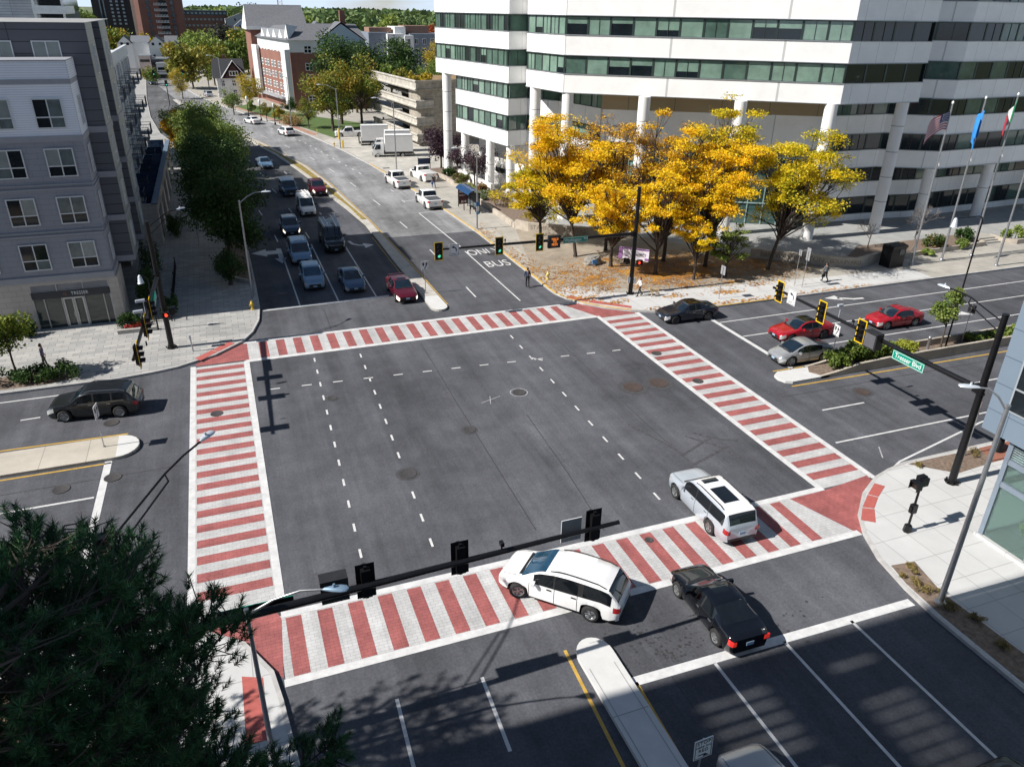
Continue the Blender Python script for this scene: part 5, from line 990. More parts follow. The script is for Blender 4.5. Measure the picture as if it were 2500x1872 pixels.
# ---- the big pine in the near left corner
def pine(label, loc, h, R0, seed, ntuft, group=None, zmin=.3, show=True):
    g = np.random.default_rng(seed); t = thing('pine_tree', label, 'tree', loc, 0, group); tb = MB()
    tb.tube([(0, 0, 0), (.1, 0, h * .5), (0, .1, h * .95)], [.26, .17, .04], 9); Pt, Dt = [], []
    nb = 130
    for i in range(nb):
        u = (i + .5) / nb; z = h * (zmin + (1 - zmin) * u ** .85) - .4; ang = i * 2.39996 + g.normal() * .2
        ln = R0 * (1.05 - u) ** .5 * g.uniform(.55, 1.22) + .4; d = np.array([math.cos(ang), math.sin(ang), 0])
        pts = [np.array([0, 0, z]) + d * ln * s + np.array([0, 0, ln * (.10 * s + .16 * s * s - .05)]) for s in (0, .35, .7, 1)]
        tb.tube([tuple(p) for p in pts], [.05, .04, .028, .012], 5, False)
        k = max(4, int(ln * ntuft))
        for _ in range(k):
            s = 1 - g.random() ** 1.5 * .75; j = min(2, int(s * 3 / 1.0001)); base = pts[j] + (pts[j + 1] - pts[j]) * (s * 3 - j if j < 2 else min(1, (s - .7) / .3))
            off = d * g.uniform(-.05, .35) + np.cross(d, [0, 0, 1]) * g.normal() * .55 * (1.15 - s * .5) + np.array([0, 0, g.uniform(.0, .38)])
            e = base + off; ax = off * .7 + d * .35 + np.array([0, 0, .55]); ax /= np.linalg.norm(ax)
            tb.tube([tuple(base), tuple(base + off * .6 + np.array([0, 0, -.03])), tuple(e)], [.014, .011, .008], 3, False); Pt.append(e); Dt.append(ax)
    for _ in range(10): Pt.append(np.array([g.normal() * .15, g.normal() * .15, h * .95 + g.uniform(-.2, .35)])); Dt.append(np.array([0, 0, 1.]))
    tb.build('trunk', BARK, t)
    Pt, Dt = np.array(Pt), np.array(Dt); m = 74; n = len(Pt)
    base = np.repeat(Pt, m, 0); ax = np.repeat(Dt, m, 0); rad = g.normal(size=(n * m, 3)); rad -= ax * (rad * ax).sum(1, keepdims=True); rad /= np.linalg.norm(rad, axis=1, keepdims=True)
    base = base - ax * g.uniform(0, .26, (n * m, 1)); dr = ax * g.uniform(.35, 1.2, (n * m, 1)) + rad * g.uniform(.5, 1, (n * m, 1)); dr /= np.linalg.norm(dr, axis=1, keepdims=True)
    tip = base + dr * g.uniform(.12, .19, (n * m, 1)); sd_ = np.cross(dr, g.normal(size=(n * m, 3))); sd_ /= np.linalg.norm(sd_, axis=1, keepdims=True); sd_ *= .0072
    v = np.stack([base - sd_, base + sd_, tip], 1).reshape(-1, 3); f = np.arange(len(v)).reshape(-1, 3)
    np_mesh('needles', v, f, PINE, t); return t
PINE = leafmat('pine needle', [(.018, .065, .032), (.04, .12, .05), (.13, .24, .09)], 2.6, .12, .5)  # pale ramp end paints the lit tufts
pine('big dark pine tree filling the near left corner', (-3.6, 9.2, 0), 15.1, 3.75, 5, 18, zmin=.42)
pine('pine tree standing out of view to the left of the near crosswalk', (-11.5, 17.4, 0), 15.5, 3.0, 6, 5)
# ------------------------------------------------------------------ vehicles
CGLASS = mat('car glass', (.006, .008, .010), .03, 0, .3, 2, spec=1.0)
CGLASS_B = mat('windscreen with sky reflection', (.012, .05, .095), .03, 0, .4, 2, spec=1.0)  # blue base colour stands in for reflected sky
WSCR = mat('windscreen glass', (.008, .016, .026), .03, 0, .3, 2, spec=1.0)
TYRE = mat('tyre rubber', (.018, .018, .018), .85, 0, .2, 8)
RIM = mat('alloy rim', (.42, .43, .44), .3, .8, .1, 5)
RIMD = mat('dark rim', (.10, .10, .11), .35, .7, .1, 5)
HEADL = mat('headlamp lens', (.55, .57, .58), .12, .3, .15, 9, coat=.6)
HEADON = mat('lit headlamp', (.9, .85, .7), .2, emit=(1, .9, .7, 1.2))
TAIL = mat('red tail lamp', (.35, .012, .015), .15, 0, .1, 9, coat=.6)
TAILON = mat('lit tail lamp', (.5, .02, .02), .2, emit=(1, .06, .04, .25))
PLATE = mat('number plate', (.30, .42, .56), .5)
CHROME = mat('chrome', (.55, .56, .57), .15, .9, .05)
TRIMD = mat('black trim', (.02, .02, .021), .45, 0, .15, 5)
P_WHITE = paint('white car paint', (.76, .76, .76), 0); P_SILVER = paint('silver car paint', (.52, .57, .63), .35); P_BLACK = paint('black car paint', (.004, .005, .008), .1, .1)
P_GREY = paint('dark grey car paint', (.015, .018, .021), .3); P_BLUEREFL = paint('steel blue paint tinted by sky reflection', (.055, .11, .19), .35); P_RED = paint('red car paint', (.36, .008, .018), .15)  # steel blue: sky reflection on the roofs tinted into the paint
P_CRIM = paint('crimson car paint', (.095, .005, .016), .2); P_NAVY = paint('navy car paint', (.022, .05, .10), .3); P_SKYREFL = paint('silver paint tinted by sky reflection', (.16, .27, .40), .35); P_TESLA = paint('midnight grey car paint', (.016, .022, .036), .35); P_GOLDS = paint('pale silver car paint', (.40, .41, .42), .5)  # sky blue silver: blue sky reflection mixed into the base colour
SED = dict(top=[(0, .58), (.012, .68), (.08, .80), (.24, .93), (.285, .97), (.44, 1.39), (.52, 1.45), (.66, 1.41), (.84, 1.09), (.87, 1.06), (.975, 1.03), (1, .92)], belt=[(0, .55), (.02, .62), (.1, .74), (.27, .88), (.6, .93), (.85, 1.0), (1, .88)], ws=(.285, .455), rw=(.68, .845), win=[(.36, .545), (.565, .73)], axle=(.19, .80))
SUV = dict(top=[(0, .70), (.012, .86), (.06, .98), (.22, 1.09), (.26, 1.12), (.40, 1.60), (.48, 1.68), (.82, 1.64), (.90, 1.56), (.985, 1.06), (1, .92)], belt=[(0, .66), (.02, .80), (.1, .92), (.26, 1.03), (.6, 1.07), (.9, 1.12), (1, .9)], ws=(.265, .42), rw=(.895, .98), win=[(.335, .52), (.54, .72), (.74, .865)], axle=(.185, .79), trim=True)
MINI = dict(top=[(0, .62), (.012, .80), (.06, .93), (.17, 1.06), (.20, 1.09), (.37, 1.63), (.46, 1.74), (.84, 1.73), (.92, 1.64), (.985, 1.10), (1, .95)], belt=[(0, .6), (.02, .74), (.1, .88), (.22, .98), (.6, 1.03), (.9, 1.07), (1, .92)], ws=(.205, .385), rw=(.905, .98), win=[(.30, .47), (.485, .67), (.70, .90)], axle=(.185, .785), trim=True)
KMIN = dict(MINI, top=[(0, .66), (.012, .84), (.05, .95), (.15, 1.05), (.20, 1.10), (.28, 1.34), (.36, 1.58), (.46, 1.71), (.58, 1.755), (.72, 1.74), (.84, 1.70), (.91, 1.62), (.985, 1.14), (1, .98)], belt=[(0, .62), (.02, .76), (.1, .9), (.22, 1.0), (.6, 1.05), (.85, 1.10), (1, .95)], ws=(.20, .40), rw=(.90, .982), win=[(.31, .475), (.49, .675), (.715, .935)])
BOXY = dict(top=[(0, .72), (.01, .92), (.04, 1.02), (.22, 1.10), (.255, 1.13), (.36, 1.62), (.42, 1.70), (.88, 1.69), (.95, 1.64), (.99, 1.10), (1, .95)], belt=[(0, .68), (.02, .86), (.1, .95), (.26, 1.04), (.6, 1.07), (.9, 1.09), (1, .92)], ws=(.26, .375), rw=(.945, .985), win=[(.31, .50), (.515, .715), (.73, .935)], axle=(.175, .765))
PICK = dict(top=[(0, .78), (.01, 1.02), (.03, 1.12), (.21, 1.20), (.235, 1.22), (.325, 1.78), (.38, 1.90), (.54, 1.89), (.575, 1.80), (.61, 1.26), (.625, 1.23), (.985, 1.23), (1, 1.16)], belt=[(0, .72), (.02, 1.02), (.22, 1.13), (.6, 1.16), (1, 1.15)], ws=(.24, .345), rw=(.565, .612), win=[(.295, .42), (.435, .555)], axle=(.165, .775), cover=(.63, .985))
UTIL = dict(PICK, top=[(0, .78), (.01, 1.02), (.03, 1.12), (.22, 1.20), (.25, 1.22), (.34, 1.80), (.39, 1.92), (.50, 1.91), (.53, 1.84), (.56, 1.38), (.57, 1.36), (.985, 1.36), (1, 1.34)], belt=[(0, .72), (.02, 1.02), (.22, 1.13), (.55, 1.2), (.57, 1.3), (1, 1.3)], ws=(.255, .355), rw=(.525, .562), win=[(.31, .48)], cover=None)
NVAN = dict(top=[(0, .9), (.01, 1.12), (.03, 1.2), (.2, 1.30), (.23, 1.34), (.34, 2.0), (.40, 2.13), (.96, 2.12), (1, 2.0)], belt=[(0, .8), (.02, 1.08), (.2, 1.22), (.5, 1.3), (1, 1.3)], ws=(.235, .355), rw=(2, 2), win=[(.29, .41)], axle=(.165, .78))
TCON = dict(top=[(0, .68), (.012, .86), (.05, .95), (.15, 1.08), (.18, 1.12), (.36, 1.84), (.44, 1.98), (.95, 1.99), (1, 1.9)], belt=[(0, .62), (.02, .8), (.1, .92), (.2, 1.03), (.5, 1.1), (1, 1.15)], ws=(.185, .375), rw=(2, 2), win=[(.29, .45), (.48, .66)], axle=(.175, .80))
JEEP = dict(top=[(0, .98), (.01, 1.06), (.24, 1.16), (.275, 1.2), (.335, 1.72), (.37, 1.82), (.95, 1.84), (1, 1.78)], belt=[(0, .94), (.01, 1.02), (.26, 1.1), (.6, 1.13), (1, 1.15)], ws=(.28, .345), rw=(2, 2), win=[(.33, .50), (.53, .72), (.75, .94)], axle=(.17, .80), trim=True, square=True)

def wheel(root, x, y, r, rim, side, steer=0):
    M = Matrix.Translation((x, y, r)) @ Matrix.Rotation(steer, 4, 'Z') @ Matrix.Rotation(-side * math.pi / 2, 4, 'X')
    e = bpy.data.objects.new('wheel', None); COL.objects.link(e); e.parent = root; e.matrix_local = M; e.empty_display_size = .2
    MB().lathe([(r * .64, -.11), (r * .9, -.115), (r, -.07), (r, .07), (r * .9, .11), (r * .68, .115), (r * .64, .07)], 22, cap=False).build('tyre', TYRE, e, smooth=50)
    m = MB(); m.lathe([(r * .66, .09), (r * .6, .075), (r * .58, .03), (.02, .03)], 22, cap=False)
    for k in range(5):
        a = k * 2 * math.pi / 5
        for da in (-.16, .16):
            m.obox((math.cos(a + da * .6) * r * .33, math.sin(a + da * .6) * r * .33, .07), (r * .58, r * .085, .03), a + da * .35)
    m.lathe([(r * .14, .05), (r * .14, .095), (.01, .1)], 12, cap=False)
    m.build('rim', rim, e)

def car(name, label, cat, loc, head, L, W, spec, pm, hs=1.0, rim=None, glass=None, lights_on=False, tail_on=False, roof=None, sunroof=None, rails=False, plate_f=True, wr=None, steer=0, group=None, r=None, spoiler=False, hatch_rail=None, wing_mirror=None, seams=True):
    """lofted body: sections along the length, cut into paint, glass, lamps, trim; +x is the front"""
    root = thing(name, label, cat, (loc[0], loc[1], 0.004), R(head), group)
    r = r or (.345 if spec in (SED,) else .37); wr = wr or (.70 if spec is SED else .80)
    if spec.get('square'): wr = .84
    glass = glass or CGLASS; rim = rim or RIM
    ax = spec['axle']; ra = (r + .075) / L
    T = set(np.linspace(0, 1, 44).round(4))
    for key in ('ws', 'rw'): T |= set(spec[key])
    for a in spec['win']: T |= set(a)
    if spec.get('cover'): T |= set(spec['cover'])
    if sunroof:
        for s_ in sunroof: T |= set(s_[:2])
    if roof: T |= set(roof[:2])
    for a in ax: T |= {a + ra * math.cos(k * math.pi / 8) for k in range(9)}
    T |= {.004, .012, .03, .085, .955, .975, .99}
    T = sorted(t for t in T if 0 <= t <= 1); T2 = [T[0]]
    for t in T[1:]:
        if t - T2[-1] > .0025: T2.append(t)
    T = T2
    fine = np.linspace(0, 1, 801)
    def prof(pts, k):
        y = np.interp(fine, [p[0] for p in pts], [p[1] for p in pts]); w = int(k); ker = np.ones(2 * w + 1) / (2 * w + 1)
        yy = np.convolve(np.pad(y, w, 'edge'), ker, 'valid'); return lambda t: float(np.interp(t, fine, yy))
    topf, beltf = prof([(a, b * hs) for a, b in spec['top']], 10), prof([(a, b * hs) for a, b in spec['belt']], 14)
    sq = spec.get('square')
    wf = prof([(0, .74 if not sq else .86), (.012, .84), (.04, .925), (.1, .975), (.22, 1), (.82, 1), (.93, .975), (.98, .91 if not sq else .98), (1, .82 if not sq else .97)], 4)
    secs = []
    for t in T:
        x = L / 2 - t * L; zt, zb_ = topf(t), min(beltf(t), topf(t) - .03); w = wf(t) * W / 2
        z0 = .20 + .10 * max(0, (.06 - t) / .06) + .12 * max(0, (t - .93) / .07)
        for a in ax:
            d = abs(t - a)
            if d <= ra * 1.001: z0 = max(z0, r + math.sqrt(max(0, (r + .075) ** 2 - (d * L) ** 2)))
        k = min(1, max(0, (zt - zb_ - .06) / .34)); k = k * k * (3 - 2 * k)
        wrail = w * (.93 * (1 - k) + wr * k + .05 * k); wtop = w * (.82 * (1 - k) + (wr - .03) * k)
        zr = zb_ + (zt - zb_) * (.55 * (1 - k) + .86 * k); zte = zb_ + (zt - zb_) * (.85 * (1 - k) + .965 * k)
        zm = max(zb_ - .24, z0 + .02); zl = z0 + min(.14, (zm - z0) * .5)
        h = [(0, z0), (w * .9, z0), (w * .985, zl), (w, zm), (w * .965, zb_), (wrail, zr), (wtop, zte), (wtop * .55, zt - .006), (0, zt)]
        secs.append([(x, y, z) for y, z in h] + [(x, -y, z) for y, z in h[7:0:-1]])
    N = 16; parts = {}
    def put(key, vs):
        m = parts.setdefault(key, ([], {}, [])); ids = []
        for v in vs:
            kk = (round(v[0], 5), round(v[1], 5), round(v[2], 5))
            if kk not in m[1]: m[1][kk] = len(m[0]); m[0].append(v)
            ids.append(m[1][kk])
        if len(set(ids)) > 2:
            u = [];
            for i in ids:
                if i not in u: u.append(i)
            m[2].append(u)
    ins = lambda t, a: a[0] - 1e-6 <= t <= a[1] + 1e-6
    for i in range(len(T) - 1):
        tm = (T[i] + T[i + 1]) / 2
        for j in range(N):
            jj = j if j < 8 else 15 - j; side = 'l' if j < 8 else 'r'; key = ('body', '')
            if jj == 0: key = ('underbody', '')
            elif jj == 1 and spec.get('trim') and .03 < tm < .97: key = ('sill_trim', '')
            elif jj == 4:
                if len(spec['win']) > 1 and spec['win'][0][1] - .001 < tm < spec['win'][-1][0] + .001: key = ('window_pillar', side + str(int(tm > (spec['win'][0][1] + spec['win'][-1][0]) / 2 + .02)) if len(spec['win']) > 2 else side)
                for w_ in spec['win']:
                    if ins(tm, w_): key = ('side_window', side + str(w_[0]))
            elif jj in (6, 7):
                if ins(tm, spec['ws']): key = ('windscreen', '')
                elif ins(tm, spec['rw']): key = ('rear_window', '')
                elif spec.get('cover') and ins(tm, spec['cover']): key = ('bed_cover', '')
                else:
                    if roof and ins(tm, roof): key = ('roof', '')
                    if sunroof and jj == 7:
                        for s_ in sunroof:
                            if ins(tm, s_): key = ('sunroof', str(s_[0]))
            elif jj == 3:
                if tm < .085: key = ('headlight', side)
                elif tm > .955: key = ('tail_light', side)
            a, b = secs[i], secs[i + 1]; j2 = (j + 1) % N
            put(key, [a[j], a[j2], b[j2], b[j]])
    put(('body', ''), secs[0][::-1]); put(('body', ''), secs[-1])
    MATS = dict(body=pm, window_pillar=TRIMD, underbody=DARK, sill_trim=TRIMD, side_window=CGLASS, windscreen=CGLASS_B if glass is CGLASS_B else WSCR, rear_window=CGLASS, bed_cover=mat('tonneau cover', (.06, .065, .075), .7) if 'tonneau cover' not in bpy.data.materials else bpy.data.materials['tonneau cover'],
                sunroof=CGLASS, headlight=HEADON if lights_on else HEADL, tail_light=TAILON if tail_on else TAIL, roof=roof[2] if roof else pm)
    body = None
    for key in sorted(parts, key=lambda k: k[0] != 'body'):
        v, _, f = parts[key]; m = MB(); m.add(v, f); o = m.build(key[0], MATS[key[0]], root, smooth=38 if key[0] == 'body' else 60)
    for a, s in ((ax[0], 1), (ax[1], 0)):
        for sd_ in (1, -1): wheel(root, L / 2 - a * L, sd_ * (W / 2 - .10), r, rim, sd_, R(steer) if s else 0)
    xf_, zf = L / 2, beltf(0)
    m = MB(); m.box(xf_ - .06, xf_ + .012, -W * .27, W * .27, .40 * (1 if zf < .75 else 1.25), zf - .04); m.build('grille', TRIMD, root)
    m = MB(); m.box(xf_ - .1, xf_ + .008, -W * .34, W * .34, .31, .385); m.build('lower_intake', TRIMD, root)
    if plate_f: m = MB(); m.box(xf_ + .0, xf_ + .03, -.15, .15, .41, .53); m.build('number_plate', PLATE, root)
    zr_ = topf(1); xr = -L / 2
    m = MB(); m.box(xr - .02, xr + .02, -.16, .16, zr_ * .62, zr_ * .62 + .15); m.build('number_plate', PLATE, root)
    m = MB(); m.box(xr - .015, xr + .1, -W * .38, W * .38, .33, .46); m.build('bumper', TRIMD if spec is not SED else pm, root)
    for sd_ in (1, -1):
        tz = beltf(1); m = MB(); m.box(xr - .012, xr + .06, sd_ * W * .40 - .12, sd_ * W * .40 + .0 if sd_ > 0 else sd_ * W * .40 + .12, tz - .22, tz - .02); m.build('tail_light', TAILON if tail_on else TAIL, root)
        t0 = spec['win'][0][0] + .015; x = L / 2 - t0 * L; zb_ = beltf(t0)
        m = MB(); m.obox((x, sd_ * (W / 2 + .11), zb_ + .09), (.12, .22, .15), sd_ * .15); m.obox((x - .0, sd_ * (W / 2 - .0), zb_ + .04), (.06, .14, .05)); m.build('wing_mirror', wing_mirror or (pm if spec not in (PICK, UTIL, NVAN) else TRIMD), root)
        for w_ in spec['win'][:2]:
            x = L / 2 - (w_[1] - .03) * L; m = MB(); m.box(x - .1, x + .1, sd_ * W / 2 * .985 - .012 if sd_ < 0 else sd_ * W / 2 * .985 - .01, sd_ * W / 2 * .985 + .03, zb_ - .10, zb_ - .06); m.build('door_handle', CHROME if pm is not P_WHITE else TRIMD, root)
    if rails:
        for sd_ in (1, -1):
            tt = np.linspace(.44, .88, 8); pts = [(L / 2 - t * L, sd_ * W / 2 * (wr - .06), topf(t) + (.05 if 0 < i < 7 else .0)) for i, t in enumerate(tt)]
            MB().tube(pts, .025, 6).build('roof_rail', rails if rails is not True else TRIMD, root)
    if spoiler: m = MB(); z = topf(.97); m.box(xr + .05, xr + .2, -W * .36, W * .36, z + .1, z + .13); m.box(xr + .08, xr + .16, -W * .33, -W * .31, z - .03, z + .1); m.box(xr + .08, xr + .16, W * .31, W * .33, z - .03, z + .1); m.build('spoiler', pm, root)
    if seams:
        ts = [t for w_ in spec['win'][:2] for t in w_]
        for sd_ in (1, -1):
            for tq in sorted({round(spec['win'][0][0] - .03, 3), round((spec['win'][0][1] + (spec['win'][1][0] if len(spec['win']) > 1 else spec['win'][0][1] + .02)) / 2, 3), round(spec['win'][min(1, len(spec['win']) - 1)][1] + .01, 3)}):
                i = min(range(len(T)), key=lambda k: abs(T[k] - tq)); sc_ = secs[i]
                MB().tube([(p[0], sd_ * (p[1] + .002), p[2]) for p in (sc_[2], sc_[3], sc_[4])], .011, 4).build('door_seam', TRIMD, root)
            tq = spec['ws'][0] - .02; pts = [(s_[6][0], sd_ * s_[6][1], s_[6][2] + .002) for t, s_ in zip(T, secs) if .03 < t < tq]
            MB().tube(pts, .010, 4).build('bonnet_seam', TRIMD, root)
            ta, tb_ = spec['win'][0][0] - .01, spec['win'][-1][1]
            pts = [(s_[4][0], sd_ * (s_[4][1] + .003), s_[4][2] + .012) for t, s_ in zip(T, secs) if ta < t < tb_]
            MB().tube(pts, .012, 4).build('window_trim', CHROME if pm not in (P_WHITE, P_BLACK) else TRIMD, root)
    # wipers and cowl
    t0 = spec['ws'][0]; x = L / 2 - (t0 - .006) * L; m = MB(); m.box(x - .03, x + .1, -W * .36, W * .36, topf(t0 - .01) - .03, topf(t0 - .012) + .012); m.build('cowl', TRIMD, root)
    root['len'] = L; del root['len']
    return root, topf, beltf

# junction
car('minivan', 'white minivan turning across the near crosswalk', 'minivan', (10.72, 21.62, 0), 135, 5.2, 2.0, KMIN, P_WHITE, glass=CGLASS_B, rails=True, steer=22, wing_mirror=P_WHITE)
car('suv', 'silver boxy family car with white roof leaving the near crosswalk', 'car', (19.68, 24.45, 0), 89, 5.12, 1.93, BOXY, P_SILVER, rails=True, sunroof=[(.405, .475), (.56, .80)], roof=(.375, .945, P_WHITE))
car('sedan', 'black sedan with open sunroof stopped over the near stop line', 'car', (15.95, 18.55, 0), 89, 4.55, 1.82, SED, P_BLACK, tail_on=True, sunroof=[(.475, .565)])
car('suv', 'dark grey SUV driving left past the left traffic island', 'SUV', (-8.8, 45.05, 0), 180 - 7.5, 4.85, 1.93, SUV, P_GREY, lights_on=False, rails=CHROME)
# southbound queue in the shade
car('suv', 'silver blue small SUV first in the queue at the stop line', 'SUV', (6.05, 64.75, 0), -90, 4.45, 1.8, SUV, P_SKYREFL, glass=CGLASS_B)
car('sedan', 'dark grey sedan first in the middle lane at the stop line', 'car', (9.2, 63.2, 0), -90, 4.7, 1.82, SED, P_BLUEREFL)
car('minivan', 'blue grey minivan second in the queue behind the silver blue SUV', 'minivan', (5.9, 72.7, 0), -90, 5.1, 1.97, MINI, P_SKYREFL, rails=CHROME, sunroof=[(.46, .52)])
van, vt, vb = car('van', 'black work van carrying ladders on its roof rack', 'van', (9.4, 75.9, 0), -90, 6.1, 2.03, NVAN, P_BLACK, r=.40, wr=.86)
car('suv', 'dark navy compact SUV with headlights on third in the queue', 'SUV', (6.0, 82.45, 0), -90, 4.4, 1.82, SUV, P_NAVY, lights_on=True)
tc, tt_, _ = car('van', 'small white van with a roof rack fourth in the queue', 'van', (8.65, 90.7, 0), -88, 4.6, 1.8, TCON, P_WHITE, r=.33, wr=.82, wing_mirror=TRIMD)
car('jeep', 'steel blue square off-road car with black front further up the queue', 'car', (7.75, 101.6, 0), -87, 4.6, 1.9, JEEP, P_BLUEREFL, r=.42)
car('suv', 'crimson SUV with headlights on beside the grass median', 'SUV', (11.3, 100.9, 0), -87, 4.6, 1.87, SUV, P_CRIM, lights_on=True, hs=1.03)
car('sedan', 'dark red sedan rolling past the median nose', 'car', (12.75, 59.5, 0), -90, 4.75, 1.84, SED, P_CRIM, lights_on=True, sunroof=[(.47, .57)], spoiler=True)
car('sedan', 'pale blue car coming round the bend under the street trees', 'car', (6.2, 121.2, 0), -82, 4.7, 1.82, SED, P_SKYREFL)
# westbound on the right
car('sedan', 'midnight grey sedan with dark glass roof nearing the far corner', 'car', (32.75, 47.15, 0), 178, 4.72, 1.86, SED, P_TESLA, rim=RIMD, roof=(.44, .68, CGLASS))
car('sedan', 'red hatchback sedan with black glass roof at the right stop line', 'car', (38.85, 41.15, 0), 178, 4.75, 1.86, SED, P_RED, rim=RIMD, roof=(.44, .68, CGLASS), hs=1.02)
car('sedan', 'plain red sedan behind in the outer right lane', 'car', (47.55, 40.85, 0), 178, 4.45, 1.76, SED, P_RED)
PRI = dict(SED, top=[(0, .6), (.012, .72), (.06, .84), (.17, .97), (.2, 1.0), (.40, 1.42), (.5, 1.49), (.62, 1.45), (.90, 1.12), (.94, 1.08), (1, .95)], ws=(.205, .405), rw=(.66, .91), win=[(.30, .5), (.52, .74)], axle=(.20, .80))
car('hatchback', 'silver rounded hatchback beside the planted island tip', 'car', (36.0, 37.75, 0), 178, 4.46, 1.75, PRI, P_GOLDS)
# parked on the far side
car('pickup', 'white crew cab pickup with dark bed cover parked nearest the bus shelter', 'pickup', (23.3, 90.3, 0), 92, 5.9, 2.03, PICK, P_WHITE, r=.41, wr=.8, tail_on=False, group=None)
car('pickup', 'white crew cab pickup with dark bed cover parked further from the bus shelter', 'pickup', (22.25, 102.8, 0), 95, 6.1, 2.05, PICK, P_WHITE, r=.42, wr=.8, hs=1.03)
car('utility_truck', 'white utility truck with boxed service body on the driveway apron', 'truck', (26.6, 105.6, 0), 98, 5.9, 2.1, UTIL, P_WHITE, r=.42, wr=.8)
car('pickup', 'white pickup parked by the garage entrance behind the yellow bollards', 'pickup', (23.6, 147.6, 0), 176, 5.8, 2.0, PICK, P_WHITE, r=.42, wr=.8)
car('suv', 'white SUV with spare wheel driving away up the avenue', 'SUV', (12.4, 152.6, 0), 107, 4.4, 1.8, SUV, P_WHITE)
car('sedan', 'white car passing far up the avenue by the lawn', 'car', (7.4, 170.5, 0), 114, 4.7, 1.8, SED, P_WHITE)
car('sedan', 'dark car on the distant avenue beyond the apartment balconies', 'car', (-15.6, 266, 0), -80, 4.7, 1.8, SED, P_NAVY)
car('sedan', 'silver car crossing the distant side street', 'car', (-12.1, 297, 0), 176, 4.6, 1.8, SED, P_SILVER)
car('suv', 'pale blue SUV waiting by the distant crossing', 'SUV', (-.3, 226, 0), 100, 4.6, 1.8, SUV, P_SILVER)
# near edge
car('sedan', 'pale blue silver car cut off by the bottom edge', 'car', (12.75, 10.35, 0), 90, 4.7, 1.82, SED, P_GOLDS)
car('sedan', 'dark grey car just entering at the bottom right corner', 'car', (19.9, 7.25, 0), 90, 4.7, 1.82, SED, P_GREY)
car('suv', 'white car half hidden by the corner building on the right', 'SUV', (49.8, 29.0, 0), 0, 4.6, 1.85, SUV, P_WHITE)

def box_truck(label, loc, head, cabover=True, bl=4.4, bh=2.5):
    t = thing('box_truck', label, 'truck', (loc[0], loc[1], .004), R(head)); L = bl + 2.1
    m = MB(); m.box(L / 2 - 1.9 - bl - .1, L / 2 - 2.0, -1.08, 1.08, .95, .95 + bh); m.build('cargo_box', mat('white box panel', (.72, .72, .72), .5, 0, .04), t)
    for y in (-1.09, 1.05):
        for z in (.93, .9 + bh): MB().box(L / 2 - 2.0 - bl - .12, L / 2 - 1.98, y, y + .04, z, z + .09).build('box_edge', ALU, t)
    m = MB(); x0, x1 = L / 2 - 1.75, L / 2
    m.add([(x0, -.98, .5), (x1 - .02, -.96, .5), (x1 - .02, .96, .5), (x0, .98, .5), (x0, -.98, 1.35), (x1, -.95, 1.2), (x1, .95, 1.2), (x0, .98, 1.35), (x0, -.9, 2.25), (x1 - .62, -.84, 2.2), (x1 - .62, .84, 2.2), (x0, .9, 2.25)],
          [(0, 1, 5, 4), (2, 3, 7, 6), (1, 2, 6, 5), (0, 4, 7, 3), (4, 5, 9, 8), (6, 7, 11, 10), (5, 6, 10, 9), (8, 9, 10, 11), (4, 8, 11, 7), (0, 3, 2, 1)]); m.build('cab', P_WHITE, t)
    m = MB(); m.add([(x1 + .0, -.82, 1.28), (x1 + .0, .82, 1.28), (x1 - .53, .74, 2.1), (x1 - .53, -.74, 2.1)], [(0, 1, 2, 3)]); m.build('windscreen', CGLASS_B, t)
    for s in (1, -1):
        m = MB(); m.add([(x0 + .5, s * .985, 1.38), (x1 - .25, s * .968, 1.33), (x1 - .62, s * .885, 2.08), (x0 + .5, s * .915, 2.1)], [(0, 1, 2, 3) if s < 0 else (3, 2, 1, 0)]); m.build('side_window', CGLASS, t)
        m = MB(); m.obox((x1 - .1, s * 1.12, 1.6), (.08, .16, .36)); m.build('wing_mirror', TRIMD, t)
        m = MB(); m.box(x1 - .04, x1 + .02, s * .75 - .14, s * .75 + .14, .72, .92); m.build('headlight', HEADL, t)
        wheel(t, L / 2 - .75, s * .86, .39, RIM, s); wheel(t, L / 2 - 2 - bl * .62, s * .86, .39, RIM, s)
    m = MB(); m.box(L / 2 - 2 - bl, L / 2 - .2, -.5, .5, .5, .93); m.box(x1 - .1, x1 + .04, -.95, .95, .42, .62); m.build('chassis', TRIMD, t)
    m = MB(); m.box(L / 2 - 2.25 - bl, L / 2 - 2.1 - bl, -1.0, 1.0, .45, .6); m.build('tail_step', TRIMD, t)
    return t
box_truck('white box truck with a cab over engine in front of the garage', (26.5, 124.6), 172)
t2 = box_truck('second white box truck half hidden behind the front one', (27.4, 129.2), 172, bl=4.2, bh=2.55)
bt = box_truck('white box truck body with black tail lift seen from its rear', (26.9, 136.4), -8, bl=4.6, bh=2.5)
m = MB(); m.box(-3.75, -3.6, -1.05, 1.05, .5, 1.75); m.build('tail_lift', TRIMD, bt)
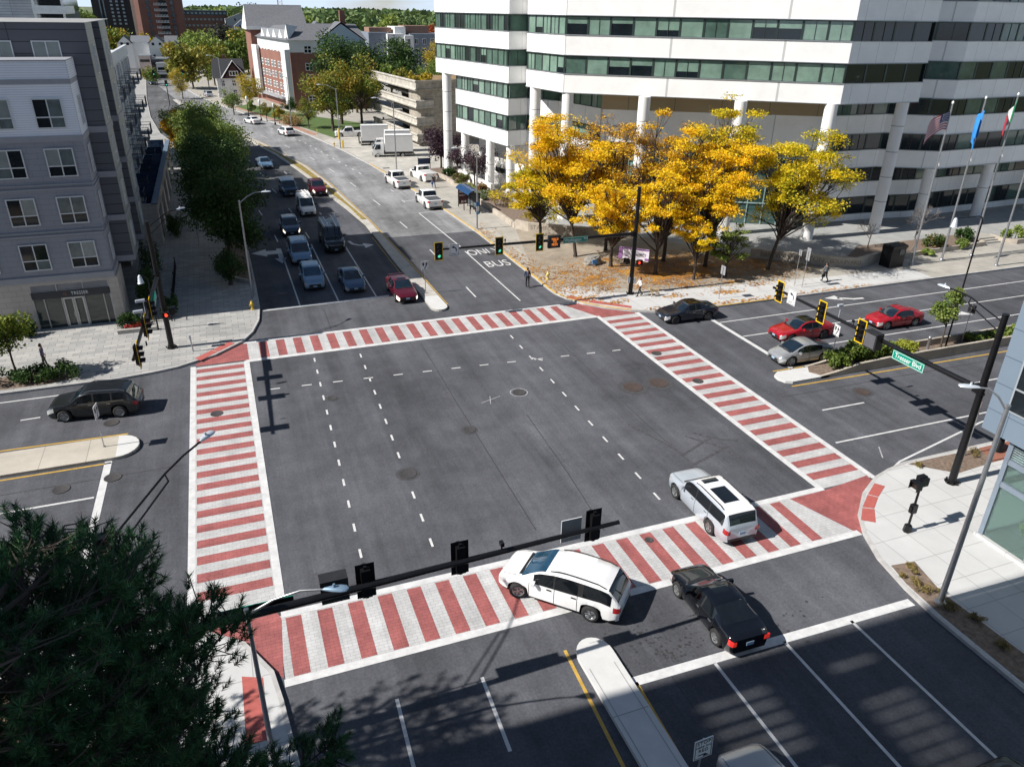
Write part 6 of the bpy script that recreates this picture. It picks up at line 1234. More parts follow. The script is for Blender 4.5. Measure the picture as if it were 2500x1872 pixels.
# ladders and racks
def ladder(label, M, ln, w, m_):
    m = MB()
    for s in (-1, 1): m.box(-ln / 2, ln / 2, s * w / 2 - .03, s * w / 2 + .03, 0, .09)
    k = int(ln / .3)
    for i in range(k): x = -ln / 2 + .15 + i * .3; m.box(x - .02, x + .02, -w / 2, w / 2, .02, .06)
    o = m.build('ladder', m_); o.matrix_world = M; tag(o, label, 'ladder')
ALUB = mat('bright aluminium', (.75, .77, .79), .4, .1, .1)
ladder('bright aluminium ladder on the right side of the black van roof', Matrix.Translation((10.0, 76.3, 2.42)) @ Matrix.Rotation(R(-91), 4, 'Z'), 4.6, .42, ALUB)
ladder('second aluminium ladder on the left side of the black van roof', Matrix.Translation((8.85, 76.2, 2.42)) @ Matrix.Rotation(R(-90), 4, 'Z'), 3.8, .4, ALUB)
ladder('short white ladder lying on the small white van roof', Matrix.Translation((8.85, 91.3, 2.2)) @ Matrix.Rotation(R(-84), 4, 'Z'), 2.8, .4, WHITE)
def rack(root, x0, x1, w, z, m_):
    m = MB()
    for s in (-1, 1): m.tube([(x0, s * w / 2, z), (x1, s * w / 2, z)], .03, 6)
    for x in np.linspace(x0, x1, 4): m.tube([(x, -w / 2, z), (x, w / 2, z)], .025, 6); m.tube([(x, -w / 2, z), (x, -w / 2, z - .25)], .02, 5); m.tube([(x, w / 2, z), (x, w / 2, z - .25)], .02, 5)
    m.build('roof_rack', m_, root)
rack(van, -2.7, .8, 1.5, 2.34, ALU); rack(tc, -2.0, .4, 1.25, 2.16, WHITE)
# ------------------------------------------------------------------ street furniture
LAMPH = mat('pale lamp housing', (.55, .60, .66), .4, .3, .05, 4)
LENS_OFF = mat('dark signal lens', (.02, .015, .012), .2, 0, .1)
LENS_G = mat('lit green lens', (.1, .8, .55), .3, emit=(.15, 1, .62, .5))
LENS_R = mat('lit red hand', (.8, .05, .02), .3, emit=(1, .07, .03, 1.4))
def faceM(pos, ang):
    """local x to the viewer's right, y up, z towards the side it faces; ang = compass angle of that side, from +y clockwise"""
    n = Vector((math.sin(ang), math.cos(ang), 0)); x = Vector((0, 0, 1)).cross(n)
    return Matrix(((x.x, 0, n.x, pos[0]), (x.y, 0, n.y, pos[1]), (0, 1, 0, pos[2]), (0, 0, 0, 1)))
def signal_head(root, pos, ang, lit=None, border=True):
    M = faceM(pos, ang)
    m = MB(); m.box(-.30, .30, -.66, .66, -.03, -.015); m.box(-.15, .15, -.52, .52, -.22, .02); m.box(-.05, .05, -.62, -.52, -.14, -.06); m.box(-.05, .05, .52, .62, -.14, -.06)
    h = xf(m, M).build('signal_head', BLACK, root)
    if border:
        m = MB(); b = .055
        m.box(-.33, .33, .64, .70, -.035, -.008); m.box(-.33, .33, -.70, -.64, -.035, -.008); m.box(-.33, -.33 + b, -.64, .64, -.034, -.009); m.box(.33 - b, .33, -.64, .64, -.034, -.009); xf(m, M).build('border', YELLOW, h)
    for k, y in enumerate((.34, 0, -.34)):
        m = MB(); m.lathe([(.13, .022), (.12, .035), (.01, .045)], 14, Matrix.Translation((0, y, 0)), False); xf(m, M).build('lens', LENS_G if lit == k else LENS_OFF, h)
        m = MB(); n = 10; v = []
        for i in range(n + 1):
            a = R(-20) + R(220) * i / n; v += [(math.cos(a) * .145, y + math.sin(a) * .145, .02), (math.cos(a) * .145, y + math.sin(a) * .145, .24)]
        m.add(v, [(2 * i, 2 * i + 2, 2 * i + 3, 2 * i + 1) for i in range(n)]); xf(m, M).build('visor', BLACK, h)
    return h
def panel(root, name, pos, ang, w, h, m, border=None, tilt=0, back=None):
    M = faceM(pos, ang) @ Matrix.Rotation(tilt, 4, 'Z')
    b = MB(); b.cur = 0; b.box(-w / 2, w / 2, -h / 2, h / 2, -.012, .012); o = xf(b, M).build(name, m, root)
    if back:
        b = MB(); b.box(-w / 2 + .005, w / 2 - .005, -h / 2 + .005, h / 2 - .005, -.018, -.0125); xf(b, M).build('sign_back', back, o)
    if border:
        b = MB(); t = .022; e = .03
        for x0, x1, y0, y1 in ((-w / 2 + e, w / 2 - e, h / 2 - e - t, h / 2 - e), (-w / 2 + e, w / 2 - e, -h / 2 + e, -h / 2 + e + t), (-w / 2 + e, -w / 2 + e + t, -h / 2 + e + t, h / 2 - e - t), (w / 2 - e - t, w / 2 - e, -h / 2 + e + t, h / 2 - e - t)): b.box(x0, x1, y0, y1, .013, .016)
        xf(b, M).build('sign_border', border, o)
    return o, M
def flat(o, M, pts, m, name='symbol', z=.0165):
    b = MB(); n = len(pts); b.add([(x, y, z) for x, y in pts], [list(range(n))]); return xf(b, M).build(name, m, o)
def strip(o, M, path, w, m, name='symbol', z=.0165):
    b = MB(); b.ribbon(path, w, z); return xf(b, M).build(name, m, o)
def left_only(root, pos, ang):
    o, M = panel(root, 'turn_sign', pos, ang, .76, .92, WHITEM, INK, back=STEEL)
    strip(o, M, [(.16, -.12), (.155, .05), (.10, .17), (-.02, .225)], .085, INK); flat(o, M, [(0, .33), (-.24, .23), (0, .12)], INK)
    text('ONLY', .19, INK, o, M @ Matrix.Translation((0, -.3, .017)), xs=1.0, space=1.1); return o
def keep_right(name, label, loc, ang, h=2.25, tilt=0, back=False, pole=STEEL):
    t = thing(name, label, 'sign', loc); m = MB(); m.tube([(0, 0, 0), (0, 0, h + .38)], .032, 6); m.tube([(0, 0, 0), (0, 0, .06)], .06, 8); m.build('post', pole, t)
    o, M = panel(t, 'sign_panel', (math.sin(ang) * .05, math.cos(ang) * .05, h), ang, .61, .76, WHITEM, INK, tilt, STEEL)
    flat(o, M, [(-.22, .25), (-.04, .25), (-.06, .02), (-.13, -.06), (-.2, .02)], INK)
    strip(o, M, [(-.02, -.3), (-.0, -.2), (.12, -.02), (.13, .1)], .085, INK); flat(o, M, [(.02, .08), (.13, .3), (.24, .08)], INK); return t
def mast(label, base, az, ln, zarm, htop, lampdir=None, lamp_ln=2.6, r0=.17):
    """pole, flange, tapering arm pointing at compass angle az"""
    t = thing('signal_mast', label, 'traffic light', (base[0], base[1], .146), 0, None)
    zarm -= .146; htop -= .146
    d = Vector((math.sin(az), math.cos(az), 0))
    m = MB(); m.tube([(0, 0, 0), (0, 0, htop)], [r0 * 1.12, r0 * .86], 18); m.tube([(0, 0, htop), (0, 0, htop + .05)], [r0 * .95, r0 * .9], 18); m.build('pole', BLACK, t, smooth=50)
    m = MB(); m.lathe([(.30, 0), (.30, .05), (.21, .06), (.2, .12)], 18)
    for k in range(8): a = k * math.pi / 4; m.lathe([(.045, .05), (.045, .15), (.02, .17)], 6, Matrix.Translation((math.cos(a) * .31, math.sin(a) * .31, 0)))
    m.build('base_flange', BLACK, t)
    m = MB(); m.tube([tuple(d * .1 + Vector((0, 0, zarm))), tuple(d * ln + Vector((0, 0, zarm + .10)))], [.145, .075], 14); m.tube([tuple(d * ln + Vector((0, 0, zarm + .1))), tuple(d * (ln + .02) + Vector((0, 0, zarm + .1)))], .085, 14); m.build('mast_arm', BLACK, t, smooth=50)
    m = MB(); m.obox((d.x * .18, d.y * .18, zarm), (.36, .36, .42), -az)
    for z in (-.22, .22): m.lathe([(.21, zarm + z - .03), (.21, zarm + z + .03)], 16)
    m.build('clamp', BLACK, t)
    if lampdir is not None:
        e = Vector((math.sin(lampdir), math.cos(lampdir), 0)); z1 = htop - .35
        up_ = [(e * .1) + Vector((0, 0, z1)), e * lamp_ln * .6 + Vector((0, 0, z1 + .55)), e * (lamp_ln * .8) + Vector((0, 0, z1 + .62)), e * lamp_ln + Vector((0, 0, z1 + .6))]
        lo = [(e * .1) + Vector((0, 0, z1 - .5)), e * lamp_ln * .62 + Vector((0, 0, z1 + .25))]
        m = MB(); m.tube([tuple(p) for p in up_], .035, 7); m.tube([tuple(p) for p in lo], .03, 7); m.tube([tuple(up_[1]), tuple(lo[1] + Vector((0, 0, .0)))], .025, 6); m.build('lamp_bracket', BLACK, t, smooth=50)
        lamp_head(t, e * (lamp_ln + .3) + Vector((0, 0, z1 + .6)), lampdir)
    return t, d, zarm
def lamp_head(t, p, ang, m_=None, l=.72, w=.3):
    e = Vector((math.sin(ang), math.cos(ang), 0)); s = Vector((e.y, -e.x, 0)); m = MB(); v = []
    st = [(-.5, .22, .02), (-.42, .35, .06), (-.1, .8, .085), (.2, 1, .075), (.42, .85, .05), (.5, .4, .02)]
    for a, b, c in st:
        for k in range(10):
            q = 2 * math.pi * k / 10; v.append(Vector(p) + e * (a * l) + s * (math.cos(q) * b * w / 2) + Vector((0, 0, (math.sin(q) if math.sin(q) > 0 else math.sin(q) * .35) * c)))
    n = len(st); m.add(v, [[i * 10 + k, i * 10 + (k + 1) % 10, (i + 1) * 10 + (k + 1) % 10, (i + 1) * 10 + k] for i in range(n - 1) for k in range(10)] + [list(range(10))[::-1], [(n - 1) * 10 + k for k in range(10)]])
    m.tube([tuple(Vector(p) - e * l * .05 + Vector((0, 0, .06))), tuple(Vector(p) - e * l * .05 + Vector((0, 0, .17)))], [.05, .035], 8)
    m.build('lamp_head', m_ or LAMPH, t, smooth=50)
def ped_head(t, pos, ang, lit=False):
    M = faceM(pos, ang); m = MB(); m.box(-.2, .2, -.2, .2, -.2, .0); m.box(-.22, .22, .2, .23, -.05, .2); m.box(-.22, -.2, -.2, .2, -.05, .18); m.box(.2, .22, -.2, .2, -.05, .18); o = xf(m, M).build('pedestrian_signal', BLACK, t)
    m = MB(); m.box(-.17, .17, -.17, .17, .001, .01); l = xf(m, M).build('lens', LENS_OFF, o)
    if lit:
        m = MB(); m.box(-.08, .07, -.12, .03, .011, .016)
        for k in range(4): m.box(-.08 + k * .04, -.055 + k * .04, .03, .13 - abs(k - 1.5) * .02, .011, .016)
        m.box(.07, .11, -.06, .0, .011, .016); xf(m, M).build('hand_symbol', LENS_R, o)
    return o
S, Nn, E_, W_ = R(180), 0, R(90), R(270)
# far mast over the avenue
t, d, za = mast('black signal mast whose arm with street name and yield sign spans the far bus lane', (31.1, 53.3), R(270.4), 16.8, 5.35, 9.1)
q = lambda x: (x - 31.1, -.0)
for x, l in ((14.35, 2), (19.15, 2), (22.5, 2)): signal_head(t, (x - 31.1, -.22, za + .05), S, l)
left_only(t, (15.55, 0, 0) and (15.55 - 31.1, -.2, za + .05), S)
o, M = panel(t, 'led_sign', (23.75 - 31.1, -.3, za - .0), S, .92, .95, DARK)
text('YIELD\nTO\nPEDS', .25, mat('orange lamps', (.8, .2, .02), .5, emit=(1, .26, .03, .9)), o, M @ Matrix.Translation((0, .0, .016)), xs=.85, space=1.1)
b = MB(); b.box(-.5, .5, -.5, .5, -.3, -.02); xf(b, M).build('led_box', DARK, o)
o, M = panel(t, 'street_name_sign', (25.6 - 31.1, -.2, za), S, 2.15, .48, GREENSIGN, WHITEM); text('Washington', .36, WHITEM, o, M @ Matrix.Translation((-.24, .0, .017)), xs=.85); text('Blvd', .2, WHITEM, o, M @ Matrix.Translation((.86, .06, .017)), xs=.85)
ped_head(t, (-.55, .1, 2.9), W_); ped_head(t, (.5, -.2, 2.75), S, True)
m = MB(); m.box(-.32, -.17, -.1, .1, 1.0, 1.5); m.box(.12, .32, -.2, -.12, 1.0, 1.4); m.build('push_button', LAMPH, t)
m = MB(); m.tube([(-11.4, 0, za + .1), (-11.4, 0, za + .4)], .03, 6); m.obox((-11.4, 0, za + .42), (.1, .1, .14)); m.build('detector', BLACK, t)
# right mast over the east leg
t, d, za = mast('black signal mast with three yellow framed signals over the right road', (32.93, 22.37), R(-.5), 15.5, 5.5, 9.35, R(0), 3.2)
for y in (37.2, 33.3, 30.1): signal_head(t, (-.2, y - 22.37, za + .05), W_)
left_only(t, (-.2, 36.0 - 22.37, za + .05), W_)
m = MB(); m.box(-.55, -.05, 6.2, 7.1, za - .5, za + .45); m.box(-.62, -.55, 6.15, 7.15, za + .4, za + .48); m.build('led_box', DARK, t)
m = MB(); m.box(-.57, -.555, 6.28, 7.02, za - .42, za + .36); m.build('led_panel', mat('unlit led panel', (.10, .10, .11), .3), t)
o, M = panel(t, 'street_name_sign', (-.22, 4.2, za - .28), W_, 2.1, .52, GREENSIGN, WHITEM); text('Tresser Blvd', .38, WHITEM, o, M @ Matrix.Translation((0, .0, .017)), xs=.9)
for y, z in ((32.1, .9), (30.9, .35)): m = MB(); m.tube([(0, y - 22.37, za), (0, y - 22.37, za + z)], .02, 6); m.obox((-.05, y - 22.37, za + z), (.35 if z > .5 else .12, .14, .12)); m.build('camera', LAMPH if z > .5 else BLACK, t)
# left mast over the west leg
t, d, za = mast('black signal mast by the glass storefront with its arm reaching over the left road', (-5.0, 53.4), R(182.2), 14.2, 5.35, 9.0, R(45), 2.6)
for y in (39.9, 43.9, 46.8): signal_head(t, (d.x / d.y * (y - 53.4) + .2, y - 53.4, za + .05), E_)
o, M = panel(t, 'street_name_sign', (.05, -4.6, za - .05), E_, 2.0, .45, GREENSIGN, WHITEM); text('Tresser Blvd', .34, WHITEM, o, M @ Matrix.Translation((0, .0, .017)), xs=.9)
for y in (-7.6, -9.4): m = MB(); m.tube([(-.3, y, za), (-.3, y, za + .9)], .02, 6); m.obox((-.45, y, za + .95), (.5, .16, .14), .2); m.build('camera', LAMPH, t)
ped_head(t, (.1, -.5, 2.6), S, True); ped_head(t, (.5, .1, 2.7), E_)
m = MB(); m.tube([(.0, -12.5, za + .1), (.0, -12.5, za + .35)], .04, 6); m.build('detector', BLACK, t)
# near mast, seen from behind
t, d, za = mast('black signal mast seen from behind, its arm running over the near crosswalk', (-4.3, 18.4), R(88.6), 15.6, 5.45, 9.2, R(33), 4.6, r0=.19)
f = lambda x: d.y / d.x * (x + 4.3)
for x in (2.4, 5.5, 10.4): signal_head(t, (x + 4.3, f(x) + .22, za + .08), Nn, None, False)
panel(t, 'turn_sign', (9.55 + 4.3, f(9.5) + .2, za + .1), Nn, .76, .92, WHITEM, INK, back=STEEL)
m = MB(); m.box(1.0 + 4.3, 1.85 + 4.3, f(1.4) + .05, f(1.4) + .5, za - .35, za + .5); m.build('led_box', DARK, t)
o, M = panel(t, 'street_name_sign', (-.9 + 4.3, f(-.9) + .22, za - .05), Nn, 2.2, .5, GREENSIGN, WHITEM, back=BLACK); text('Washington Blvd', .3, WHITEM, o, M @ Matrix.Translation((0, .0, .017)), xs=.85)
for x in (6.9,): m = MB(); m.tube([(x + 4.3, f(x), za), (x + 4.3, f(x), za + .35)], .03, 6); m.obox((x + 4.3, f(x), za + .4), (.12, .2, .14)); m.build('detector', BLACK, t)
ped_head(t, (.3, .4, 2.7), Nn)

# pedestrian signal post on the near right corner
t = thing('pedestrian_signal', 'short black post with two pedestrian signal boxes on the near right corner', 'traffic light', (27.5, 20.0, .146))
m = MB(); m.lathe([(.2, 0), (.17, .35), (.08, .4)], 6); m.build('base', BLACK, t)
m = MB(); m.tube([(0, 0, .35), (0, 0, 2.75)], .055, 10); m.build('post', BLACK, t, smooth=50)
ped_head(t, (-.22, .05, 2.55), W_); ped_head(t, (.3, .2, 2.6), Nn)
m = MB(); m.box(-.14, .14, -.1, .12, 1.05, 1.5); m.box(-.2, -.12, -.06, .08, 1.15, 1.4); m.build('push_button', BLACK, t)

# lamp posts
def lamp(label, base, h, az, arm, m_=STEEL, r=.10, z0=.15, hm=None, blue=False, straight=False):
    t = thing('lamp_post', label, 'lamp post', (base[0], base[1], z0), 0, None); h -= z0
    m = MB(); m.tube([(0, 0, 0), (0, 0, h)], [r, r * .62], 10); m.lathe([(r * 1.9, 0), (r * 1.9, .05), (r * 1.2, .1)], 10); m.tube([(0, 0, h), (0, 0, h + .08)], r * .8, 10); m.build('pole', m_, t, smooth=50)
    e = Vector((math.sin(az), math.cos(az), 0)); m = MB(); m.tube([(0, 0, h - .15), tuple(e * arm * .35 + Vector((0, 0, h + .35))), tuple(e * arm * .7 + Vector((0, 0, h + .62))), tuple(e * arm + Vector((0, 0, h + .62)))], [.045, .04, .035, .03], 7); m.build('arm', m_, t, smooth=60)
    lamp_head(t, e * (arm + .3) + Vector((0, 0, h + .62)), az, hm); return t
lamp('silver lamp post in the soil strip on the near right pavement', (25.05, 15.9), 9.2, R(-55), 1.1, r=.125)
lamp('silver lamp post at the end of the shaded left avenue kerb', (.96, 62.3), 8.0, E_, 1.8)
lamp('silver lamp post behind the bus shelter with blue and white stop signs', (25.3, 77.3), 8.1, R(-80), 2.0)
lamp('silver lamp post beside the driveway with the white trucks', (24.4, 112.8), 9.6, W_, 2.4)
lamp('silver lamp post beside the yellow bollards at the driveway edge', (19.6, 134.3), 9.6, R(-75), 2.4)
lamp('silver lamp post in front of the white bays of the brick block', (14.3, 161), 9.4, R(-65), 2.4)
lamp('silver lamp post before the white house with the dark gable', (3.4, 221), 9.6, R(-65), 2.4)
lamp('grey lamp post rising beside the pine at the near left kerb', (-1.1, 17.5), 6.5, R(105), 2.2, r=.09, hm=mat('blue grey ribbed lamp', (.18, .27, .37), .45, .3))
lamp('small silver lamp at the left forecourt under the dark trees', (-3.1, 80), 5.2, E_, 1.3, r=.06)
for (x, y, w_) in ((7.3, 180.6, 'farthest'), (9.4, 173.2, 'middle'), (11.6, 166.1, 'nearest')):
    t = thing('post_lamp', 'black post lamp with white globe on the lawn pavement, %s of three' % w_, 'lamp post', (x, y, .15), 0, 'black globe lamps along the lawn pavement')
    m = MB(); m.tube([(0, 0, 0), (0, 0, 3.3)], [.09, .06], 8); m.lathe([(.2, 0), (.16, .4), (.08, .5)], 8); m.build('pole', BLACK, t)
    m = MB(); m.lathe([(.08, 3.3), (.24, 3.6), (.22, 4.0), (.05, 4.2)], 10); m.build('globe', mat('white globe', (.75, .78, .8), .3), t, smooth=60)
def bend_lamp(label, base, h, az, arm):
    t = thing('lamp_post', label, 'lamp post', (base[0], base[1], .15)); e = Vector((math.sin(az), math.cos(az), 0))
    m = MB(); m.tube([(0, 0, 0), (0, 0, h - .4), tuple(e * .12 + Vector((0, 0, h - .1))), tuple(e * .4 + Vector((0, 0, h))), tuple(e * arm + Vector((0, 0, h)))], [.06, .05, .045, .04, .035], 8); m.build('pole', BLACK, t, smooth=60)
    m = MB(); m.lathe([(.05, .1), (.12, 0), (.2, -.45), (.24, -.5)], 12, Matrix.Translation(e * arm + Vector((0, 0, h - .05)))); m.build('lamp_shade', LAMPH, t, smooth=60)
bend_lamp('black crook lamp with white bell shade standing on the planted island', (47.4, 35.8), 9.6, W_, 2.5)
bend_lamp('black crook lamp behind the left mast by the storefront planter', (-6.0, 57.2), 4.2, W_, .5)
# free standing signs
keep_right('keep_right_sign', 'keep right sign on the left traffic island in front of the dark grey SUV', (-8.05, 40.35, .16), R(100), 2.15)
keep_right('keep_right_sign', 'keep right sign near the nose of the far median', (14.75, 59.2, .16), S, 2.3)
keep_right('keep_right_sign', 'keep right sign on the planted island tip behind the silver car', (37.0, 35.9, .3), W_ + .15, 2.5)
t = thing('stop_here_sign', 'white stop here on red sign at the near edge of the white median', 'sign', (10.75, 12.0, .16)); m = MB(); m.tube([(0, 0, 0), (0, 0, 2.6)], .035, 6); m.build('post', STEEL, t)
o, M = panel(t, 'sign_panel', (0, -.05, 2.25), S, .62, .82, WHITEM, INK, .06, STEEL)
text('STOP', .19, INK, o, M @ Matrix.Translation((0, .27, .017)), xs=.95, space=1.1); text('HERE ON', .11, INK, o, M @ Matrix.Translation((0, .10, .017)), space=1.1); text('RED', .18, INK, o, M @ Matrix.Translation((0, -.06, .017)), xs=.95, space=1.1)
strip(o, M, [(-.16, -.24), (.02, -.24), (.1, -.29)], .05, INK); flat(o, M, [(.06, -.2), (.2, -.32), (.0, -.34)], INK)
t = thing('brown_sign', 'brown guide sign on two posts in front of the corner building', 'sign', (36.4, 23.7, .15)); m = MB(); m.tube([(-.5, .45, 0), (-.5, .45, 3.3)], .035, 6); m.tube([(.35, -.5, 0), (.35, -.5, 3.3)], .035, 6); m.build('post', STEEL, t)
o, M = panel(t, 'sign_panel', (-.12, -.08, 2.9), R(-42) + 2 * math.pi, 1.25, .9, mat('brown sign sheet', (.20, .055, .02), .5), WHITEM); text('U.S.\nMINT\nMEMORIAL' if False else 'U.S.', .2, WHITEM, o, M @ Matrix.Translation((-.3, .25, .017)))
text('BOB', .17, WHITEM, o, M @ Matrix.Translation((-.2, .0, .017))) if False else None
text('MEMO', .19, WHITEM, o, M @ Matrix.Translation((-.22, -.24, .017)), xs=.9)
for lb, x, y, h, w, hh, an, g_ in [('grey sign on a post at the kerb by the small green locust', 37.6, 49.8, 2.5, .6, .75, E_, None), ('tall narrow grey sign, left of a pair on the far right pavement', 46.0, 50.6, 3.0, .35, .5, E_, None), ('tall grey double sign, right of a pair on the far right pavement', 46.35, 50.0, 3.0, .45, 1.1, E_, None), ('dark backed square sign on the planted island beside the small tree', 49.2, 36.0, 2.7, .6, .6, E_, None)]:
    t = thing('sign_post', lb, 'sign', (x, y, .15)); m = MB(); m.tube([(0, 0, 0), (0, 0, h + .3)], .03, 6); m.build('post', STEEL, t); panel(t, 'sign_panel', (.04, 0, h), an, w, hh, mat('grey sign back', (.33, .34, .36), .5, .3) if 'planted' not in lb else DARK, None)
t = thing('bus_stop_sign', 'blue and white bus stop plates fixed to the lamp post by the shelter', 'sign', (25.3, 77.2, 2.3)); o, M = panel(t, 'sign_panel', (0, -.13, .6), S, .34, .42, mat('blue sign sheet', (.03, .16, .42), .5)); o, M = panel(t, 'sign_panel', (0, -.13, .1), S, .34, .4, WHITEM); o, M = panel(t, 'sign_panel', (0, -.13, -.35), S, .34, .32, mat('light blue sign sheet', (.12, .3, .55), .5))
t = thing('estate_sign', 'dark blue board sign standing under the purple plum tree', 'sign', (28.3, 111.5, .15)); m = MB(); m.tube([(-.9, 0, 0), (-.9, 0, 1.9)], .05, 6); m.tube([(.9, 0, 0), (.9, 0, 1.9)], .05, 6); m.build('post', BLACK, t); panel(t, 'sign_panel', (0, -.05, 1.3), S, 1.9, .85, mat('navy sign', (.015, .04, .10), .5))
# hydrants, bollards, boxes
def hydrant(label, x, y, m_):
    t = thing('fire_hydrant', label, 'hydrant', (x, y, .15), .3); m = MB(); m.lathe([(.16, 0), (.16, .05), (.10, .06), (.10, .45), (.14, .46), (.14, .52), (.11, .55), (.09, .66), (.03, .72), (.03, .76)], 12); m.build('barrel', m_, t, smooth=40)
    m = MB()
    for a in (0, math.pi / 2, math.pi): m.lathe([(.065, .08), (.065, .18), (.03, .19)], 8, Matrix.Translation((0, 0, .38)) @ Matrix.Rotation(a, 4, 'Z') @ Matrix.Rotation(math.pi / 2, 4, 'Y'))
    m.build('nozzle', m_, t)
HYD = mat('hydrant yellow', (.62, .42, .05), .5, 0, .15, 6)
hydrant('pale yellow fire hydrant on the leafy pavement near the walking man', 25.9, 59.0, mat('faded hydrant yellow', (.62, .50, .16), .5, 0, .15, 6)); hydrant('yellow fire hydrant on the shaded left pavement corner', .75, 59.4, HYD); hydrant('small yellow hydrant by the driveway kerb', 18.9, 136.8, HYD)
for x, y, h, lb in [(20.9, 144.2, 1.9, 'tall thick yellow bollard in front of the white pickup'), (19.9, 134.0, 1.3, 'short yellow bollard pair member left of the driveway lamp'), (20.15, 134.6, 1.3, 'short yellow bollard pair member right beside the driveway lamp'), (18.0, 151.2, .9, 'small yellow post on the lawn edge')]:
    t = thing('bollard', lb, 'bollard', (x, y, .15)); m = MB(); m.lathe([(.16 if h > 1.5 else .08, 0), (.16 if h > 1.5 else .08, h - .08), (.06, h)], 10); m.build('post', HYD, t, smooth=50); m = MB(); m.lathe([(.2 if h > 1.5 else .12, 0), (.2 if h > 1.5 else .12, .04)], 10); m.build('base', CONC_PLAIN, t)
t = thing('bollard', 'grey steel bollard on the planted island beside the small tree', 'bollard', (45.5, 35.7, .24)); m = MB(); m.lathe([(.11, 0), (.11, .95), (.14, .98), (.1, 1.08)], 10); m.build('post', STEEL, t, smooth=50)
t = thing('newspaper_box', 'black box cabinet with a grey window at the planter end', 'box', (59.0, 52.6, .15), .05); m = MB(); m.box(-.9, .9, -.6, .6, 0, 2.1); m.obox((0, -.35, 2.0), (1.9, .7, .25), rx=.2); m.build('cabinet', BLACK, t); m = MB(); m.box(.1, .75, -.63, -.6, 1.2, 1.75); m.build('window', mat('grey cabinet window', (.10, .11, .11), .2), t)
t = thing('boulder', 'rough grey boulder with a blue plaque under the leaning locust', 'rock', (31.8, 62.0, .15), .3); g = np.random.default_rng(4)
m = MB(); vs = []; 
for i in range(6):
    for k in range(10):
        a = 2 * math.pi * k / 10; rr = math.cos(i / 6 * 1.35) ** .7; vs.append((math.cos(a) * 1.05 * rr * g.uniform(.86, 1.1), math.sin(a) * .7 * rr * g.uniform(.86, 1.1), math.sin(i / 6 * 1.5) * .8 * g.uniform(.92, 1.06)))
m.add(vs, [[i * 10 + k, i * 10 + (k + 1) % 10, (i + 1) * 10 + (k + 1) % 10, (i + 1) * 10 + k] for i in range(5) for k in range(10)] + [[50 + k for k in range(10)]]); m.build('stone', mat('rough granite', (.24, .23, .21), .9, 0, .35, 4, bump=.6), t)
m = MB(); m.obox((-.35, -.66, .4), (.55, .06, .4), -.1, -.35); m.build('plaque', mat('blue plaque', (.06, .2, .45), .4), t)
# bus shelter
t = thing('bus_shelter', 'dark bus shelter with curved blue roof and an advert panel', 'bus shelter', (27.0, 85.9, .15), R(3)); t.scale = (.92, .62, .95)
m = MB()
for x in (-.55, .75):
    for y in (-3.2, 0.1, 3.2): m.box(x - .05, x + .05, y - .05, y + .05, 0, 2.45)
m.box(-.6, .8, -3.25, -3.15, 2.3, 2.45); m.box(-.6, .8, 3.15, 3.25, 2.3, 2.45); m.build('frame', BLACK, t)
m = MB(); n = 8; v = []
for i in range(n + 1): a = R(20 + 140 * i / n); v += [(.1 - math.cos(a) * 1.05, -3.5, 2.1 + math.sin(a) * .75), (.1 - math.cos(a) * 1.05, 3.5, 2.1 + math.sin(a) * .75)]
m.add(v, [(2 * i, 2 * i + 1, 2 * i + 3, 2 * i + 2) for i in range(n)]); m.build('roof', mat('blue shelter roof', (.018, .055, .14), .25, .1), t, smooth=60)
m = MB(); m.box(-.5, .7, 3.12, 3.16, .3, 2.2); m.build('advert_panel', mat('maroon advert', (.09, .02, .025), .3, 0, .3, 2), t)
m = MB(); m.box(-.45, .3, 3.09, 3.115, 1.75, 1.95); m.box(-.45, .35, 3.09, 3.115, 1.35, 1.5); m.box(-.2, .5, 3.09, 3.115, .5, .75); m.build('advert_lettering', mat('pale advert text', (.6, .5, .5), .5), t)
m = MB(); m.box(.72, .76, -3.1, 3.1, .3, 2.2); m.build('glass_back', mat('shelter glass', (.10, .12, .13), .1), t)
m = MB(); m.box(.25, .65, -2.4, .6, .42, .47); m.box(.4, .5, -2.2, -2.1, 0, .42); m.box(.4, .5, .3, .4, 0, .42); m.build('bench', BLACK, t)
# low walls with cut letters
WALLM = mat('plaza wall concrete', (.42, .37, .31), .85, 0, .25, 1.5)
LETM = mat('cut letters', (.20, .17, .14), .8)
def low_wall(label, pts, h, th, words=()):
    t = thing('low_wall', label, 'wall', (pts[0][0], pts[0][1], .14)); o = offset(pts, th) ; m = MB(); m.prism([(p[0] - pts[0][0], p[1] - pts[0][1]) for p in pts + o[::-1]], 0, h); m.build('wall', WALLM, t)
    for wd, s, i, off, zz in words:
        a, b = Vector(pts[i]), Vector(pts[i + 1]); M = wallM((a.x - pts[0][0], a.y - pts[0][1]), (b.x - a.x, b.y - a.y), zz); text(wd, s, LETM, t, M @ Matrix.Translation(((b - a).length * off, 0, .004)), xs=1.0)
low_wall('low concrete wall lettered with the plaza name beside the far pavement', [(29.3, 76.3), (30.2, 74.6), (35.6, 70.9), (38.6, 70.6)], .95, .4, [('STAMFORD  TOWERS', .62, 1, .5, .5)])
low_wall('long low planter wall between the far pavement and the shrubs', [(27.6, 111), (29.2, 104), (29.3, 92), (29.3, 76.4)], .55, .3)
low_wall('low concrete wall lettered 888 Washington Boulevard under the locust', [(47.4, 58.9), (53.2, 54.2), (55.4, 52.9), (59.2, 54.0)], .95, .4, [('888  WASHINGTON', .66, 0, .52, .52), ('BOULEVARD', .5, 1, .5, .5)])
low_wall('low planter wall behind the flagpoles on the right', [(59.3, 54.0), (74.2, 54.9), (74.4, 57)], .45, .25)
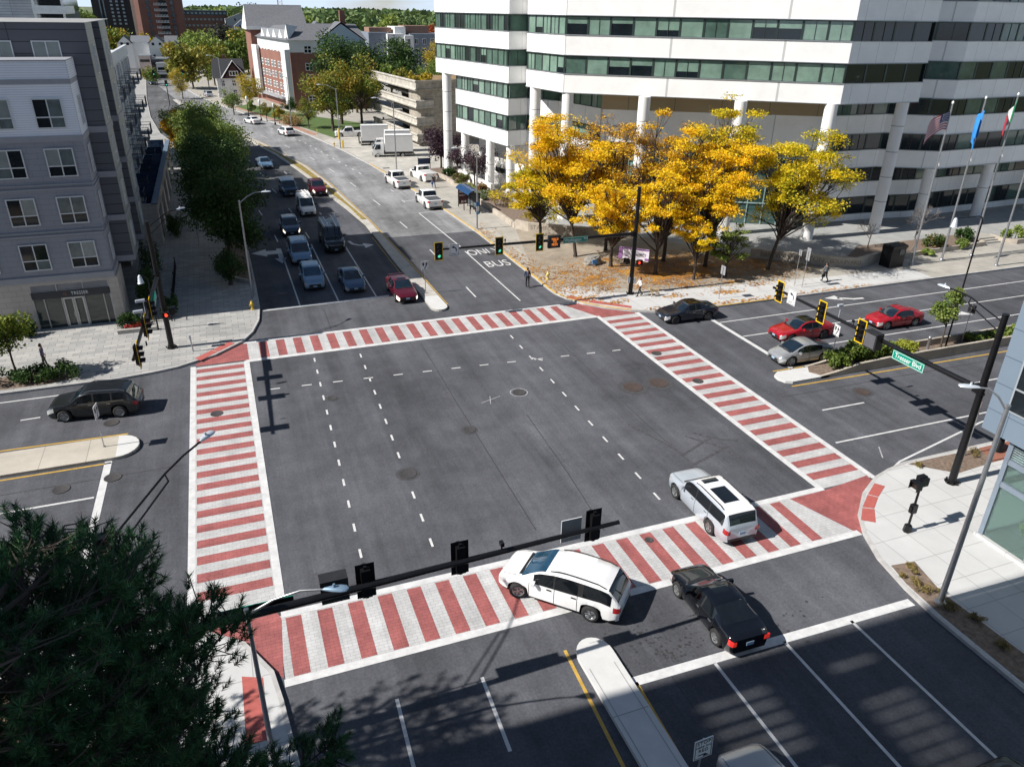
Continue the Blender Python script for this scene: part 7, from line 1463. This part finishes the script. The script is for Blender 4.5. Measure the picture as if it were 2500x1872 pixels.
low_wall('low planter wall at the right edge beside the plaza steps', [(77.2, 57), (77.0, 55.2), (78, 54.3), (95, 54.6)], .5, .25)
m = MB()
for k in range(3): m.box(74.5, 77.2, 55.4 + k * .4, 58, .15 + k * .13, .28 + k * .13)
tag(m.build('stone_steps', CONC), 'three stone steps between the planters at the right edge', 'steps')
t = thing('banner', 'white and purple respect banner strung between two locust trunks', 'banner', (33.5, 57.4, 1.7), R(-43)); t.scale = (.6, .6, .88); BANM = mat('banner cloth', (.62, .58, .64), .7, 0, .08, .8)
m = MB(); n = 12; v = []
for i in range(n + 1): x = -2.3 + 4.6 * i / n; y = math.sin(i * .9) * .03; v += [(x, y, 0 + .02 * math.sin(i)), (x, y, 1.25)]
m.add(v, [(2 * i, 2 * i + 2, 2 * i + 3, 2 * i + 1) for i in range(n)]); m.build('cloth', BANM, t)
PUR = mat('purple print', (.24, .10, .28), .7)
m = MB(); m.box(-2.3, -1.75, -.045, -.04, .03, 1.2); m.box(-2.3, 2.3, -.046, -.041, 1.08, 1.22); m.box(1.7, 2.28, -.044, -.04, .05, .3); m.build('print', PUR, t)
Mb = Matrix(((1, 0, 0, 0), (0, 0, -1, -.05), (0, 1, 0, 0), (0, 0, 0, 1)))
text('=RESPECT', .42, INK, t, Mb @ Matrix.Translation((1.0, .55, 0)), xs=.95); text('ECASM', .26, PUR, t, Mb @ Matrix.Translation((-1.25, .38, 0)))
MB().tube([(-2.3, 0, 1.25), (-2.9, -.2, 1.5)], .012, 4).build('rope', INK, t); MB().tube([(2.3, 0, 1.25), (2.9, .3, 1.5)], .012, 4).build('rope', INK, t)
# flags
def flagpole(label, x, y, h):
    t = thing('flagpole', label, 'flagpole', (x, y, .15), 0, None); m = MB(); m.tube([(0, 0, 0), (0, 0, h)], [.11, .055], 10); m.lathe([(.2, 0), (.2, .12), (.13, .2)], 10); m.build('pole', STEEL, t, smooth=60)
    m = MB(); m.lathe([(.03, h), (.1, h + .08), (.1, h + .2), (.03, h + .3)], 10); m.build('finial', WHITE, t, smooth=60); m = MB(); m.tube([(.13, 0, 1.2), (.1, 0, h - .1)], .008, 4); m.tube([(.1, -.05, h * .66), (.14, -.1, h * .66 - .3)], .04, 6); m.build('halyard', WHITE, t)
for x, y, h, lb in [(61.2, 52.2, 14.6, 'first flagpole from the left, flying the striped flag'), (65.3, 52.4, 14.9, 'second flagpole from the left, flying the limp blue flag'), (69.5, 52.6, 15.1, 'third flagpole from the left, with the green white and red flag'), (68.9, 49.3, 15.0, 'flagpole at the right edge, its top cut off by the frame')]: flagpole(lb, x, y, h)
def cloth(label, p, pts_fn, nu, nv, matfn, mats):
    m = MB(); vs = [pts_fn(i / nu, j / nv) for i in range(nu + 1) for j in range(nv + 1)]; m.v = vs
    for i in range(nu):
        for j in range(nv): m.f.append([i * (nv + 1) + j, (i + 1) * (nv + 1) + j, (i + 1) * (nv + 1) + j + 1, i * (nv + 1) + j + 1]); m.mi.append(matfn((i + .5) / nu, (j + .5) / nv))
    o = m.build('flag', mats, smooth=80); o.location = p; tag(o, label, 'flag'); return o
F_R, F_W, F_B = mat('flag red', (.42, .03, .05), .7), mat('flag white', (.68, .66, .67), .7), mat('flag navy', (.03, .04, .14), .7)
fl = cloth('red and white striped flag with a starred blue corner on the first flagpole', (61.2, 52.2, 12.6), lambda u, v: (-u * 2.9, -.25 * math.sin(u * 7) * u - u * .4, v * 1.55 - u * u * 1.15 + .15 * math.sin(u * 6) * (1 - v)), 24, 13, lambda u, v: 2 if (u < .4 and v > 6 / 13) else (0 if int(v * 13) % 2 == 0 else 1), [F_R, F_W, F_B])
st = MB()
for r_ in range(5):
    for c_ in range(6 if r_ % 2 == 0 else 5):
        u, v = (.035 + c_ * .062 + (.031 if r_ % 2 else 0)), .53 + r_ * .1; st.obox((-u * 2.9, -.25 * math.sin(u * 7) * u - u * .4 - .02, v * 1.55 - u * u * 1.15 + .15 * math.sin(u * 6) * (1 - v)), (.06, .012, .06), 0)
st.build('star', F_W, fl)
cloth('limp plain blue flag on the second flagpole', (65.3, 52.4, 10.3), lambda u, v: (-u * .45 - .1 * math.sin(v * 4) * u + .25 * u * (1 - v), -.28 * math.sin(u * 9), (v - 1) * (2.0 + u * .6) + 3.9 - u * .9), 14, 10, lambda u, v: 0, [mat('flag bright blue', (.03, .23, .62), .7, 0, .15, 2)])
cloth('drooping green white and red flag on the third flagpole', (69.5, 52.6, 12.2), lambda u, v: (-u * .75, -.2 * math.sin(u * 8), v * 1.6 + 1.3 - u * 2.1), 12, 8, lambda u, v: 0 if u < .36 else (1 if u < .68 else 2), [mat('flag green', (.02, .25, .10), .7), F_W, F_R])
# black fence and planter by the storefront
t = thing('iron_fence', 'low black iron fence round the beds beside the left mast', 'fence', (-5.1, 58.7, .15)); m = MB()
for i in range(46): y = i * .3; m.box(-.012, .012, y - .012, y + .012, 0, .95)
for z in (.12, .88): m.box(-.02, .02, 0, 13.6, z, z + .04)
for i in range(6): m.box(-i * .3 - .012, -i * .3 + .012, -.012, .012, 0, .95)
for z in (.12, .88): m.box(-1.6, 0, -.02, .02, z, z + .04)
m.build('railing', BLACK, t); m = MB()
for y in (0, 4.5, 9, 13.5): m.box(-.04, .04, y - .04, y + .04, 0, 1.1)
m.build('post', BLACK, t)
t = thing('planter', 'stone planter edge with iron rail in front of the storefront beds', 'planter', (-7.4, 57.3, .15)); m = MB(); m.box(-1.3, 1.3, -.15, .15, 0, .28); m.build('edge', CONC_PLAIN, t); m = MB()
for i in range(11): x = -1.25 + i * .25; m.box(x - .012, x + .012, .08, .1, .28, .8)
m.box(-1.25, 1.25, .075, .105, .76, .8); m.build('rail', BLACK, t)
t = thing('retaining_edge', 'curved stone edging of the dark tree bed on the left forecourt', 'edging', (0, 0, 0)); m = MB(); pth = [(-1.5, 74), (-1.4, 69.8), (-.7, 68.2), (.2, 66.9), (1.1, 66)]; m.prism(pth + offset(pth, .25)[::-1], .14, .36); m.build('stone', CONC_PLAIN, t)
t = thing('marker_post', 'slim grey post sign beside the left mast base', 'post', (-3.6, 52.3, .15)); m = MB(); m.tube([(0, 0, 0), (-.05, .0, 1.15)], .05, 6); m.build('post', STEEL, t); m = MB(); m.box(-.1, .02, -.08, .08, .9, 1.2); m.build('push_button', LAMPH, t)
t = thing('ped_lamp', 'black pedestrian lamp base on the red brick strip at the right', 'lamp post', (38.1, 23.9, .15)); m = MB(); m.lathe([(.3, 0), (.28, .15), (.2, .3), (.17, .75), (.09, .85)], 12); m.build('base', BLACK, t, smooth=40); m = MB(); m.tube([(0, 0, .8), (0, 0, 4.3)], [.085, .065], 10); m.build('pole', BLACK, t, smooth=50); m = MB(); m.lathe([(.1, 4.3), (.22, 4.5), (.24, 5.0), (.05, 5.3)], 10); m.build('globe', LAMPH, t, smooth=60)
# distant signals at the next crossing
def far_signal(label, x, y, az, ln):
    t = thing('signal_mast', label, 'traffic light', (x, y, .1)); e = Vector((math.sin(az), math.cos(az), 0)); m = MB(); m.tube([(0, 0, 0), (0, 0, 6.3)], .12, 8); m.build('pole', BLACK, t); m = MB(); m.tube([(0, 0, 5.9), tuple(e * ln + Vector((0, 0, 6.1)))], .07, 6); m.build('mast_arm', BLACK, t)
    for s in (.45, .72, .98): signal_head(t, tuple(e * ln * s + Vector((0, -.15, 5.9))), S, 2, False)
far_signal('distant black signal mast with green lights across the avenue bend', .2, 226, W_, 13)
t = thing('signal_post', 'distant single green signal on a black median post', 'traffic light', (-9.2, 207, .1)); m = MB(); m.tube([(0, 0, 0), (0, 0, 4.6)], .1, 8); m.build('pole', BLACK, t); signal_head(t, (0, -.2, 4.9), S, 2, False)
# drain grates
for x, y, lb in [(.9, 69.5, 'square kerb drain grate in the shade by the left kerb'), (23.9, 68.4, 'kerb drain grate beside the bus lane words'), (23.2, 114.5, 'rectangular grate in the pale driveway')]:
    m = MB(); m.box(-.5, .5, -.35, .35, 0, .014)
    for k in range(7): m.box(-.45 + k * .14, -.39 + k * .14, -.3, .3, .014, .02)
    o = m.build('drain_grate', mat('grate iron', (.05, .05, .05), .7, .4)); o.location = (x, y, .153 if y > 100 else .004); tag(o, lb, 'drain')
# ------------------------------------------------------------------ people and a dog: capsule skeletons fused into one skin
def capsules(segs, name, m_, parent, vox=.013, sm=4):
    b = MB()
    for p, q, r0, r1 in segs:
        P, Q = Vector(p), Vector(q); n = 10; rings = []
        d = (Q - P); L_ = max(d.length, 1e-4); d.normalize()
        pts, rs = [], []
        for k in range(4): a = k / 4 * math.pi / 2; pts.append(P - d * r0 * math.cos(a)); rs.append(max(.002, r0 * math.sin(a)))
        pts.append(P); rs.append(r0); pts.append(Q); rs.append(r1)
        for k in range(1, 5): a = k / 4 * math.pi / 2; pts.append(Q + d * r1 * math.sin(a)); rs.append(max(.002, r1 * math.cos(a)))
        b.tube([tuple(x) for x in pts], rs, n)
    o = b.build(name + '_raw', m_); md = o.modifiers.new('fuse', 'REMESH'); md.mode = 'VOXEL'; md.voxel_size = vox; md.use_smooth_shade = True
    ms = o.modifiers.new('soft', 'SMOOTH'); ms.iterations = sm; ms.factor = .5
    dg = bpy.context.evaluated_depsgraph_get(); me = bpy.data.meshes.new_from_object(o.evaluated_get(dg)); old = o.data; bpy.data.objects.remove(o); bpy.data.meshes.remove(old)
    me.materials.clear(); me.materials.append(m_); n = bpy.data.objects.new(name, me); COL.objects.link(n); n.parent = parent; return n
SKIN = mat('skin', (.36, .20, .14), .55, 0, .05, 8); HAIRM = mat('dark hair', (.018, .013, .011), .7, 0, .2, 20)
def person(label, loc, head, shirt, trousers, hair=HAIRM, shoes=BLACK, stride=.35, arms=(.25, -.25), elbow=.35, h=1.76, female=False, sleeves=True, lean=.03, long_hair=False, skin=SKIN):
    """faces +x; stride is the foot spread, arms the swing of each arm"""
    k = h / 1.76; t = thing('person', label, 'person', loc, R(head)); V = lambda x, y, z: (x * k, y * k, z * k)
    sw = .185 if not female else .165; hw = .095
    hip, sh = .93, 1.44; L_, Rr = [], []
    def leg(s, f):
        a = V(0, s * hw, hip - .02); kn = V(f * .24 + .05 * abs(f), s * hw * 1.02, .50); an = V(f * .5 - (.10 if f < 0 else 0), s * hw, .09 + (.05 if f < 0 else 0)); return a, kn, an
    skin_s, shirt_s, tr_s, shoe_s = [], [], [], []
    lx = lean
    skin_s += [(V(lx, 0, 1.44), V(lx * 1.2, 0, 1.54), .055 * k, .052 * k), (V(lx + .015, 0, 1.585), V(lx + .01, 0, 1.665), .072 * k, .085 * k), (V(lx + .085, 0, 1.60), V(lx + .105, 0, 1.585), .016 * k, .014 * k), (V(lx + .05, 0, 1.555), V(lx + .07, 0, 1.55), .04 * k, .03 * k)]
    for s in (1, -1): skin_s.append((V(lx, s * .082, 1.62), V(lx - .01, s * .086, 1.60), .02 * k, .016 * k))
    skin_s += [(V(0, 0, 1.0), V(lx, 0, 1.40), .10 * k, .12 * k)]
    shirt_s += [(V(0, .05, .98), V(lx, .07, 1.36), .105 * k, .115 * k), (V(0, -.05, .98), V(lx, -.07, 1.36), .105 * k, .115 * k), (V(lx, sw - .02, 1.41), V(lx, -sw + .02, 1.41), .07 * k, .07 * k)]
    for s, sg in ((1, arms[0]), (-1, arms[1])):
        S_ = V(lx, s * sw, 1.41); E2 = V(lx + sg * .27, s * (sw + .06), 1.14); dd = sg * .27 + elbow * .24; Wr = V(lx + sg * .27 + elbow * .24, s * (sw + .05), 1.14 - .25 * math.cos(elbow)); 
        skin_s += [(S_, E2, .05 * k, .04 * k), (E2, Wr, .039 * k, .027 * k)]
        (shirt_s if sleeves else skin_s).append((E2, tuple(Vector(E2).lerp(Vector(Wr), .85)), .046 * k, .036 * k)); shirt_s.append((S_, E2, .06 * k, .05 * k))
        f = (Vector(Wr) - Vector(E2)).normalized(); Wv = Vector(Wr); sd_ = Vector((0, 1, 0)); pm = Wv + f * .075 * k
        skin_s.append((tuple(Wv), tuple(pm), .028 * k, .034 * k))
        fwd = Vector((1, 0, 0)) - f * f.x; fwd.normalize()
        for i in range(4):
            b0 = pm + fwd * (.022 - i * .0165) * k; l_ = (.07, .078, .072, .058)[i] * k; c1 = b0 + f * l_ * .55; skin_s += [(tuple(b0), tuple(c1), .0095 * k, .009 * k), (tuple(c1), tuple(c1 + f * l_ * .42 - sd_ * s * .022 * k), .009 * k, .0075 * k)]
        skin_s.append((tuple(Wv + f * .03 * k + fwd * .02 * k), tuple(Wv + f * .075 * k + fwd * .055 * k), .011 * k, .009 * k))
    for s, f in ((1, stride), (-1, -stride)):
        a, kn, an = leg(s, f); skin_s += [(V(0, 0, 1.0), a, .10 * k, .085 * k), (a, kn, .078 * k, .052 * k), (kn, an, .05 * k, .036 * k), (an, V(f * .5 - (.10 if f < 0 else 0) + .1, s * hw, .04), .036 * k, .035 * k)]
        tr_s += [(V(0, s * .03, .97), a, .115 * k, .098 * k), (a, kn, .088 * k, .064 * k), (kn, (an[0], an[1], an[2] + .03), .062 * k, .052 * k)]
        shoe_s += [((an[0] - .03, an[1], an[2] - .03 if f > 0 else an[2] - .01), (an[0] + .15 * k, an[1], .045 if f > 0 else .05), .048 * k, .042 * k)]
    capsules(skin_s, 'body', skin, t, .0115); capsules(shirt_s, 'top', shirt, t, .014); capsules(tr_s, 'trousers', trousers, t, .014); capsules(shoe_s, 'shoes', shoes, t, .012, 2)
    hs = [(V(lx - .015, 0, 1.66), V(lx - .005, 0, 1.69), .09 * k, .088 * k), (V(lx - .045, 0, 1.60), V(lx - .03, 0, 1.66), .07 * k, .085 * k)]
    if long_hair: hs.append((V(lx - .06, 0, 1.46), V(lx - .05, 0, 1.62), .05 * k, .075 * k))
    capsules(hs, 'hair', hair, t, .013, 2); return t
NAVYC = mat('navy cloth', (.02, .035, .075), .85, 0, .2, 6); BLACKC = mat('black cloth', (.012, .012, .014), .85, 0, .2, 6); WHITEC = mat('white cloth', (.68, .68, .69), .85, 0, .08, 6); GREYC = mat('grey cloth', (.14, .15, .16), .85, 0, .2, 6); LILAC = mat('lilac cloth', (.22, .17, .27), .85, 0, .15, 6); JEAN = mat('blue jeans', (.06, .11, .22), .9, 0, .2, 8); TAN = mat('tan trousers', (.13, .12, .12), .9)
person('person in a navy jacket and black trousers walking along the bus lane', (23.55, 58.0, .003), 75, NAVYC, BLACKC, stride=.26, arms=(.1, -.15))
person('person in a white jacket and black leggings walking a golden dog', (31.55, 52.55, .15), 175, WHITEC, BLACKC, female=True, stride=.42, arms=(-.3, .45), elbow=.8, h=1.68, long_hair=True)
person('person in a grey shirt with a bag walking on the far right pavement', (49.4, 50.7, .15), 95, GREYC, BLACKC, stride=.4, arms=(.2, -.2))
person('person in a lilac shirt standing by the hedge on the left pavement', (-12.6, 52.4, .15), 15, LILAC, TAN, stride=.3, arms=(.1, -.1))
person('person in a dark top and blue jeans carrying a blue bag near the parked trucks', (26.4, 99.2, .15), -80, BLACKC, JEAN, stride=.45, arms=(.4, -.3), sleeves=False)
person('person in black standing under the locust trees by the plaza wall', (38.0, 72.2, .15), 100, BLACKC, BLACKC, stride=.12, arms=(.05, -.05))
bag = MB(); bag.prism([(-.06, -.16), (.06, -.16), (.06, .16), (-.06, .16)], .0, .38); bag.tube([(0, -.1, .38), (0, -.06, .55), (0, .06, .55), (0, .1, .38)], .012, 5); b = bag.build('shopping_bag', mat('blue carrier bag', (.05, .16, .45), .5)); b.location = (26.08, 99.1, .62); tag(b, 'blue carrier bag held by the person in jeans', 'bag')
bag = MB(); bag.box(-.16, .16, -.06, .06, 0, .26); bag.tube([(-.1, 0, .26), (-.06, 0, .4), (.06, 0, .4), (.1, 0, .26)], .012, 5); b = bag.build('handbag', BLACKC); b.location = (49.12, 50.62, .64); tag(b, 'black bag held by the person in the grey shirt', 'bag')
FUR = mat('golden fur', (.50, .36, .20), .9, 0, .2, 9)
t = thing('dog', 'golden retriever like dog on a lead beside the person in the white jacket', 'dog', (32.75, 52.15, .15), R(188))
sg = [((-.32, 0, .50), (.05, 0, .50), .125, .13), ((.05, 0, .50), (.28, 0, .53), .135, .145), ((.30, 0, .56), (.47, 0, .72), .10, .075), ((.47, 0, .74), (.55, 0, .74), .085, .075), ((.55, 0, .72), (.68, 0, .69), .052, .036), ((.45, .07, .76), (.44, .095, .66), .03, .025), ((.45, -.07, .76), (.44, -.095, .66), .03, .025),
      ((-.40, 0, .54), (-.58, 0, .52), .045, .05), ((-.58, 0, .52), (-.74, 0, .60), .05, .03)]
for s, o_ in ((1, .08), (-1, -.06)):
    sg += [((.26, s * .09, .46), (.27 + o_ * .5, s * .095, .27), .062, .042), ((.27 + o_ * .5, s * .095, .27), (.26 + o_, s * .095, .05), .036, .03), ((.26 + o_, s * .095, .035), (.31 + o_, s * .095, .03), .033, .028)]
    sg += [((-.32, s * .09, .47), (-.25 - o_ * .4, s * .10, .31), .085, .055), ((-.25 - o_ * .4, s * .1, .31), (-.40 - o_, s * .1, .19), .045, .033), ((-.40 - o_, s * .1, .19), (-.37 - o_, s * .1, .05), .03, .028), ((-.37 - o_, s * .1, .035), (-.32 - o_, s * .1, .03), .032, .027)]
capsules(sg, 'body', FUR, t, .014)
m = MB(); m.lathe([(.02, 0), (.024, .01), (.01, .022)], 8, Matrix.Translation((.715, 0, .695)) @ Matrix.Rotation(1.57, 4, 'Y')); m.build('nose', BLACK, t); m = MB(); m.tube([(.38, 0, .72), (.62, .05, .95), (.95, .2, 1.05)], .008, 4); m.build('lead', mat('red lead', (.3, .03, .03), .7), t)
